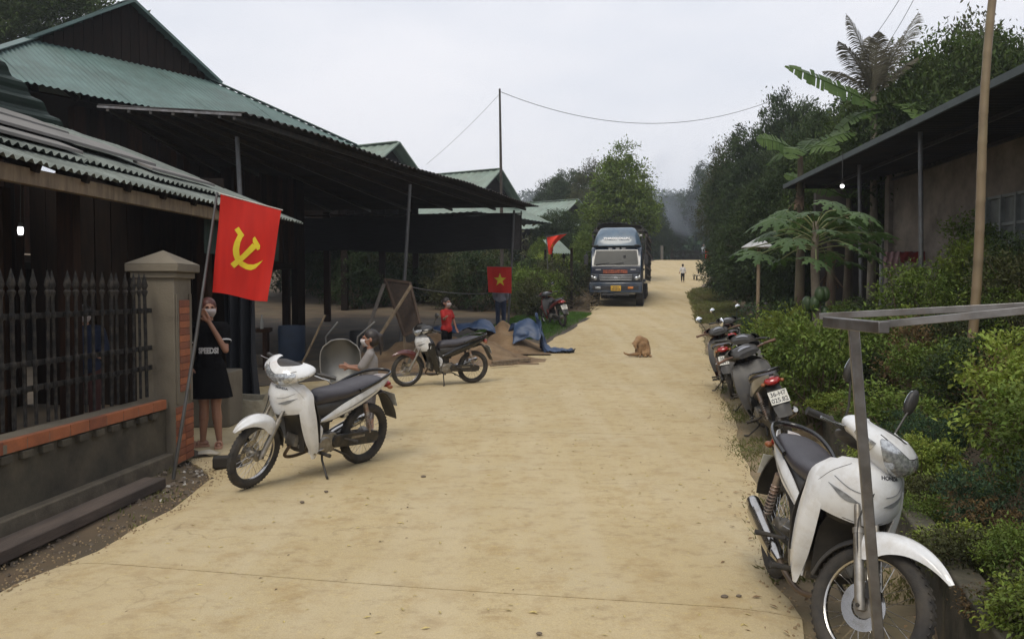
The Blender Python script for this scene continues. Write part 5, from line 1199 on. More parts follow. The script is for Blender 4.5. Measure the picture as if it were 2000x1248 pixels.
# dark tree mass on the right beyond the awning: (px of centre, depth, scale, kind)
TH = {'dense': 4.9, 'broad': 6.2, 'loose': 6.9, 'litchi': 4.5, 'round': 6.2}
def tree_px(kind, px, ytop, Yd, label, group, rz=0, squash=1):
    x = X_(px, Yd); g = gz(x, Yd); h = at(px, ytop, Yd).z - g; tree(kind, x, Yd, h/TH[kind], label, group, rz, squash=squash)
for n_, (px, yt, Yd, kd, lb, sq) in enumerate((
    (1448, 405, 36, 'dense', 'low dark tree at the left end of the right tree mass, overhanging the verge', .9),
    (1462, 315, 38, 'dense', 'dark dense tree above the low one at the left end of the right tree mass', .8),
    (1490, 245, 40, 'broad', 'dark broad tree left of the tallest dark one on the right', .75),
    (1545, 188, 38, 'broad', 'tall dark tree whose top stands out left of the banana plants', .62),
    (1600, 235, 34, 'dense', 'dark dense tree behind the flat leaved banana plant', .9),
    (1482, 400, 30, 'dense', 'dark leafy tree low over the verge, left of the tin shade', 1),
    (1510, 350, 26, 'dense', 'dark leafy tree directly behind the white tin shade', 1),
    (1415, 288, 44, 'loose', 'loose olive tree sticking out over the dark mass toward the smoke', .7),
    (1665, 262, 27, 'dense', 'dense tree filling in behind the awning corner', .9),
    (1640, 205, 25, 'broad', 'broad dark tree filling the gap behind the tallest banana plant', .8),
    (1580, 340, 23, 'dense', 'small dark tree behind the papaya', .8))):
    tree_px(kd, px, yt, Yd, lb, 'dark trees on the right beyond the awning', n_*1.3, sq)
for n_, (px, yt, Yd, kd, lb, sq) in enumerate((
    (1712, 205, 22.5, 'litchi', 'bushy fruit tree hiding the palm trunk', .8),
    (1775, 150, 21.5, 'litchi', 'bushy fruit tree rising over the awning just right of the palm', .8),
    (1855, 82, 20.5, 'litchi', 'largest bushy fruit tree above the middle of the awning', .85),
    (1960, 85, 20, 'litchi', 'bushy fruit tree above the awning right of the bamboo pole', .8),
    (2050, 110, 19, 'litchi', 'bushy fruit tree at the right edge above the awning', .8),
    (1905, 48, 25, 'loose', 'taller thin tree behind the bamboo pole with open twigs', .8),
    (1800, 190, 26, 'broad', 'broad darker tree behind the fruit trees over the awning', .9))):
    tree_px(kd, px, yt, Yd, lb, 'trees above the right awning', n_*1.9, sq)
# left of the truck: garden trees and shrubs
for n_, (px, Yd, sc, kd, lb) in enumerate((
    (1120, 44, .62, 'dense', 'dark bush tree left of the truck cab'),
    (1095, 48, .72, 'broad', 'garden tree behind the triangular red flag'),
    (1150, 40, .55, 'round', 'small green tree hugging the left side of the truck'),
    (1055, 40, .45, 'round', 'small yellowish tree right of the shade net'),
    (1185, 47, .40, 'dense', 'low dark bush tree right behind the truck cab'))):
    tree(kd, X_(px, Yd), Yd, sc, lb, 'trees left of the truck', rz=n_*2.1)
tree_px('round', 1210, 288, 52, 'rounded bright green tree rising right behind the truck', 'trees behind the truck', 0, .95)
for n_, (px, yt, Yd, kd, lb, sq) in enumerate(((1148, 318, 70, 'loose', 'tree behind the far roof, left of the rounded tree', .8), (1118, 332, 76, 'broad', 'dark wide tree on the skyline left of the rounded tree', .8), (1082, 352, 80, 'dense', 'low dark tree at the left end of the skyline group', .9),
    (1312, 378, 98, 'broad', 'hazy tree behind the smoke, nearest the rounded tree', .7), (1395, 318, 92, 'broad', 'hazy tree right of the smoke at the far end of the road', .7), (1272, 395, 90, 'dense', 'dark tree by the left gatepost at the far end of the road', .8), (1455, 380, 66, 'dense', 'dark tree over the right verge near the crest', .8), (1425, 410, 80, 'dense', 'dark bush tree beside the far red cloth', .8))):
    tree_px(kd, px, yt, Yd, lb, 'trees at the far end of the road', n_*2.3, sq)
# distinct names for the shrubs under the porch come from what they stand beside
# tree top peeking over the house at the far left
tree('litchi', X_(30, 34), 34, 1.9, 'tree peeking over the big roof at the top left corner', zoff=6.2)
bpy.context.scene.objects[-1] if False else None
# hedge between porch and truck, garden shrubs behind the porch
HEDGE = ['left of the red motorbike, nearest the porch', 'directly behind the red motorbike seat', 'right behind the red motorbike', 'at the hedge foot by the star flag', 'below the triangular flag pole', 'between flag pole and truck', 'under the triangular flag', 'beside the blue tarpaulin', 'at the far corner of the shade net']
for n_, (px, Yd, sc, key, i) in enumerate(((1020, 31, 1.9, 'mid', 0), (1045, 30.5, 1.8, 'mid', 1), (1070, 32, 1.9, 'olive', 0), (1030, 29.5, 1.5, 'olive', 1), (1090, 34, 2.0, 'dark', 0), (1110, 36, 1.9, 'olive', 0), (1075, 36, 2.2, 'lime', 0), (1060, 30, 1.2, 'mid', 1), (1010, 33, 1.9, 'dark', 0))):
    put_shrub(key, i, X_(px, Yd), Yd, sc, CN[key] + ' hedge bush ' + HEDGE[n_], 'hedge bushes between porch and truck')
GARD = ['left of the tilted screen', 'just left of the middle porch post', 'right of the boy in red', 'behind the boy in red', 'left of the star flag', 'behind the star flag', 'right of the middle porch post', 'behind the middle porch post', 'behind the wheelbarrow']
for n_, (px, Yd, sc, key, i) in enumerate(((690, 33, 2.0, 'dark', 0), (740, 34, 1.8, 'dark', 1), (905, 33, 2.0, 'olive', 1), (870, 35, 2.1, 'olive', 0), (935, 32, 2.0, 'dark', 0), (965, 34, 2.2, 'olive', 0), (830, 36, 1.8, 'dark', 0), (780, 37, 2.1, 'dark', 1), (650, 36, 2.2, 'dark', 0))):
    put_shrub(key, i, X_(px, Yd), Yd, sc, CN[key] + ' garden shrub seen under the porch ' + GARD[n_], 'garden shrubs seen under the porch')
for n_ in range(13):
    px = 575 + n_*33; Yd = 40 + (n_*7 % 5)
    put_shrub(('dark', 'blue', 'olive')[n_ % 3], n_ % 2, X_(px, Yd), Yd, 3.0, CN[('dark', 'blue', 'olive')[n_ % 3]] + ' background bush far behind the porch, ' + ('first', 'second', 'third', 'fourth', 'fifth', 'sixth', 'seventh', 'eighth', 'ninth', 'tenth', 'eleventh', 'twelfth', 'last')[n_] + ' from the left', 'bushes far behind the porch')
# wooded hills: far-off woods as one mass each
def wood(name, n, fx, fy, hgt, leaf, mat, seed, label, per=46):
    r = np.random.default_rng(seed); x = fx(r, n); y = fy(r, n); z = H(x, y); h = hgt*(.6+.8*r.random(n)); d = r.normal(size=(n*per, 3)); d /= np.linalg.norm(d, axis=1)[:, None]
    c = np.repeat(np.stack([x, y, z+h*.55], 1), per, 0); rad = np.repeat(h, per)[:, None]*np.array([[.5, .5, .55]])
    V, F = leaves(c + d*rad*(.6+.4*r.random((n*per, 1))), leaf, .8, .6, d, seed=seed)
    o = link(name, fast_mesh(name, V, F, mat)); tag(o, label, 'wood', kind='stuff')
wood('far_ridge_wood', 1700, lambda r, n: r.uniform(-60, 190, n), lambda r, n: r.uniform(330, 445, n), 6, 1.1, G['dark'], 301, 'distant wooded ridge fading blue above the roofs')
wood('hill_wood', 900, lambda r, n: r.uniform(12, 130, n), lambda r, n: r.uniform(105, 170, n), 6, .8, G['blue'], 302, 'wooded hill behind the smoke at the far end of the road', 90)
wood('back_wood', 320, lambda r, n: r.uniform(18, 60, n), lambda r, n: r.uniform(44, 66, n), 3.5, .45, G['dark'], 303, 'dark wood behind the right hand trees', 90)
wood('left_wood', 200, lambda r, n: r.uniform(-30, 1, n), lambda r, n: r.uniform(56, 84, n), 2.6, .4, G['olive'], 304, 'garden wood behind the left houses', 90)

# ---- banana plants, palm, papaya
ban = leafmat('banana_leaf', (.10, .15, .045), (.05, .09, .025), rough=.4, trans=.35, island=0); bandry = M('dry_banana_leaf', (.17, .11, .06), .9, col2=(.08, .055, .035), scale=3)
def banana_leaf(Ln, W, droop, seed, torn=.5):
    r = random.Random(seed); rows = 22; V = []; F = []
    def spine(t): return Vector((Ln*(t - .25*droop*t*t), 0, Ln*(.75*t*(1-droop*.9*t) if droop < .6 else .45*t - .85*droop*t*t)))
    for side in (1, -1):
        for i in range(rows):
            t0, t1 = i/rows, (i+1)/rows; gap = .0 if r.random() > torn else .25/rows
            t1 -= gap; s0, s1 = spine(.12+.88*t0), spine(.12+.88*t1); w = lambda t: W*.5*min(1, 3.2*t+.15)*(1-max(0, (t-.6)/.4)**2*.85)
            sag = r.uniform(.1, .5); b = len(V)
            V += [s0, s1, s1 + Vector((.05*W, side*w(t1), -sag*w(t1)+.12*w(t1))), s0 + Vector((.05*W, side*w(t0), -sag*w(t0)+.12*w(t0)))]
            F.append((b, b+1, b+2, b+3) if side > 0 else (b+3, b+2, b+1, b))
    mb = MB(); mb.tube([spine(t/10) for t in range(11)], [.03*(1-.08*t) for t in range(11)], 6); mb.add(V, F); return mb
def banana(x, y, z, hgt, n, label, seed, leafL=2.0, azs=None, dry=3):
    root = empty('banana_plant', (x, y, z), 0, label, 'banana plant', 'banana plants behind the awning'); r = random.Random(seed)
    MB().tube([(0, 0, -.2), (.03, 0, hgt*.5), (0, .02, hgt)], [.13, .10, .06], 12).build('stem', M('banana_stem', (.10, .09, .05), .8, col2=(.055, .035, .022), scale=4, stretch=(1, 1, .4)), root)
    for k in range(n):
        az = azs[k][0] if azs else 6.28*k/n + r.uniform(-.3, .3); el = azs[k][1] if azs else r.uniform(.1, .9)
        Ln = leafL*(azs[k][2] if azs and len(azs[k]) > 2 else r.uniform(.75, 1.05))
        me = banana_leaf(Ln, .52, el, seed*50+k, .35).mesh('leaf', ban, True, 60); link('leaf', me, root, (0, 0, hgt-.05), (math.cos(az)*(.95 if k % 2 == 0 else .5), 0, az) if leafL > 1.2 else (.5*math.cos(az), 0, az))
    for k in range(dry):
        me = banana_leaf(leafL*.7, .3, 1.5, seed*70+k, .6).mesh('dry_leaf', bandry, True, 60); link('dry_leaf', me, root, (0, 0, hgt*.85), (0, .75, r.uniform(0, 6.28)), (.5, .6, 1))
    return root
def bz(px, Y): x = X_(px, Y); return x, Y, gz(x, Y)
# tall plant: big leaf arching up-left, another hanging
banana(*bz(1742, 19.5), 4.5, 5, 'tallest banana plant, its big torn leaf arching up to the left under the palm', 7, 2.6, azs=[(2.9, .22, 1.05), (3.2, 1.05, .8), (1.3, .2, .8), (.2, .5, .8), (4.6, .8, .7)])
banana(*bz(1560, 19.5), 4.35, 6, 'banana plant on a thin stem with flat pale leaves left of the tallest one', 8, 1.3, azs=[(3.1, .55, 1), (0.1, .55, 1.1), (2.2, .7, .9), (4.2, .8, .9), (5.3, .6, .9), (1.0, .4, .8)])
banana(*bz(1620, 18.6), 1.9, 6, 'banana plant with drooping leaves right behind the papaya crown', 9, 1.4, dry=5)
banana(*bz(1655, 20.8), 2.7, 5, 'banana plant with dry brown leaves under the awning corner', 10, 1.7, dry=5)
banana(*bz(1540, 14.5), .45, 6, 'young low banana plant beside the papaya trunk', 11, 1.0, dry=0)
# areca palm
palm_m = leafmat('palm_leaf', (.13, .12, .085), (.085, .08, .055), rough=.45, trans=.2, island=.2)
px_, Yp = 1700, 19.5; x0 = X_(px_, Yp); z0 = gz(x0, Yp)
pr = empty('areca_palm', (x0, Yp, z0), 0, 'palm with feathery upright fronds rising over the trees at the right', 'palm')
zc = at(px_, 190, Yp).z - z0
MB().tube([(0, 0, -.2), (.05, 0, zc*.5), (0, 0, zc)], [.11, .085, .07], 10).build('trunk', pale_bark, pr)
def frond(Ln, el, bend, seed):
    r = random.Random(seed); mb = MB(); sp = []
    for k in range(15):
        t = k/14; a = el - bend*t*t; sp.append((sp[-1] + Vector((math.cos(a), 0, math.sin(a)))*Ln/14) if sp else Vector((0, 0, 0)))
    mb.tube(sp, [.022*(1-.8*k/14) for k in range(15)], 5)
    for k in range(10, 75):
        t = k/75; i = min(13, int(t*14)); f = t*14-i; p = sp[i].lerp(sp[i+1], f); d = (sp[i+1]-sp[i]).normalized()
        ll = Ln*.30*math.sin(PI*min(1, (t-.05)*.95+.12))**.7
        for sy in (1, -1):
            o_ = (d*.65 + Vector((0, sy*.75, 0)) + Vector((0, 0, -.25+r.uniform(-.12, .12)))).normalized(); w = d*.018
            m_ = p + o_*ll*.55; e = p + o_*ll + Vector((0, 0, -.22*ll)); mb.add([p - w*.5, p + w*.5, m_ + w*.7, e, m_ - w*.7], [(0, 1, 2, 4), (4, 2, 3)])
    return mb
for k, (az, el, bd, Ln) in enumerate(((3.0, 1.38, .35, 2.1), (3.3, 1.12, .5, 1.6), (.1, 1.12, .12, 2.3), (.25, 1.22, .35, 1.7), (1.5, 1.45, .3, 1.6), (.0, 1.42, .4, 1.5), (4.5, 1.4, .4, 1.5), (2.9, .85, .9, 1.4), (6.1, .9, .5, 1.4))):
    me = frond(Ln, el, bd, 400+k).mesh('frond', palm_m, False); link('frond', me, pr, (0, 0, zc), (0, 0, az))
# papaya
pm_ = leafmat('papaya_leaf', (.075, .12, .045), (.045, .075, .03), rough=.45, trans=.25, island=0)
def papaya_leaf(seed, R=.34):
    r = random.Random(seed); mb = MB()
    for k in range(7):
        a = (k-3)*.72 + PI; L_ = R*(1-.10*abs(k-3)); d = Vector((math.cos(a), math.sin(a), 0))*-1; s = Vector((-d.y, d.x, 0))
        pts = [(0, 0)]; prof = [(.0, .0), (.25, .07), (.34, .17), (.42, .08), (.55, .20), (.62, .07), (.78, .13), (.84, .04), (1, 0)]
        up_ = [d*(L_*t) + s*(L_*w*1.1) + Vector((0, 0, .03*t - .13*L_*t*t*3 - .25*L_*w)) for t, w in prof]; mid = [d*(L_*t) + Vector((0, 0, .03*t - .13*L_*t*t*3)) for t, w in prof]; dn = [d*(L_*t) - s*(L_*w*1.1) + Vector((0, 0, .03*t-.13*L_*t*t*3 - .25*L_*w)) for t, w in prof]
        n = len(prof); V = up_ + mid + dn; F = []
        for i in range(n-1): F += [(i, i+1, n+i+1, n+i), (n+i, n+i+1, 2*n+i+1, 2*n+i)]
        mb.add(V, F)
    return mb
pl_meshes = [papaya_leaf(i).mesh('leaf', pm_, False) for i in range(3)]
Yp = 11.2; xp = X_(1597, Yp); zp = gz(xp, Yp)
py = empty('papaya_tree', (xp, Yp, zp), 0, 'papaya tree with lobed leaves and hanging green fruit beside the motorbike row', 'tree')
zc = at(1590, 440, Yp).z - zp
MB().tube([(0, 0, -.3), (.0, 0, zc*.4), (-.05, 0, zc*.8), (-.04, 0, zc+.05)], [.075, .065, .055, .04], 12).build('trunk', M('papaya_bark', (.20, .17, .13), .85, col2=(.11, .09, .07), scale=5, bump=.5, bscale=30), py)
for k in range(9):
    a = k*2.4; zz = zc*.52 + (k % 3)*.13; MB().ball((.12*math.cos(a)-.03, .12*math.sin(a), zz), (.07, .07, .105), 14, 10).build('fruit', M('papaya_fruit', (.05, .09, .03), .45, col2=(.035, .06, .02), scale=6), py)
r = random.Random(3)
for k in range(30):
    az = k*2.4; el = .9 - 1.25*(k/30) ; Lp_ = r.uniform(.55, .98)*(1 if k > 8 else .7); a = Vector((-.04, 0, zc - .02 - .012*k)); b = a + Vector((math.cos(az)*math.cos(el)*Lp_, math.sin(az)*math.cos(el)*Lp_, math.sin(el)*Lp_*.62)); m_ = a.lerp(b, .5) + Vector((0, 0, .08))
    st = MB().tube(catmull([a, m_, b], 3), .009, 5).mesh('leaf_stalk', M('papaya_stalk', (.16, .18, .07), .6)); s_ = link('leaf_stalk', st, py)
    l_ = link('leaf', pl_meshes[k % 3], s_, b, (r.uniform(-.35, .1), r.uniform(.0, .45), az + r.uniform(-.3, .3))); q = r.uniform(.85, 1.25); l_.scale = (q, q, q)
# ================================================================ PEOPLE AND THE DOG
skin = M('skin', (.30, .155, .10), .55, col2=(.26, .13, .085), scale=8)
hair_m = M('black_hair', (.014, .011, .010), .5, col2=(.03, .022, .02), scale=30, stretch=(6, 6, 1)); hair_red = M('red_brown_hair', (.10, .022, .012), .5, col2=(.045, .012, .01), scale=30, stretch=(6, 6, 1))
maskm = M('face_mask', (.45, .40, .40), .8); black_cloth = M('black_cloth', (.006, .006, .007), 1, col2=(.009, .009, .010), bump=.3, bscale=30, spec=.05)
def V3(*a): return Vector(a)
def person(label, loc, rz, h, arms, clothes, hair, legs=None, mask=maskm, pony=False, sandals=None, vox=.010, group=None, head_turn=0, fingers=False, bun=False, kid=False):
    """faces -Y; arms: {1: (elbow, wrist), -1: ...}; legs: {side: (knee, ankle, toe direction)}; clothes: list of (name, material, parts)"""
    s = h/1.7; root = empty('person', loc, rz, label, 'person', group); b = MB()
    hs = 1.18 if kid else 1.0
    legs = legs or {1: (V3(.10, -.01, .48), V3(.10, .01, .075), V3(.15, -1, 0)), -1: (V3(-.10, -.01, .48), V3(-.10, .01, .075), V3(-.15, -1, 0))}
    sh = {1: V3(.165, 0, 1.37), -1: V3(-.165, 0, 1.37)}; hip = {1: V3(.085, 0, .88), -1: V3(-.085, 0, .88)}
    tors = [(V3(-.06, 0, .92), V3(.06, 0, .92), .105, .105), (V3(0, 0, .95), V3(0, .0, 1.08), .115, .105), (V3(-.035, 0, 1.10), V3(-.05, 0, 1.27), .10, .105), (V3(.035, 0, 1.10), V3(.05, 0, 1.27), .10, .105), (V3(-.13, 0, 1.37), V3(.13, 0, 1.37), .055, .055)]
    for q in tors: b.capsule(*q)
    b.capsule(V3(0, .01, 1.36), V3(0, -.005, 1.50), .052, .048)
    # head
    hb = MB(); hb.ball((0, .015, 1.60), (.076, .095, .105), 18, 12); hb.ball((0, -.025, 1.565), (.058, .065, .085), 16, 10)
    hb.capsule((0, -.088, 1.60), (0, -.112, 1.572), .010, .014); hb.capsule((-.02, -.088, 1.535), (.02, -.088, 1.535), .009); hb.ball((0, -.075, 1.50), (.025, .02, .02), 10, 7)
    for sy in (1, -1): hb.ball((sy*.078, .015, 1.585), (.012, .022, .032), 10, 8); hb.capsule((sy*.045, -.082, 1.622), (sy*.018, -.09, 1.62), .009)
    HT = Matrix.Translation((0, 0, 1.46)) @ Matrix.Rotation(head_turn, 4, 'Z') @ Matrix.Scale(hs, 4) @ Matrix.Translation((0, 0, -1.46))
    hb.xf(HT); b.add(hb.v, hb.f)
    for sd in (1, -1):
        k, a, toe = legs[sd]; t = toe.normalized()
        b.capsule(hip[sd], k, .088, .056); b.capsule(k, k.lerp(a, .35), .054, .057); b.capsule(k.lerp(a, .3), a, .055, .033)
        b.capsule(a + t*-.03 - V3(0, 0, .035), a + t*.13 - V3(0, 0, .05), .034, .026)
        e, w = arms[sd]; b.capsule(sh[sd], e, .047, .036); b.capsule(e, w, .037, .024)
        d = (w - e).normalized(); sidev = d.cross(V3(0, 1, 0)); sidev = sidev.normalized() if sidev.length > .1 else V3(1, 0, 0); pn = d.cross(sidev)
        b.capsule(w + sidev*.018, w + d*.075 + sidev*.022, .018, .016); b.capsule(w - sidev*.018, w + d*.075 - sidev*.022, .018, .016)
        for j in range(4):
            o = sidev*(-.027 + .018*j); L_ = (.062, .072, .068, .052)[j]; p0 = w + d*.08 + o; p1 = p0 + d*L_*.5 + pn*.008; p2 = p1 + d*L_*.4 + pn*.022; b.capsule(p0, p1, .0095, .009, 8, 3); b.capsule(p1, p2, .009, .0075, 8, 3)
        b.capsule(w + sidev*.028 + d*.015, w + sidev*.055 + d*.05, .012, .010, 8, 3); b.capsule(w + sidev*.055 + d*.05, w + sidev*.062 + d*.08 + pn*.01, .010, .008, 8, 3)
    b.v = [(x*s, y*s, z*s) for x, y, z in b.v]
    remeshed(b, vox*s, 'body', skin, root, 2)
    def part(mb, name, mat, vx=None, rem=True, **kw):
        mb.v = [(x*s, y*s, z*s) for x, y, z in mb.v]
        return remeshed(mb, (vx or vox*1.15)*s, name, mat, root, 3) if rem else mb.build(name, mat, root, **kw)
    for nm, mat, kind in clothes:
        c = MB()
        if kind[0] == 'shirt':
            g, sl = kind[1], kind[2]
            for q in tors: c.capsule(q[0], q[1], q[2]+g, q[3]+g)
            c.capsule((0, .005, 1.40), (0, .005, 1.43), .062, .058)
            for sd in (1, -1):
                e, w = arms[sd]
                if sl <= 1: c.capsule(sh[sd], sh[sd].lerp(e, sl), .052+g, .052+g)
                else: c.capsule(sh[sd], e, .052+g, .045+g); c.capsule(e, e.lerp(w, sl-1), .045+g, .036+g)
        elif kind[0] == 'pants':
            g, ln = kind[1], kind[2]
            c.capsule((-.06, 0, .92), (.06, 0, .92), .11+g); c.capsule((0, 0, .95), (0, 0, 1.0), .112+g)
            for sd in (1, -1):
                k, a, toe = legs[sd]
                if ln <= 1: c.capsule(hip[sd], hip[sd].lerp(k, ln), .092+g, .075+g)
                else: c.capsule(hip[sd], k, .092+g, .066+g); c.capsule(k, k.lerp(a, ln-1), .066+g, .052+g)
        elif kind[0] == 'skirt':
            rows = []
            for j, (z, r_) in enumerate(((1.06, .125), (1.0, .135), (.90, .175), (.78, .20), (.66, .225), (.57, .24))):
                rows.append([(r_*math.cos(2*PI*i/36)*(1+.05*j/5*math.sin(i*2.0*PI/36*9)), r_*.72*math.sin(2*PI*i/36)*(1+.05*j/5*math.sin(i*2*PI/36*9)), z) for i in range(37)])
            c.patch(rows, 2, .012); part(c, nm, mat, rem=False); continue
        part(c, nm, mat)
    # hair
    c = MB(); c.ball((0, .028, 1.625), (.088, .100, .098), 20, 12); c.ball((0, .045, 1.58), (.084, .085, .10), 16, 10)
    if pony: c.capsule((0, .125, 1.62), (0, .15, 1.50), .045, .03); c.capsule((0, .15, 1.5), (0, .14, 1.38), .03, .012)
    if bun: c.ball((0, .12, 1.66), .05)
    c.xf(HT); o = part(c, 'hair', hair, .009)
    # eyes and mask
    for sd in (1, -1):
        c = MB(); c.ball((sd*.030, -.079, 1.603), (.013, .007, .007), 10, 6); c.xf(HT); part(c, 'eye', ink, rem=False)
    if mask:
        c = MB(); rows = []
        for z, yy, w in ((1.588, -.118, .060), (1.565, -.127, .068), (1.54, -.118, .066), (1.515, -.10, .055), (1.495, -.078, .045)):
            rows.append([(math.sin(t)*w*1.15, yy + .10*(1-math.cos(t)), z) for t in np.linspace(-1.15, 1.15, 7)])
        c.patch(rows, 2, .003)
        for sd in (1, -1): c.tube([(sd*.066, -.06, 1.575), (sd*.08, 0.01, 1.60)], .002, 4)
        c.xf(HT); part(c, 'mask', mask, rem=False)
    if sandals:
        for sd in (1, -1):
            k, a, toe = legs[sd]; t = toe.normalized(); q = t.cross(V3(0, 0, 1)); m0 = V3(a.x, a.y, 0)
            outl = [(-.07, .030), (-.04, .036), (.04, .036), (.12, .045), (.165, .035), (.18, .0)]
            pts = [m0 + t*u + q*w for u, w in outl] + [m0 + t*u - q*w for u, w in outl[::-1][1:]]
            c = MB(); n = len(pts); c.add([(p.x, p.y, .0) for p in pts] + [(p.x, p.y, .022) for p in pts], [tuple(range(n))[::-1], tuple(range(n, 2*n))] + [(i, (i+1) % n, n+(i+1) % n, n+i) for i in range(n)])
            for off in (.05, .09): c.tube(catmull([m0 + t*off + q*.040 + V3(0, 0, .02), m0 + t*off + q*.03 + V3(0, 0, .055), m0 + t*off + V3(0, 0, .068), m0 + t*off - q*.03 + V3(0, 0, .055), m0 + t*off - q*.040 + V3(0, 0, .02)], 3), .010, 6)
            part(c, 'sandal', sandals, rem=False)
    return root, s
# woman with phone-free hand at her mask
ww, s_ = person('young woman in black shirt and skirt with red brown hair standing by the gate pier', (-3.13, 8.45, .005), .15, 1.53,
    {1: (V3(.20, -.10, 1.12), V3(.03, -.17, 1.46)), -1: (V3(-.23, .03, 1.12), V3(-.20, -.08, .92))},
    [('shirt', black_cloth, ('shirt', .018, .55)), ('skirt', black_cloth, ('skirt',))], hair_red,
    legs={1: (V3(.07, -.01, .47), V3(.10, .0, .075), V3(.1, -1, 0)), -1: (V3(-.06, .0, .47), V3(-.085, .02, .075), V3(-1, -.25, 0))},
    sandals=M('pink_sandal', (.45, .25, .17), .7), vox=.0075, head_turn=.35, bun=False, pony=True)
whitec = M('white_print', (.6, .6, .6), .8)
t = text_obj('SPEEDS!', .088*s_, 'lettering', whitec, ww, Matrix.Translation((0.02*s_, -.142*s_, 1.115*s_)) @ Matrix.Rotation(PI/2, 4, 'X'), .001, .004, sx=.72)
for v in t.data.vertices: v.co.z -= 3.2*v.co.x**2 - .012
for sd in (1, -1):
    e = {1: V3(.20, -.10, 1.12), -1: V3(-.23, .03, 1.12)}[sd]; a = V3(sd*.165, 0, 1.37); c_ = a.lerp(e, .60)*s_; d_ = (e-a).normalized()
    MB().tube([c_ - d_*.008, c_ + d_*.008], .073*s_, 14, caps=False).build('sleeve_band', whitec, ww)
# little girl behind the first motorbike
person('little girl with dark ponytail, mask and grey shirt behind the first white motorbike', (-1.52, 8.75, .005), -1.45, 1.16,
    {1: (V3(.19, -.14, 1.16), V3(.08, -.34, 1.18)), -1: (V3(-.19, -.14, 1.16), V3(-.08, -.34, 1.18))},
    [('shirt', M('grey_shirt', (.27, .25, .24), .85, bump=.3, bscale=30), ('shirt', .02, .8)), ('shorts', M('grey_shorts', (.12, .11, .11), .85), ('pants', .012, 1.2))], hair_m, sandals=M('blue_sandal', (.05, .08, .15), .7), pony=True, kid=True, mask=M('white_mask', (.6, .57, .57), .8), vox=.009)
# person in red
person('boy in a red shirt and black trousers with a mask, standing among the sand piles', (xat(872, 18.4), 18.4, .0), 1.0, 1.42,
    {1: (V3(.24, -.05, 1.16), V3(.27, -.12, .93)), -1: (V3(-.26, -.12, 1.18), V3(-.40, -.28, 1.24))},
    [('shirt', M('red_shirt', (.42, .018, .015), .85, bump=.3, bscale=30), ('shirt', .022, .6)), ('trousers', black_cloth, ('pants', .012, 1.9))], hair_m, sandals=black_cloth, kid=True, vox=.011)
# person behind the star flag
person('person in blue jeans and pale top half hidden behind the small star flag', (xat(978, 25.6), 25.6, float(zr(25.6))), 3.0, 1.6,
    {1: (V3(.22, .03, 1.12), V3(.2, -.05, .92)), -1: (V3(-.22, .03, 1.12), V3(-.2, -.05, .92))},
    [('shirt', M('pale_shirt', (.30, .32, .38), .85), ('shirt', .02, 1.8)), ('jeans', M('blue_jeans', (.035, .05, .10), .85), ('pants', .012, 1.95))], hair_m, sandals=black_cloth, vox=.013)
# child walking away
person('small child in a white shirt and dark trousers walking away up the road', (xat(1333, 52), 52, float(zr(52))+.01), PI-.1, 1.12,
    {1: (V3(.24, .05, 1.14), V3(.30, .0, .94)), -1: (V3(-.24, -.05, 1.14), V3(-.30, -.1, .94))},
    [('shirt', M('white_shirt', (.55, .53, .52), .85), ('shirt', .024, 1.5)), ('trousers', black_cloth, ('pants', .014, 1.8))], hair_m, mask=None,
    legs={1: (V3(.09, -.10, .50), V3(.09, -.02, .11), V3(0, -1, -.2)), -1: (V3(-.09, .04, .48), V3(-.09, .14, .10), V3(0, -1, -.4))}, sandals=None, kid=True, vox=.014)
person('distant person in a pale grey jacket beside the far red cloth', (xat(1373, 82), 82, float(zr(82))), .4, 1.6,
    {1: (V3(.24, -.1, 1.16), V3(.22, -.3, 1.05)), -1: (V3(-.24, -.1, 1.16), V3(-.22, -.3, 1.05))},
    [('jacket', M('pale_jacket', (.33, .36, .40), .85), ('shirt', .035, 1.9)), ('trousers', M('dark_trousers', (.04, .045, .06), .85), ('pants', .014, 1.9))], hair_m, vox=.02)
person('dim person in a blue shirt seen through the iron fence', (-4.75, 9.1, .0), .5, 1.45,
    {1: (V3(.22, -.05, 1.14), V3(.16, -.22, 1.08)), -1: (V3(-.22, -.05, 1.14), V3(-.16, -.22, 1.08))},
    [('shirt', M('blue_shirt', (.012, .02, .05), .9), ('shirt', .03, 1.5)), ('trousers', M('maroon_trousers', (.06, .018, .015), .85), ('pants', .014, 1.9))], hair_m, sandals=black_cloth, vox=.012)

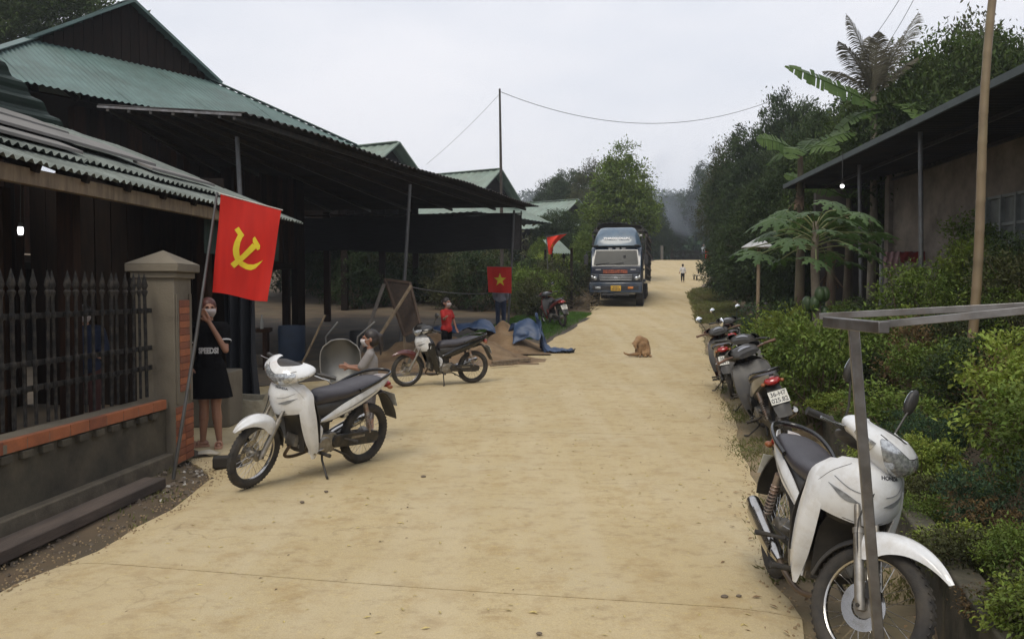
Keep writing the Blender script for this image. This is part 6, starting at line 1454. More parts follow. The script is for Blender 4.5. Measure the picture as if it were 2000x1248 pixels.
# dog
fur = M('tan_fur', (.30, .155, .06), .9, col2=(.17, .105, .055), scale=5, detail=8, bump=.9, bscale=70, dirt=(.32, .26, .18), dirt_amt=.6, dirt_scale=5)
dx = xat(1252, 18.9); dg_ = empty('dog', (dx, 18.9, float(zr(18.9))+.008), 0, 'tan dog sitting hunched in the middle of the road, licking its outstretched hind leg', 'dog')
b = MB()
for a in (((.11, .03, .15), (.07, .04, .32), .125, .125), ((.07, .04, .32), (-.03, .0, .385), .12, .105), ((-.03, .0, .385), (-.10, -.05, .34), .10, .072), ((-.10, -.05, .34), (-.135, -.08, .27), .07, .055), ((-.135, -.08, .265), (-.125, -.12, .19), .045, .028),
          ((.02, .0, .15), (.02, -.02, .28), .13, .11), ((.13, -.06, .10), (.06, -.10, .08), .095, .06), ((-.06, -.02, .12), (-.10, -.06, .07), .09, .05), ((-.08, -.06, .06), (-.28, -.09, .045), .048, .032), ((-.28, -.09, .045), (-.37, -.09, .075), .028, .022), ((-.37, -.09, .075), (-.40, -.09, .10), .024, .018),
          ((.10, -.04, .30), (.17, -.08, .17), .055, .036), ((.17, -.08, .17), (.195, -.10, .03), .030, .022), ((.195, -.10, .025), (.215, -.14, .02), .024, .02), ((-.02, -.09, .26), (-.035, -.12, .12), .05, .033), ((-.035, -.12, .12), (-.035, -.14, .03), .028, .022), ((-.035, -.14, .024), (-.05, -.18, .02), .023, .019),
          ((.15, .08, .07), (.10, .22, .03), .03, .015), ((.06, -.10, .03), (.10, -.16, .025), .03, .022)): b.capsule(*a)
for sx in (-.05, .045): b.capsule((-.10+sx, -.03, .345), (-.135+sx*1.5, -.055, .30), .026, .014)
remeshed(b, .009, 'body', fur, dg_, 3)
for (x, y, z, r_) in ((-.122, -.142, .183, .011), (-.165, -.105, .265, .007), (-.10, -.125, .265, .007)): MB().ball((x, y, z), r_, 8, 6).build('nose' if r_ > .01 else 'eye', ink, dg_)

# ================================================================ TRUCK
navy = M('navy_paint', (.012, .028, .055), .3, coat=.5, col2=(.009, .022, .045), dirt=(.2, .17, .12), dirt_amt=.35, dirt_scale=2); dnavy = M('dark_navy', (.008, .011, .026), .3, coat=.5)
steelblue = M('deflector_blue', (.075, .125, .18), .35, coat=.4, col2=(.06, .10, .15), dirt=(.25, .24, .2), dirt_amt=.3)
wsg = M('windscreen', (.02, .023, .023), .3, col2=(.012, .014, .014), spec=.18); bkp = M('bumper_black', (.02, .02, .022), .6)
tr = empty('truck', (4.30, 34.0, float(zr(34))), math.radians(-11.5), 'dark blue cargo truck with tall wind deflector facing the camera on the road', 'truck')
def TB(mb, name, mat, **kw): return mb.build(name, mat, tr, **kw)
prof = [(.06, .62), (.0, .80), (.0, 1.40), (.10, 1.72), (.36, 2.40), (.52, 2.50), (1.75, 2.52), (1.78, .9), (1.5, .80), (1.45, .62)]
cab = TB(MB().prism(prof, -1.05, 1.05, 'x'), 'cab', navy, bevel=.05)
rows = [[Vector((x*w_, y_ - .03*(1-x*x), z)) for x in (-1, -.5, 0, .5, 1)] for (y_, z, w_) in ((.07, 1.70, .97), (.20, 2.05, .93), (.33, 2.38, .88))]
TB(MB().patch(rows, 3, .02), 'windscreen_frame', dnavy)
rows = [[Vector((x*w_, y_ - .03*(1-x*x), z)) for x in (-1, -.5, 0, .5, 1)] for (y_, z, w_) in ((.06, 1.745, .92), (.175, 2.05, .885), (.29, 2.345, .84))]
TB(MB().patch(rows, 3, .02), 'windscreen', wsg)
TB(MB().box((0, -.02, 1.53), (2.0, .05, .25)), 'front_panel', dnavy, bevel=.02)
TB(MB().box((-.02, -.065, 1.47), (1.0, .03, .15)), 'red_sign', M('faded_red_sign', (.30, .075, .03), .7, col2=(.12, .03, .02), scale=14, contrast=(.45, .55)))
for x in (-.72, .72): TB(MB().box((x, -.047, 1.55), (.22, .012, .03)), 'badge', M('white_badge', (.5, .5, .5), .4))
mb = MB()
for k, z in enumerate((1.11, 1.18, 1.25, 1.32)): mb.box((0, -.06 - .01*(k < 3), z), (1.36 - .05*(k == 0), .05, .03))
mb.box((0, -.075, 1.22), (.14, .04, .10)); g_ = TB(mb, 'grille', M('dull_chrome', (.45, .46, .47), .35, .8), bevel=.006); g_['kind'] = 'stuff'
TB(MB().box((0, -.015, 1.215), (1.42, .05, .28)), 'grille_recess', bkp)
for sx in (-1, 1):
    TB(MB().prism([(sx*.72, 1.08), (sx*1.03, 1.06), (sx*1.05, 1.30), (sx*.98, 1.39), (sx*.80, 1.28), (sx*.70, 1.2)], -.07, .03, 'y'), 'headlight_housing', bkp, bevel=.01)
    h_ = TB(MB().ball((sx*.86, -.06, 1.19), (.095, .05, .09), 16, 10), 'headlight', lens); TB(MB().ball((sx*.975, -.05, 1.24), (.055, .05, .08), 12, 8), 'headlight', lens)
TB(MB().prism([(-1.08, .58), (1.08, .58), (1.10, .68), (1.10, 1.02), (-1.10, 1.02), (-1.10, .68)], -.14, .10, 'y'), 'bumper', navy, bevel=.04)
TB(MB().box((0, -.15, .80), (1.9, .02, .16)), 'bumper_recess', bkp, bevel=.01)
for x in (-.72, .62): TB(MB().box((x, -.165, .80), (.22, .02, .09)), 'fog_lamp', amber if x > 0 else lens, bevel=.01)
np_ = TB(MB().box((.02, -.175, .78), (.42, .014, .22)), 'number_plate', M('yellow_plate', (.55, .33, .03), .5), bevel=.006)
rr = random.Random(2)
for r0, n in ((.825, 4), (.74, 6)):
    for k in range(n): MB().box((.02 + (k-(n-1)/2)*.06, -.184, r0), (.03, .004, .055)).build('plate_digit', ink, np_)
TB(MB().box((0, -.10, .52), (1.15, .10, .10)), 'underrun_bar', bkp, bevel=.02)
# deflector
rg_ = []
for (z, w, y0, y1) in ((2.54, 1.00, .30, 1.55), (2.75, .95, .36, 1.55), (3.0, .88, .50, 1.52), (3.2, .80, .68, 1.5), (3.32, .72, .86, 1.46), (3.36, .6, 1.0, 1.4)):
    rg_.append([Vector((sx*w*a, lerp(y0, y1, bb), z)) for sx, a, bb in ((-1, .55, 0), (-1, .85, .04), (-1, 1, .25), (-1, 1, 1), (1, 1, 1), (1, 1, .25), (1, .85, .04), (1, .55, 0))])
TB(MB().loft(rg_), 'wind_deflector', steelblue, bevel=.02)
text_obj('THACO OLLIN', .13, 'lettering', M('white_letters', (.7, .7, .7), .5), tr, Matrix.Translation((0, .352, 2.86)) @ Matrix.Rotation(PI/2 - math.atan2(.15, .26), 4, 'X'), .004, .004, sx=1.25)
for x in (-.85, .85): TB(MB().box((x, .28, 2.56), (.2, .1, .06)), 'roof_lamp', bkp, bevel=.01)
for x in (-.25, .05, .3): TB(MB().box((x, .30, 2.44), (.16, .03, .04)), 'sticker', M('white_badge', (.5, .5, .5), .4))
for sx in (-1, 1):
    mb = MB(); mb.tube([(sx*1.04, .35, 2.3), (sx*1.22, .12, 2.32), (sx*1.24, .10, 1.9)], .018, 8); m_ = TB(mb, 'mirror_arm', bkp); MB().box((sx*1.24, .10, 1.97), (.17, .05, .40)).build('mirror', bkp, m_, bevel=.02)
    TB(MB().box((sx*.3 - .25, .02, 1.80), (.55, .015, .02), (0, -.12, 0)), 'wiper', bkp)
    d_ = TB(MB().box((sx*1.062, .95, 1.55), (.012, 1.1, 1.5)), 'door', navy, bevel=.004); MB().prism([(.45, 1.72), (1.45, 1.72), (1.45, 2.30), (.62, 2.30)], sx*1.07, sx*1.076, 'x').build('window', wsg, d_)
TB(MB().box((.35, .14, 2.04), (.1, .02, .22)), 'hanging_tag', bkp)
def truck_wheel(x, y, dual=False):
    for k in range(2 if dual else 1):
        xx = x - math.copysign(.27, x)*k; mb = MB(); mb.lathe([(.27, -.11), (.42, -.12), (.455, -.09), (.46, 0), (.455, .09), (.42, .12), (.27, .11)], (xx, y, .46), 'x', 30, closed=True); w_ = TB(mb, 'wheel', rubber)
        MB().lathe([(.001, -.02), (.12, -.02), (.14, .02), (.24, .04), (.27, .10), (.27, -.09), (.001, -.09)], (xx, y, .46), 'x', 24).build('rim', alloy, w_)
for sx in (-1, 1): truck_wheel(sx*.92, 1.05); truck_wheel(sx*.95, 5.2, True); truck_wheel(sx*.95, 6.5, True); TB(MB().lathe([(.50, -.15), (.56, -.15), (.56, .15), (.50, .15)], (sx*.95, 1.05, .5), 'x', 28, closed=True), 'wheel_arch', bkp)
TB(MB().box((0, 4.2, .80), (.9, 7.4, .25)), 'chassis', bkp)
TB(MB().box((0, 4.95, 1.12), (2.3, 6.1, .14)), 'bed', navy, bevel=.01)
for sx in (-1, 1):
    for k in range(8): TB(MB().box((sx*1.14, 2.0+k*.84, 2.15), (.06, .07, 2.0)), 'stake', dark_metal)
    for k, z in enumerate((1.35, 1.7, 2.05, 2.4, 2.75, 3.1)): TB(MB().box((sx*1.185, 4.95, z), (.03, 6.0, .09)), 'side_rail', M('bed_wood', (.10, .075, .06), .8) if k % 2 else dark_metal)
    TB(MB().box((sx*1.0, 3.2, .8), (.35, .9, .45)), 'fuel_tank' if sx > 0 else 'tool_box', bkp, bevel=.04)
for k in range(5): TB(MB().box((-1.0+k*.5, 1.98, 2.3), (.05, .06, 2.3)), 'headboard_post', dark_metal)
for z in (1.6, 2.2, 2.8, 3.3): TB(MB().box((0, 1.93, z), (2.2, .03, .1)), 'headboard_rail', dark_metal)
rows = [[Vector((x, 1.95+y*6.1, 3.42 + .22*math.cos(x*1.2) - .05*math.sin(y*9+x*3) - (.25 if abs(x) > 1.1 else 0))) for x in np.linspace(-1.2, 1.2, 9)] for y in np.linspace(0, 1, 9)]
TB(MB().patch(rows, 2, .02), 'cargo_cover', M('black_cover', (.018, .018, .02), .8, bump=.3))
mb = MB()
for k in range(9): mb.ball((.45+.12*(k % 5), 1.95+.1*(k//5), 3.0+.07*(k % 3)), (.07, .06, .06), 8, 6)
TB(mb, 'white_bundle', M('dirty_white', (.5, .5, .48), .8))['kind'] = 'stuff'
mb = MB()
for k in range(10): mb.tube([(-.95+k*.2, 1.95, 3.62+.02*(k % 2)), (-.9+k*.2, 2.6, 3.66)], .02, 5)
TB(mb, 'roof_bars', dark_metal)['kind'] = 'stuff'

# ================================================================ FLAGS
flag_red = M('flag_red', (.55, .018, .008), .75, col2=(.45, .012, .006), scale=2, stretch=(6, 6, .8), trans=0); flag_yel = M('flag_yellow', (.68, .52, .02), .75)
n_ = flag_red.node_tree; tl_ = n_.nodes.new('ShaderNodeBsdfTranslucent'); tl_.inputs[0].default_value = (.8, .03, .01, 1); mx_ = n_.nodes.new('ShaderNodeMixShader'); mx_.inputs[0].default_value = .3
n_.links.new(n_.nodes['Principled BSDF'].outputs[0], mx_.inputs[1]); n_.links.new(tl_.outputs[0], mx_.inputs[2]); n_.links.new(mx_.outputs[0], n_.nodes['Material Output'].inputs[0])
def poly_on(surf, polys, mat, parent, name, off=.004):
    for poly in polys:
        from mathutils.geometry import tessellate_polygon
        P = [Vector((u, v, 0)) for u, v in poly]; T_ = [tuple(P[i] for i in t) for t in tessellate_polygon([P])]
        for _ in range(2): T_ = [q for a, b, c in T_ for q in ((a, (a+b)/2, (a+c)/2), ((a+b)/2, b, (b+c)/2), ((a+c)/2, (b+c)/2, c), ((a+b)/2, (b+c)/2, (a+c)/2))]
        V = []; F = []
        for t in T_:
            o_ = len(V)
            for q in t:
                u, w = q.x, q.y; e = .01; p = surf(u, w); n = (surf(u+e, w)-surf(u-e, w)).cross(surf(u, w+e)-surf(u, w-e)).normalized()
                if n.y > 0: n = -n
                V.append(tuple(p + n*off))
            F.append((o_, o_+1, o_+2))
        link(name, fast_mesh(name, V, F, mat), parent)
# party flag on a leaning pole in front of the pier
Yf = 7.25; TLf, TRf, BLf, BRf = at(431, 380, Yf), at(550, 412, Yf-.12), at(411, 571, Yf), at(525, 590, Yf-.10)
f1 = empty('flag', TLf, 0, 'large red flag with yellow hammer and sickle on a leaning pole by the gate pier', 'flag')
def s1(u, v):
    a = TLf.lerp(TRf, u); b_ = BLf.lerp(BRf, u); p = a.lerp(b_, v) - TLf
    p.y += .020*math.sin(u*10+v*2.2)*(.25+v) + .03*math.sin(u*3.1+1)*v + .010*math.sin(v*7+u*4); p.z += .008*math.sin(u*7)*v; return p
MB().patch([[s1(i/16, j/20) for i in range(17)] for j in range(21)], 2, .003).build('cloth', flag_red, f1)
def uvz(X, Y):  # zoomed picture point -> flag u,v (corners TL 175,55 TR 820,230 BR 670,1195 BL 65,1090)
    u = v = .5
    for _ in range(30):
        tx = (175+(820-175)*u)*(1-v) + (65+(670-65)*u)*v; ty = (55+175*u)*(1-v) + (1090+105*u)*v
        u += (X-tx)/620*.9; v += (Y-ty)/1010*.9
    return u, v
sick = [(325, 432), (372, 402), (432, 488), (412, 515), (390, 565), (376, 640), (378, 705), (405, 762), (450, 788), (510, 790), (560, 775), (622, 748), (580, 790), (530, 833), (480, 850), (430, 841), (380, 815), (337, 770), (314, 700), (310, 640), (325, 570), (348, 520), (366, 486)]
ham = [(512, 568), (556, 612), (440, 722), (318, 838), (282, 795), (400, 690)]; head = [(540, 498), (566, 545), (593, 590), (588, 630), (560, 642), (540, 600), (516, 555), (518, 518)]
poly_on(s1, [[uvz(*p) for p in sick]], flag_yel, f1, 'sickle', .0045); poly_on(s1, [[uvz(*p) for p in ham]], flag_yel, f1, 'hammer_handle', .0062); poly_on(s1, [[uvz(*p) for p in head]], flag_yel, f1, 'hammer_head', .0075)
MB().tube([V3(-.03, .01, .015), (TRf-TLf) + V3(.01, 0, .005)], .0045, 6).build('top_rod', M('pale_rod', (.55, .5, .45), .5), f1)
pole_m = M('flag_pole', (.14, .14, .14), .45, .6, dirt=(.06, .05, .04), dirt_amt=.5)
a, b_ = at(424, 376, Yf), at(338, 912, 7.0); b_.z = 0; MB().tube([a - TLf, a.lerp(b_, .5) - TLf + V3(.01, 0, 0), b_ - TLf], [.011, .014, .016], 10).build('pole', pole_m, f1)
# star flag
def star(cx_, cy_, R, rot=0, asp=1.0): return [(cx_ + (R if k % 2 == 0 else R*.40)*math.sin(rot+PI*k/5)*asp, cy_ - (R if k % 2 == 0 else R*.40)*math.cos(rot+PI*k/5)) for k in range(10)]
Yg = 24.6; TLg, TRg, BLg, BRg = at(951, 521, Yg), at(999, 522, Yg), at(954, 571, Yg), at(999, 573, Yg)
f2 = empty('flag', TLg, 0, 'small red flag with a yellow star hanging at the far porch post', 'flag')
def s2(u, v): p = TLg.lerp(TRg, u).lerp(BLg.lerp(BRg, u), v) - TLg; p.y += .03*math.sin(u*7)*(.3+v); return p
MB().patch([[s2(i/8, j/8) for i in range(9)] for j in range(9)], 2, .004).build('cloth', flag_red, f2); poly_on(s2, [star(.52, .5, .27)], flag_yel, f2, 'star', .008)
MB().tube([V3(-.02, .01, .01), TRg-TLg+V3(.08, .01, .01)], .008, 6).build('top_rod', pole_m, f2)
# drooping triangular flag
Yh = 30.5; A0, A1, A2 = at(1068, 464, Yh), at(1107, 457, Yh), at(1072, 497, Yh)
f3 = empty('flag', A0, 0, 'red flag drooping in a triangle from a thin pole above the hedge', 'flag')
def s3(u, v): p = A0.lerp(A1, u*(1-v*.86)).lerp(A2 + (A1-A0)*u*.15, v) - A0; p.y += .07*math.sin(u*8+v*2); return p
MB().patch([[s3(i/10, j/8) for i in range(11)] for j in range(9)], 2, .004).build('cloth', M('flag_orange_red', (.66, .03, .008), .75), f3); poly_on(s3, [star(.62, .55, .16, .5)], flag_yel, f3, 'star', .01)
q = at(1078, 640, Yh); MB().tube([V3(-.01, .0, .04), V3(.1, 0, float(zr(30.5))-A0.z)], .018, 6).build('pole', pole_m, f3)
MB().tube([V3(-.03, 0, .03), (A1-A0)+V3(.05, 0, .03)], .010, 6).build('top_rod', pole_m, f3)
# far red cloth
Yk = 72; c0 = at(1378, 485, Yk); o = MB().patch([[V3(x*.9, .08*math.sin(x*9+j), -.30*j*(1+.2*math.sin(x*5))) for x in np.linspace(0, 1, 8)] for j in range(4)], 2, .02).build('red_banner', flag_red, None); o.location = c0; tag(o, 'far red banner hung on the hedge where the road crests', 'banner')
MB().tube([V3(0, 0, .03), V3(1, 0, .03)], .03, 6).build('top_rod', pole_m, o); MB().tube([V3(.95, 0, .03), V3(.95, 0, float(H(c0.x+.95, Yk))-c0.z-.1)], .04, 6).build('pole', pole_m, o)

# ================================================================ SAND, TARP, TIMBER, SMALL THINGS
sand = M('sand', (.19, .12, .063), .95, col2=(.11, .07, .038), scale=3, detail=9, bump=.7, bscale=35, dirt=(.30, .22, .13), dirt_amt=.6, dirt_scale=2)
def mound(x, y, rx, ry, h, seed, label):
    n = 40; V = []
    for j in range(n+1):
        for i in range(n+1):
            u, v = i/n*2-1, j/n*2-1; rr_ = math.hypot(u, v); f = max(0, 1-rr_)**1.15 if rr_ < 1 else 0; X_0, Y_0 = u*rx, v*ry
            nz_ = float(nz2(X_0*2+seed, Y_0*2, 1.6)); V.append((X_0, Y_0, h*f*(1+.28*nz_) + (.03*nz_*(f > 0)) - .03))
    idx = np.arange((n+1)**2).reshape(n+1, n+1); o = link('sand_pile', fast_mesh('sand_pile', V, np.stack([idx[:-1, :-1], idx[:-1, 1:], idx[1:, 1:], idx[1:, :-1]], -1).reshape(-1, 4), sand, True), None, (x, y, float(zr(y)))); tag(o, label, 'sand pile', 'sand piles on the yard edge'); return o
mound(xat(982, 20.8), 20.8, 1.15, 1.7, .64, 1, 'brown sand pile nearest the road beside the blue tarp')
mound(xat(880, 19.0), 19.0, 2.0, 1.7, .62, 2, 'wide sand pile right behind the black and white motorbike seat')
mound(xat(780, 17.2), 17.2, 1.9, 1.4, .50, 3, 'low sand pile at the foot of the leaning timber pole')
mound(xat(935, 18.2), 18.2, 1.7, 1.2, .22, 4, 'low spread sand strip in front of the two joined piles')
tarp = M('blue_tarp', (.035, .065, .135), .5, col2=(.02, .04, .09), scale=6, stretch=(1, 3, 1), bump=.7, bscale=9, rvar=.1)
def crumple(name, pts_rows, mat, label, loc, sub=3, seed=0, amp=.05, cat='tarp'):
    r = random.Random(seed); rows = [[Vector(p) + V3(r.uniform(-amp, amp), r.uniform(-amp, amp), r.uniform(-amp*.6, amp)) for p in row] for row in pts_rows]
    mb = MB().patch(rows, sub, .008); nv = len(mb.v)//2
    from mathutils import noise as _n
    for h in (0, 1):
        for k in range(nv):
            p = Vector(mb.v[h*nv+k]); q = p + Vector((loc[0], 0, 0)); a = 1-abs(_n.noise(q*3.2))*2; b = 1-abs(_n.noise(q*8.0+Vector((5, 1, 2))))*2
            p += Vector((_n.noise(q*4)*.07, a*.06 + b*.022, a*.045 + b*.02)); p.z = max(p.z, .012 + .008*h); mb.v[h*nv+k] = tuple(p)
    o = mb.build(name, mat, None, ang=180); o.location = loc; tag(o, label, cat); return o
base = V3(xat(1050, 19.9), 19.9, float(zr(19.9)))
rows = []
prof_ = [(-.62, .92, .35), (-.45, 1.0, .38), (-.22, 1.08, .42), (-.02, .98, .48), (.02, 1.28, .3), (.08, .82, .52), (.14, .46, .62), (.25, .24, .66), (.45, .13, .6), (.65, .10, .5), (.86, .06, .3)]
for (x, z, w) in prof_: rows.append([(x-.05, w*.55, max(.02, z-.22-w*.25)), (x, w*.2, z-.1), (x, -w*.1, z*.96-.12), (x+.03, -w*.45, max(.03, z-.28-w*.25)), (x+.05, -w*.7, max(.015, z-.62))])
rows = [[(p[0], p[1], p[2]*.78) for p in r] for r in rows]
crumple('blue_tarp', rows, tarp, 'crumpled blue tarpaulin draped over the sand pile and trailing to the road', base, 7, 4, .05)
base = V3(xat(905, 20.6), 20.6, float(zr(20.6)))
crumple('blue_tarp', [[(x, y, .62 + .1*math.sin(x*4) - abs(y)*.5 - .1*(abs(x) > .8)) for y in (-.4, -.1, .2, .5)] for x in np.linspace(-1.0, 1.0, 12)], tarp, 'dark blue tarpaulin lying over the sand piles behind the boy in red', base, 6, 6, .06)
def stick(name, a, b, r_, mat, label, cat, square=False):
    a, b = Vector(a), Vector(b); mb = MB()
    if square: mb.beam(V3(0, 0, 0), b-a, r_*2, r_*1.1)
    else: mb.tube([V3(0, 0, 0), (b-a)*.5 + V3(.01, 0, .01), b-a], r_, 8)
    o = mb.build(name, mat, None, bevel=.004 if square else 0); o.location = a; tag(o, label, cat); return o
def gpt(px, py, Y): p = at(px, py, Y); return p
stick('timber_pole', (xat(692, 15.4), 15.4, .02), gpt(803, 558, 16.2), .035, timber, 'pale timber pole leaning left of the black and white motorbike', 'pole', True)
stick('timber_pole', (xat(688, 15.9), 15.9, .02), gpt(750, 555, 16.6), .035, M('grey_timber', (.12, .105, .09), .8), 'grey pole leaning against the tilted brown board', 'pole', True)
stick('thin_pole', (xat(585, 13.5), 13.5, .35), gpt(635, 615, 13.6), .018, timber, 'thin pale stick leaning among the clutter left of the wheelbarrow', 'stick')
stick('plank', (xat(962, 17.2), 17.2, .11), (xat(1034, 17.7), 17.7, .14), .05, timber, 'long plank lying at the front of the sand pile', 'plank', True)
stick('plank', (xat(958, 16.6), 16.6, .10), (xat(1010, 17.0), 17.0, .12), .03, timber, 'thinner plank lying just below the long plank on the sand', 'plank', True)
# tilted brown board on trestle
bd_ = empty('tilted_screen', (xat(780, 16.8), 16.8, 0), 0, 'tilted brown framed screen standing behind the black and white motorbike', 'screen')
a, b_, c_, d_ = [p - bd_.location for p in (gpt(752, 546, 16.8), gpt(800, 552, 16.6), gpt(822, 640, 16.2), gpt(790, 655, 16.3))]
mb = MB(); mb.add([a, b_, c_, d_] + [p + V3(0, .03, 0) for p in (a, b_, c_, d_)], [(0, 1, 2, 3), (7, 6, 5, 4), (0, 4, 5, 1), (1, 5, 6, 2), (2, 6, 7, 3), (3, 7, 4, 0)]); mb.build('mesh_panel', M('rusty_mesh', (.04, .025, .016), .9, col2=(.02, .013, .01), scale=20), bd_, smooth=False)
for p, q in ((a, b_), (b_, c_), (c_, d_), (d_, a)): MB().beam(p - V3(0, .01, 0), q - V3(0, .01, 0), .05, .05).build('frame_bar', M('brown_frame', (.06, .036, .022), .8), bd_)
for p in (c_, d_): MB().beam(p, V3(p.x, p.y, .0), .04, .04).build('leg', timber, bd_)
cable('pale rope tied across the yard from the tilted screen to the star flag', gpt(803, 561, 16.5), gpt(952, 573, 24.3), .06, .010)
# wheelbarrow stood on end
zinc = M('zinc_tray', (.20, .20, .195), .5, .55, col2=(.13, .13, .125), scale=3, dirt=(.07, .065, .05), dirt_amt=.8, dirt_scale=3)
wb = empty('wheelbarrow', (xat(664, 10.3), 10.3, 0), .1, 'grey metal wheelbarrow tipped up on end behind the little girl', 'wheelbarrow')
rows = []
for j, t in enumerate(np.linspace(0, 1, 9)):
    row = []
    for i in range(13):
        u = i/12*2-1; w = .05 + .25*(1-abs(2*min(max(t, .02), .98)-1)**3.4)**.5; dd = .20*(1-abs(u)**3.5)*(math.sin(PI*min(1, max(0, .08+t*.84)))**.5)
        row.append((u*w, dd, .55 + t*.62 - .02*u*u))
    rows.append(row)
wb.scale = (.84, .84, .86)
tray = MB().patch(rows, 2, .006).build('tray', zinc, wb)
edge_ = [rows[0][i] for i in range(13)] + [rows[j][12] for j in range(1, 9)] + [rows[8][i] for i in range(11, -1, -1)] + [rows[j][0] for j in range(7, 0, -1)]
MB().tube([Vector(p) for p in edge_] + [Vector(edge_[0])], .010, 7).build('rim', M('worn_rim', (.32, .31, .29), .45, .6), wb)
for sx in (-1, 1): MB().tube([(sx*.16, .22, .35), (sx*.20, .24, .7), (sx*.24, .20, 1.2), (sx*.28+.22, .25, 1.42)], .014, 8).build('handle', post_mat, wb)
for sx in (-1, 1): MB().tube([(sx*.16, .22, .35), (sx*.10, .18, .16), (sx*.02, .15, .17)], .012, 7).build('fork', post_mat, wb)
wl_ = MB().lathe([(.11, -.03), (.16, -.035), (.175, 0), (.16, .035), (.11, .03)], (0, .15, .175), 'x', 22, closed=True).build('wheel', rubber, wb); MB().lathe([(.001, -.02), (.11, -.025), (.11, .025), (.001, .02)], (0, .15, .175), 'x', 18).build('rim_plate', zinc, wl_)
# clutter under the porch: tables, drums, shelf, another parked motorbike in the dark
tb_ = empty('work_bench', (-6.0, 16.5, 0), .2, 'dark wooden bench piled with things under the porch', 'bench')
MB().box((0, 0, .82), (2.2, .7, .07)).build('bench_top', brownwood, tb_)
for x in (-1, 1):
    for y in (-.28, .28): MB().box((x, y, .4), (.08, .08, .8)).build('leg', brownwood, tb_)
for k, (x, y, r_, h, m_, lb, nm) in enumerate(((-4.9, 18.2, .3, .85, 'blue_drum', 'dark blue drum standing in the shade under the porch', 'drum'), (-5.6, 15.2, .22, .45, 'grey_bucket', 'grey bucket in the shade before the dark bench', 'bucket'), (-3.9, 21.0, .28, .6, 'black_pot', 'black pot far back under the porch', 'pot'))):
    o = MB().lathe([(.001, 0), (r_*.92, 0), (r_, h*.1), (r_*.97, h*.5), (r_, h*.9), (r_*.94, h), (r_*.9, h*.97), (.001, h*.95)], n=22).build(nm, M(m_, ((.015, .03, .06), (.10, .10, .10), (.02, .02, .02))[k], .6), None); o.location = (x, y, 0); tag(o, lb, nm)
for k in range(7):
    x = -6.9+k*.31; o = MB().lathe([(.001, 0), (.035, 0), (.037, .16), (.013, .22), (.013, .28), (.001, .28)], n=12).build('bottle', M('bottle_glass', (.03, .05, .035), .1, spec=.8) if k % 2 else M('bottle_pale', (.22, .22, .2), .2), None); o.location = (x, 16.3 + .2*x*0 + (x+6)*.2, .855)
    tag(o, '%s bottle %s on the dark bench under the porch' % (('pale', 'green')[k % 2], ('at the left end', 'second from the left', 'third from the left', 'in the middle', 'third from the right', 'second from the right', 'at the right end')[k]), 'bottle', 'bottles on the dark bench')
# slatted fence of uneven stakes far back under the porch and at the garden
# brush pile and pots left of the truck
r = random.Random(4); mb = MB()
for k in range(120):
    a = V3(r.uniform(-1, 1), r.uniform(-.5, .5), r.uniform(0, .5)); d = V3(r.uniform(-1, 1), r.uniform(-1, 1), r.uniform(-.2, .6)).normalized()*r.uniform(.3, .8); mb.tube([a, a+d], [.014, .005], 4)
o = mb.build('brush_pile', M('twig', (.12, .09, .05), .9), None); o.location = (xat(1118, 33), 33, float(zr(33))-.05); tag(o, 'pile of dry brushwood between the red motorbike and the truck', 'brushwood', kind='stuff')
# litter and stones on the road, rubble at the pier foot
stone_m = M('stone', (.16, .13, .10), .9, col2=(.09, .07, .05), scale=9)
for k, (px, py, sz) in enumerate(((827, 934, .018), (590, 984, .015), (1415, 1170, .016), (1053, 1242, .012), (637, 963, .014), (1443, 1168, .012))):
    d = ray(px, py); t_ = CAM_H/-d.z; p = V3(0, 0, CAM_H) + d*t_
    o = MB().ball((0, 0, sz*.5), (sz*1.3, sz*.9, sz*.6), 8, 6).build('stone', stone_m, None); o.location = (p.x, p.y, .008); tag(o, ('dark clod on the road right of the first white motorbike', 'small brown clod before the first white motorbike', 'small dark stone near the right edge of the road', 'tiny dark stone at the bottom edge of the road', 'small clod under the first white motorbike stand', 'tiny stone beside the dark stone at the right')[k], 'stone')
r = np.random.default_rng(12)
def debris(name, n, x0, x1, y0, y1, sz, mat, label, mask=None, seed=1):
    r = np.random.default_rng(seed); V = []; F = []
    x = r.uniform(0, 1, n); y = r.uniform(y0, y1, n); a, b = x0(y), x1(y); x = a + (b-a)*x; z = np.maximum(H(x, y), 0*x) + .008
    for k in range(n):
        s = sz*(.4 + r.random()*1.2); an = r.random()*3.14; c, q = math.cos(an)*s, math.sin(an)*s; o_ = len(V); zz = z[k]
        V += [(x[k]-c, y[k]-q, zz), (x[k]+q*.35, y[k]-c*.35, zz+s*.12), (x[k]+c, y[k]+q, zz+s*.05), (x[k]-q*.3, y[k]+c*.3, zz+s*.25)]; F.append((o_, o_+1, o_+2, o_+3))
    o = link(name, fast_mesh(name, V, F, mat)); tag(o, label, 'litter', kind='stuff'); return o
debris('straw_flecks', 900, lambda y: xl(y)+.3, lambda y: xr(y)-.1, 1.8, 16, .016, M('straw', (.50, .40, .16), .8), 'straw flecks and dry leaf bits scattered on the road', seed=21)
debris('dark_flecks', 300, lambda y: xl(y)+.1, lambda y: xr(y)-.05, 1.8, 18, .011, M('dark_bits', (.12, .085, .05), .9), 'dark bits and twigs scattered on the road', seed=22)
debris('dry_leaves', 260, lambda y: xr(y)-.35, lambda y: xr(y)+.8, 3.5, 16, .02, M('dry_leaf', (.24, .15, .07), .9, col2=(.14, .09, .05), scale=2), 'dry leaves along the right verge', seed=23)
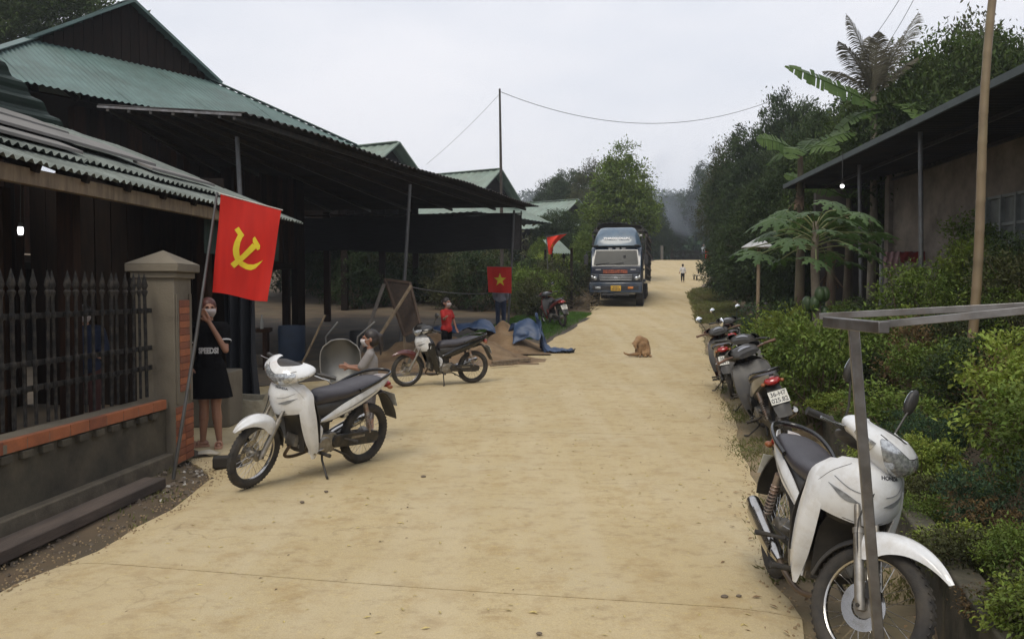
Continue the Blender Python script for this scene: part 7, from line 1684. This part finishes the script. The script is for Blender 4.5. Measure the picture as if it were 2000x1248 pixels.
def rubble(name, n, fx, fy, s0, s1, mat, label, seed):
    r = random.Random(seed); mb = MB()
    for k in range(n):
        x, y = fx(r), fy(r); s = r.uniform(s0, s1); mb.box((x, y, float(H(x, y)) + s*.3), (s*2*r.uniform(.6, 1.2), s*1.6, s*1.1), (r.uniform(-.5, .5), r.uniform(-.5, .5), r.random()*3), .7)
    o = mb.build(name, mat, None, smooth=False); tag(o, label, 'rubble', kind='stuff')
rubble('rubble', 120, lambda r: r.gauss(-2.85, .18), lambda r: r.uniform(6.2, 7.9), .008, .032, stone_m, 'small rubble and litter at the foot of the gate pier', 1)
rubble('rubble', 160, lambda r: r.uniform(-3.1, -2.7), lambda r: r.uniform(3.2, 6.5), .005, .018, stone_m, 'gravel in the dirt strip along the low wall', 2)
rubble('pale_rubble', 26, lambda r: r.gauss(-2.8, .15), lambda r: r.uniform(6.3, 8.0), .008, .02, M('pale_bits', (.45, .42, .38), .8), 'pale paper bits in the rubble by the gate pier', 3)
rubble('edge_grit', 900, lambda r: 0, lambda r: 0, .004, .012, M('tan_grit', (.34, .25, .14), .95), 'fine grit', 9) if False else None
def edge_grit(name, fx, n, y0, y1, s0, s1, mat, label, seed, sp):
    r = random.Random(seed); mb = MB()
    for k in range(n):
        y = y0 + (y1-y0)*r.random()**1.5; x = float(fx(y)) + r.gauss(0, sp); s = r.uniform(s0, s1)
        mb.box((x, y, max(float(H(x, y)), float(zr(y)) - .01) + s*.2), (s*2*r.uniform(.6, 1.3), s*1.6, s), (r.uniform(-.4, .4), r.uniform(-.4, .4), r.random()*3), .7)
    o = mb.build(name, mat, None, smooth=False, recalc=False); tag(o, label, 'grit', kind='stuff')
edge_grit('grit', xl, 1300, 3.0, 9.5, .002, .008, M('tan_grit', (.30, .22, .125), .95), 'tan grit and crumbs along the left edge of the road', 31, .14)
edge_grit('grit', xr, 1300, 2.5, 16, .002, .008, M('tan_grit', (.30, .22, .125), .95), 'tan grit and crumbs along the right edge of the road', 32, .16)
o = MB().patch([[(-.09, -.04, .01), (0, -.05, .02), (.1, -.03, .01)], [(-.1, .0, .03), (0, .01, .05), (.09, .0, .02)], [(-.07, .05, .01), (0, .05, .03), (.1, .06, .01)]], 3, .006).build('paper_scrap', M('dirty_paper', (.42, .38, .31), .9), None); o.location = (-2.98, 8.0, .01); tag(o, 'crumpled pale paper scrap beside the woman\'s sandals', 'paper')
o = MB().box((0, 0, .05), (.26, .14, .10)).build('dark_block', M('dark_block', (.03, .025, .02), .9), None, bevel=.015); o.location = (-2.62, 7.5, .0); o.rotation_euler.z = .3; tag(o, 'dark block on the dirt just left of the first white motorbike wheel', 'block')
# far end of the road: gateposts, tables on the verge
for k, (px, Y) in enumerate(((1292, 84),)):
    x = xat(px, Y); o = MB().box((0, 0, .7), (.26, .26, 1.6)).build('gatepost', M('pale_post', (.12, .11, .095), .9), None, bevel=.03); o.location = (x, Y, float(zr(Y))); tag(o, ('left pale gatepost where the road crests', 'right pale gatepost where the road crests')[k], 'gatepost')
ff = empty('far_fence', (xat(1310, 88), 88, float(zr(88))), 0, 'dark picket fence across the far end of the road', 'fence')
for k in range(34): MB().box((k*.13, 0, .6), (.07, .04, 1.3)).build('picket', darkwood, ff, smooth=False)
for z in (.4, 1.0): MB().box((2.2, .04, z), (4.5, .03, .08)).build('rail', darkwood, ff)
for k, (px, py, Y) in enumerate(((1380, 519, 66), (1378, 532, 60), (1372, 541, 54))):
    x = xat(px+6, Y); z = gz(x, Y); zt_ = max(.35, at(px, py, Y).z - z)
    t_ = empty('low_table', (x, Y, z), .1, ('farthest low pale table on the right verge near the crest', 'middle low pale table on the right verge', 'nearest low pale table on the right verge')[k], 'table', 'low tables on the verge')
    MB().box((0, 0, zt_), (1.6, .7, .06)).build('table_top', M('pale_board', (.38, .34, .27), .8), t_)
    for a in (-.7, .7):
        for b_ in (-.28, .28): MB().box((a, b_, zt_/2), (.07, .07, zt_)).build('leg', darkwood, t_)
# ================================================================ AIR
hz = bpy.data.materials.new('haze_air'); hz.use_nodes = True; n = hz.node_tree.nodes; n.clear(); o_ = n.new('ShaderNodeOutputMaterial'); v_ = n.new('ShaderNodeVolumePrincipled')
v_.inputs['Color'].default_value = (.80, .86, .95, 1); v_.inputs['Density'].default_value = .0010; v_.inputs['Anisotropy'].default_value = .2; hz.node_tree.links.new(v_.outputs[0], o_.inputs['Volume'])
mb = MB(); mb.box((0, 255, 34.5), (620, 650, 73)); o = mb.build('haze', hz, None, smooth=False); tag(o, kind='stuff'); o['label'] = 'thin pale haze in the air'; o['category'] = 'haze'
sm = bpy.data.materials.new('smoke_volume'); sm.use_nodes = True; n = sm.node_tree.nodes; n.clear(); l = sm.node_tree.links.new; o_ = n.new('ShaderNodeOutputMaterial'); v_ = n.new('ShaderNodeVolumePrincipled'); v_.inputs['Color'].default_value = (.72, .80, .95, 1)
tc = n.new('ShaderNodeTexCoord'); nn = n.new('ShaderNodeTexNoise'); nn.inputs['Scale'].default_value = .22; nn.inputs['Detail'].default_value = 4; l(tc.outputs['Object'], nn.inputs['Vector']); mr = n.new('ShaderNodeMapRange'); mr.inputs[1].default_value = .42; mr.inputs[2].default_value = .75; mr.inputs[4].default_value = .10
l(nn.outputs[0], mr.inputs[0]); l(mr.outputs[0], v_.inputs['Density']); l(v_.outputs[0], o_.inputs['Volume'])
mb = MB(); c0, c1, c2, c3 = at(1330, 470, 88), at(1338, 420, 89), at(1346, 392, 91), at(1356, 352, 94); mb.tube(catmull([c0-c0, c1-c0, c2-c0, c3-c0], 4), [1.5, 1.9, 2.3, 2.7, 3.1, 3.5, 3.9, 4.3, 4.7, 5.1, 5.5, 5.8, 4.5], 14)
o = mb.build('smoke', sm, None); o.location = c0; tag(o, 'bluish smoke rising among the trees at the far end of the road', 'smoke', kind='stuff')
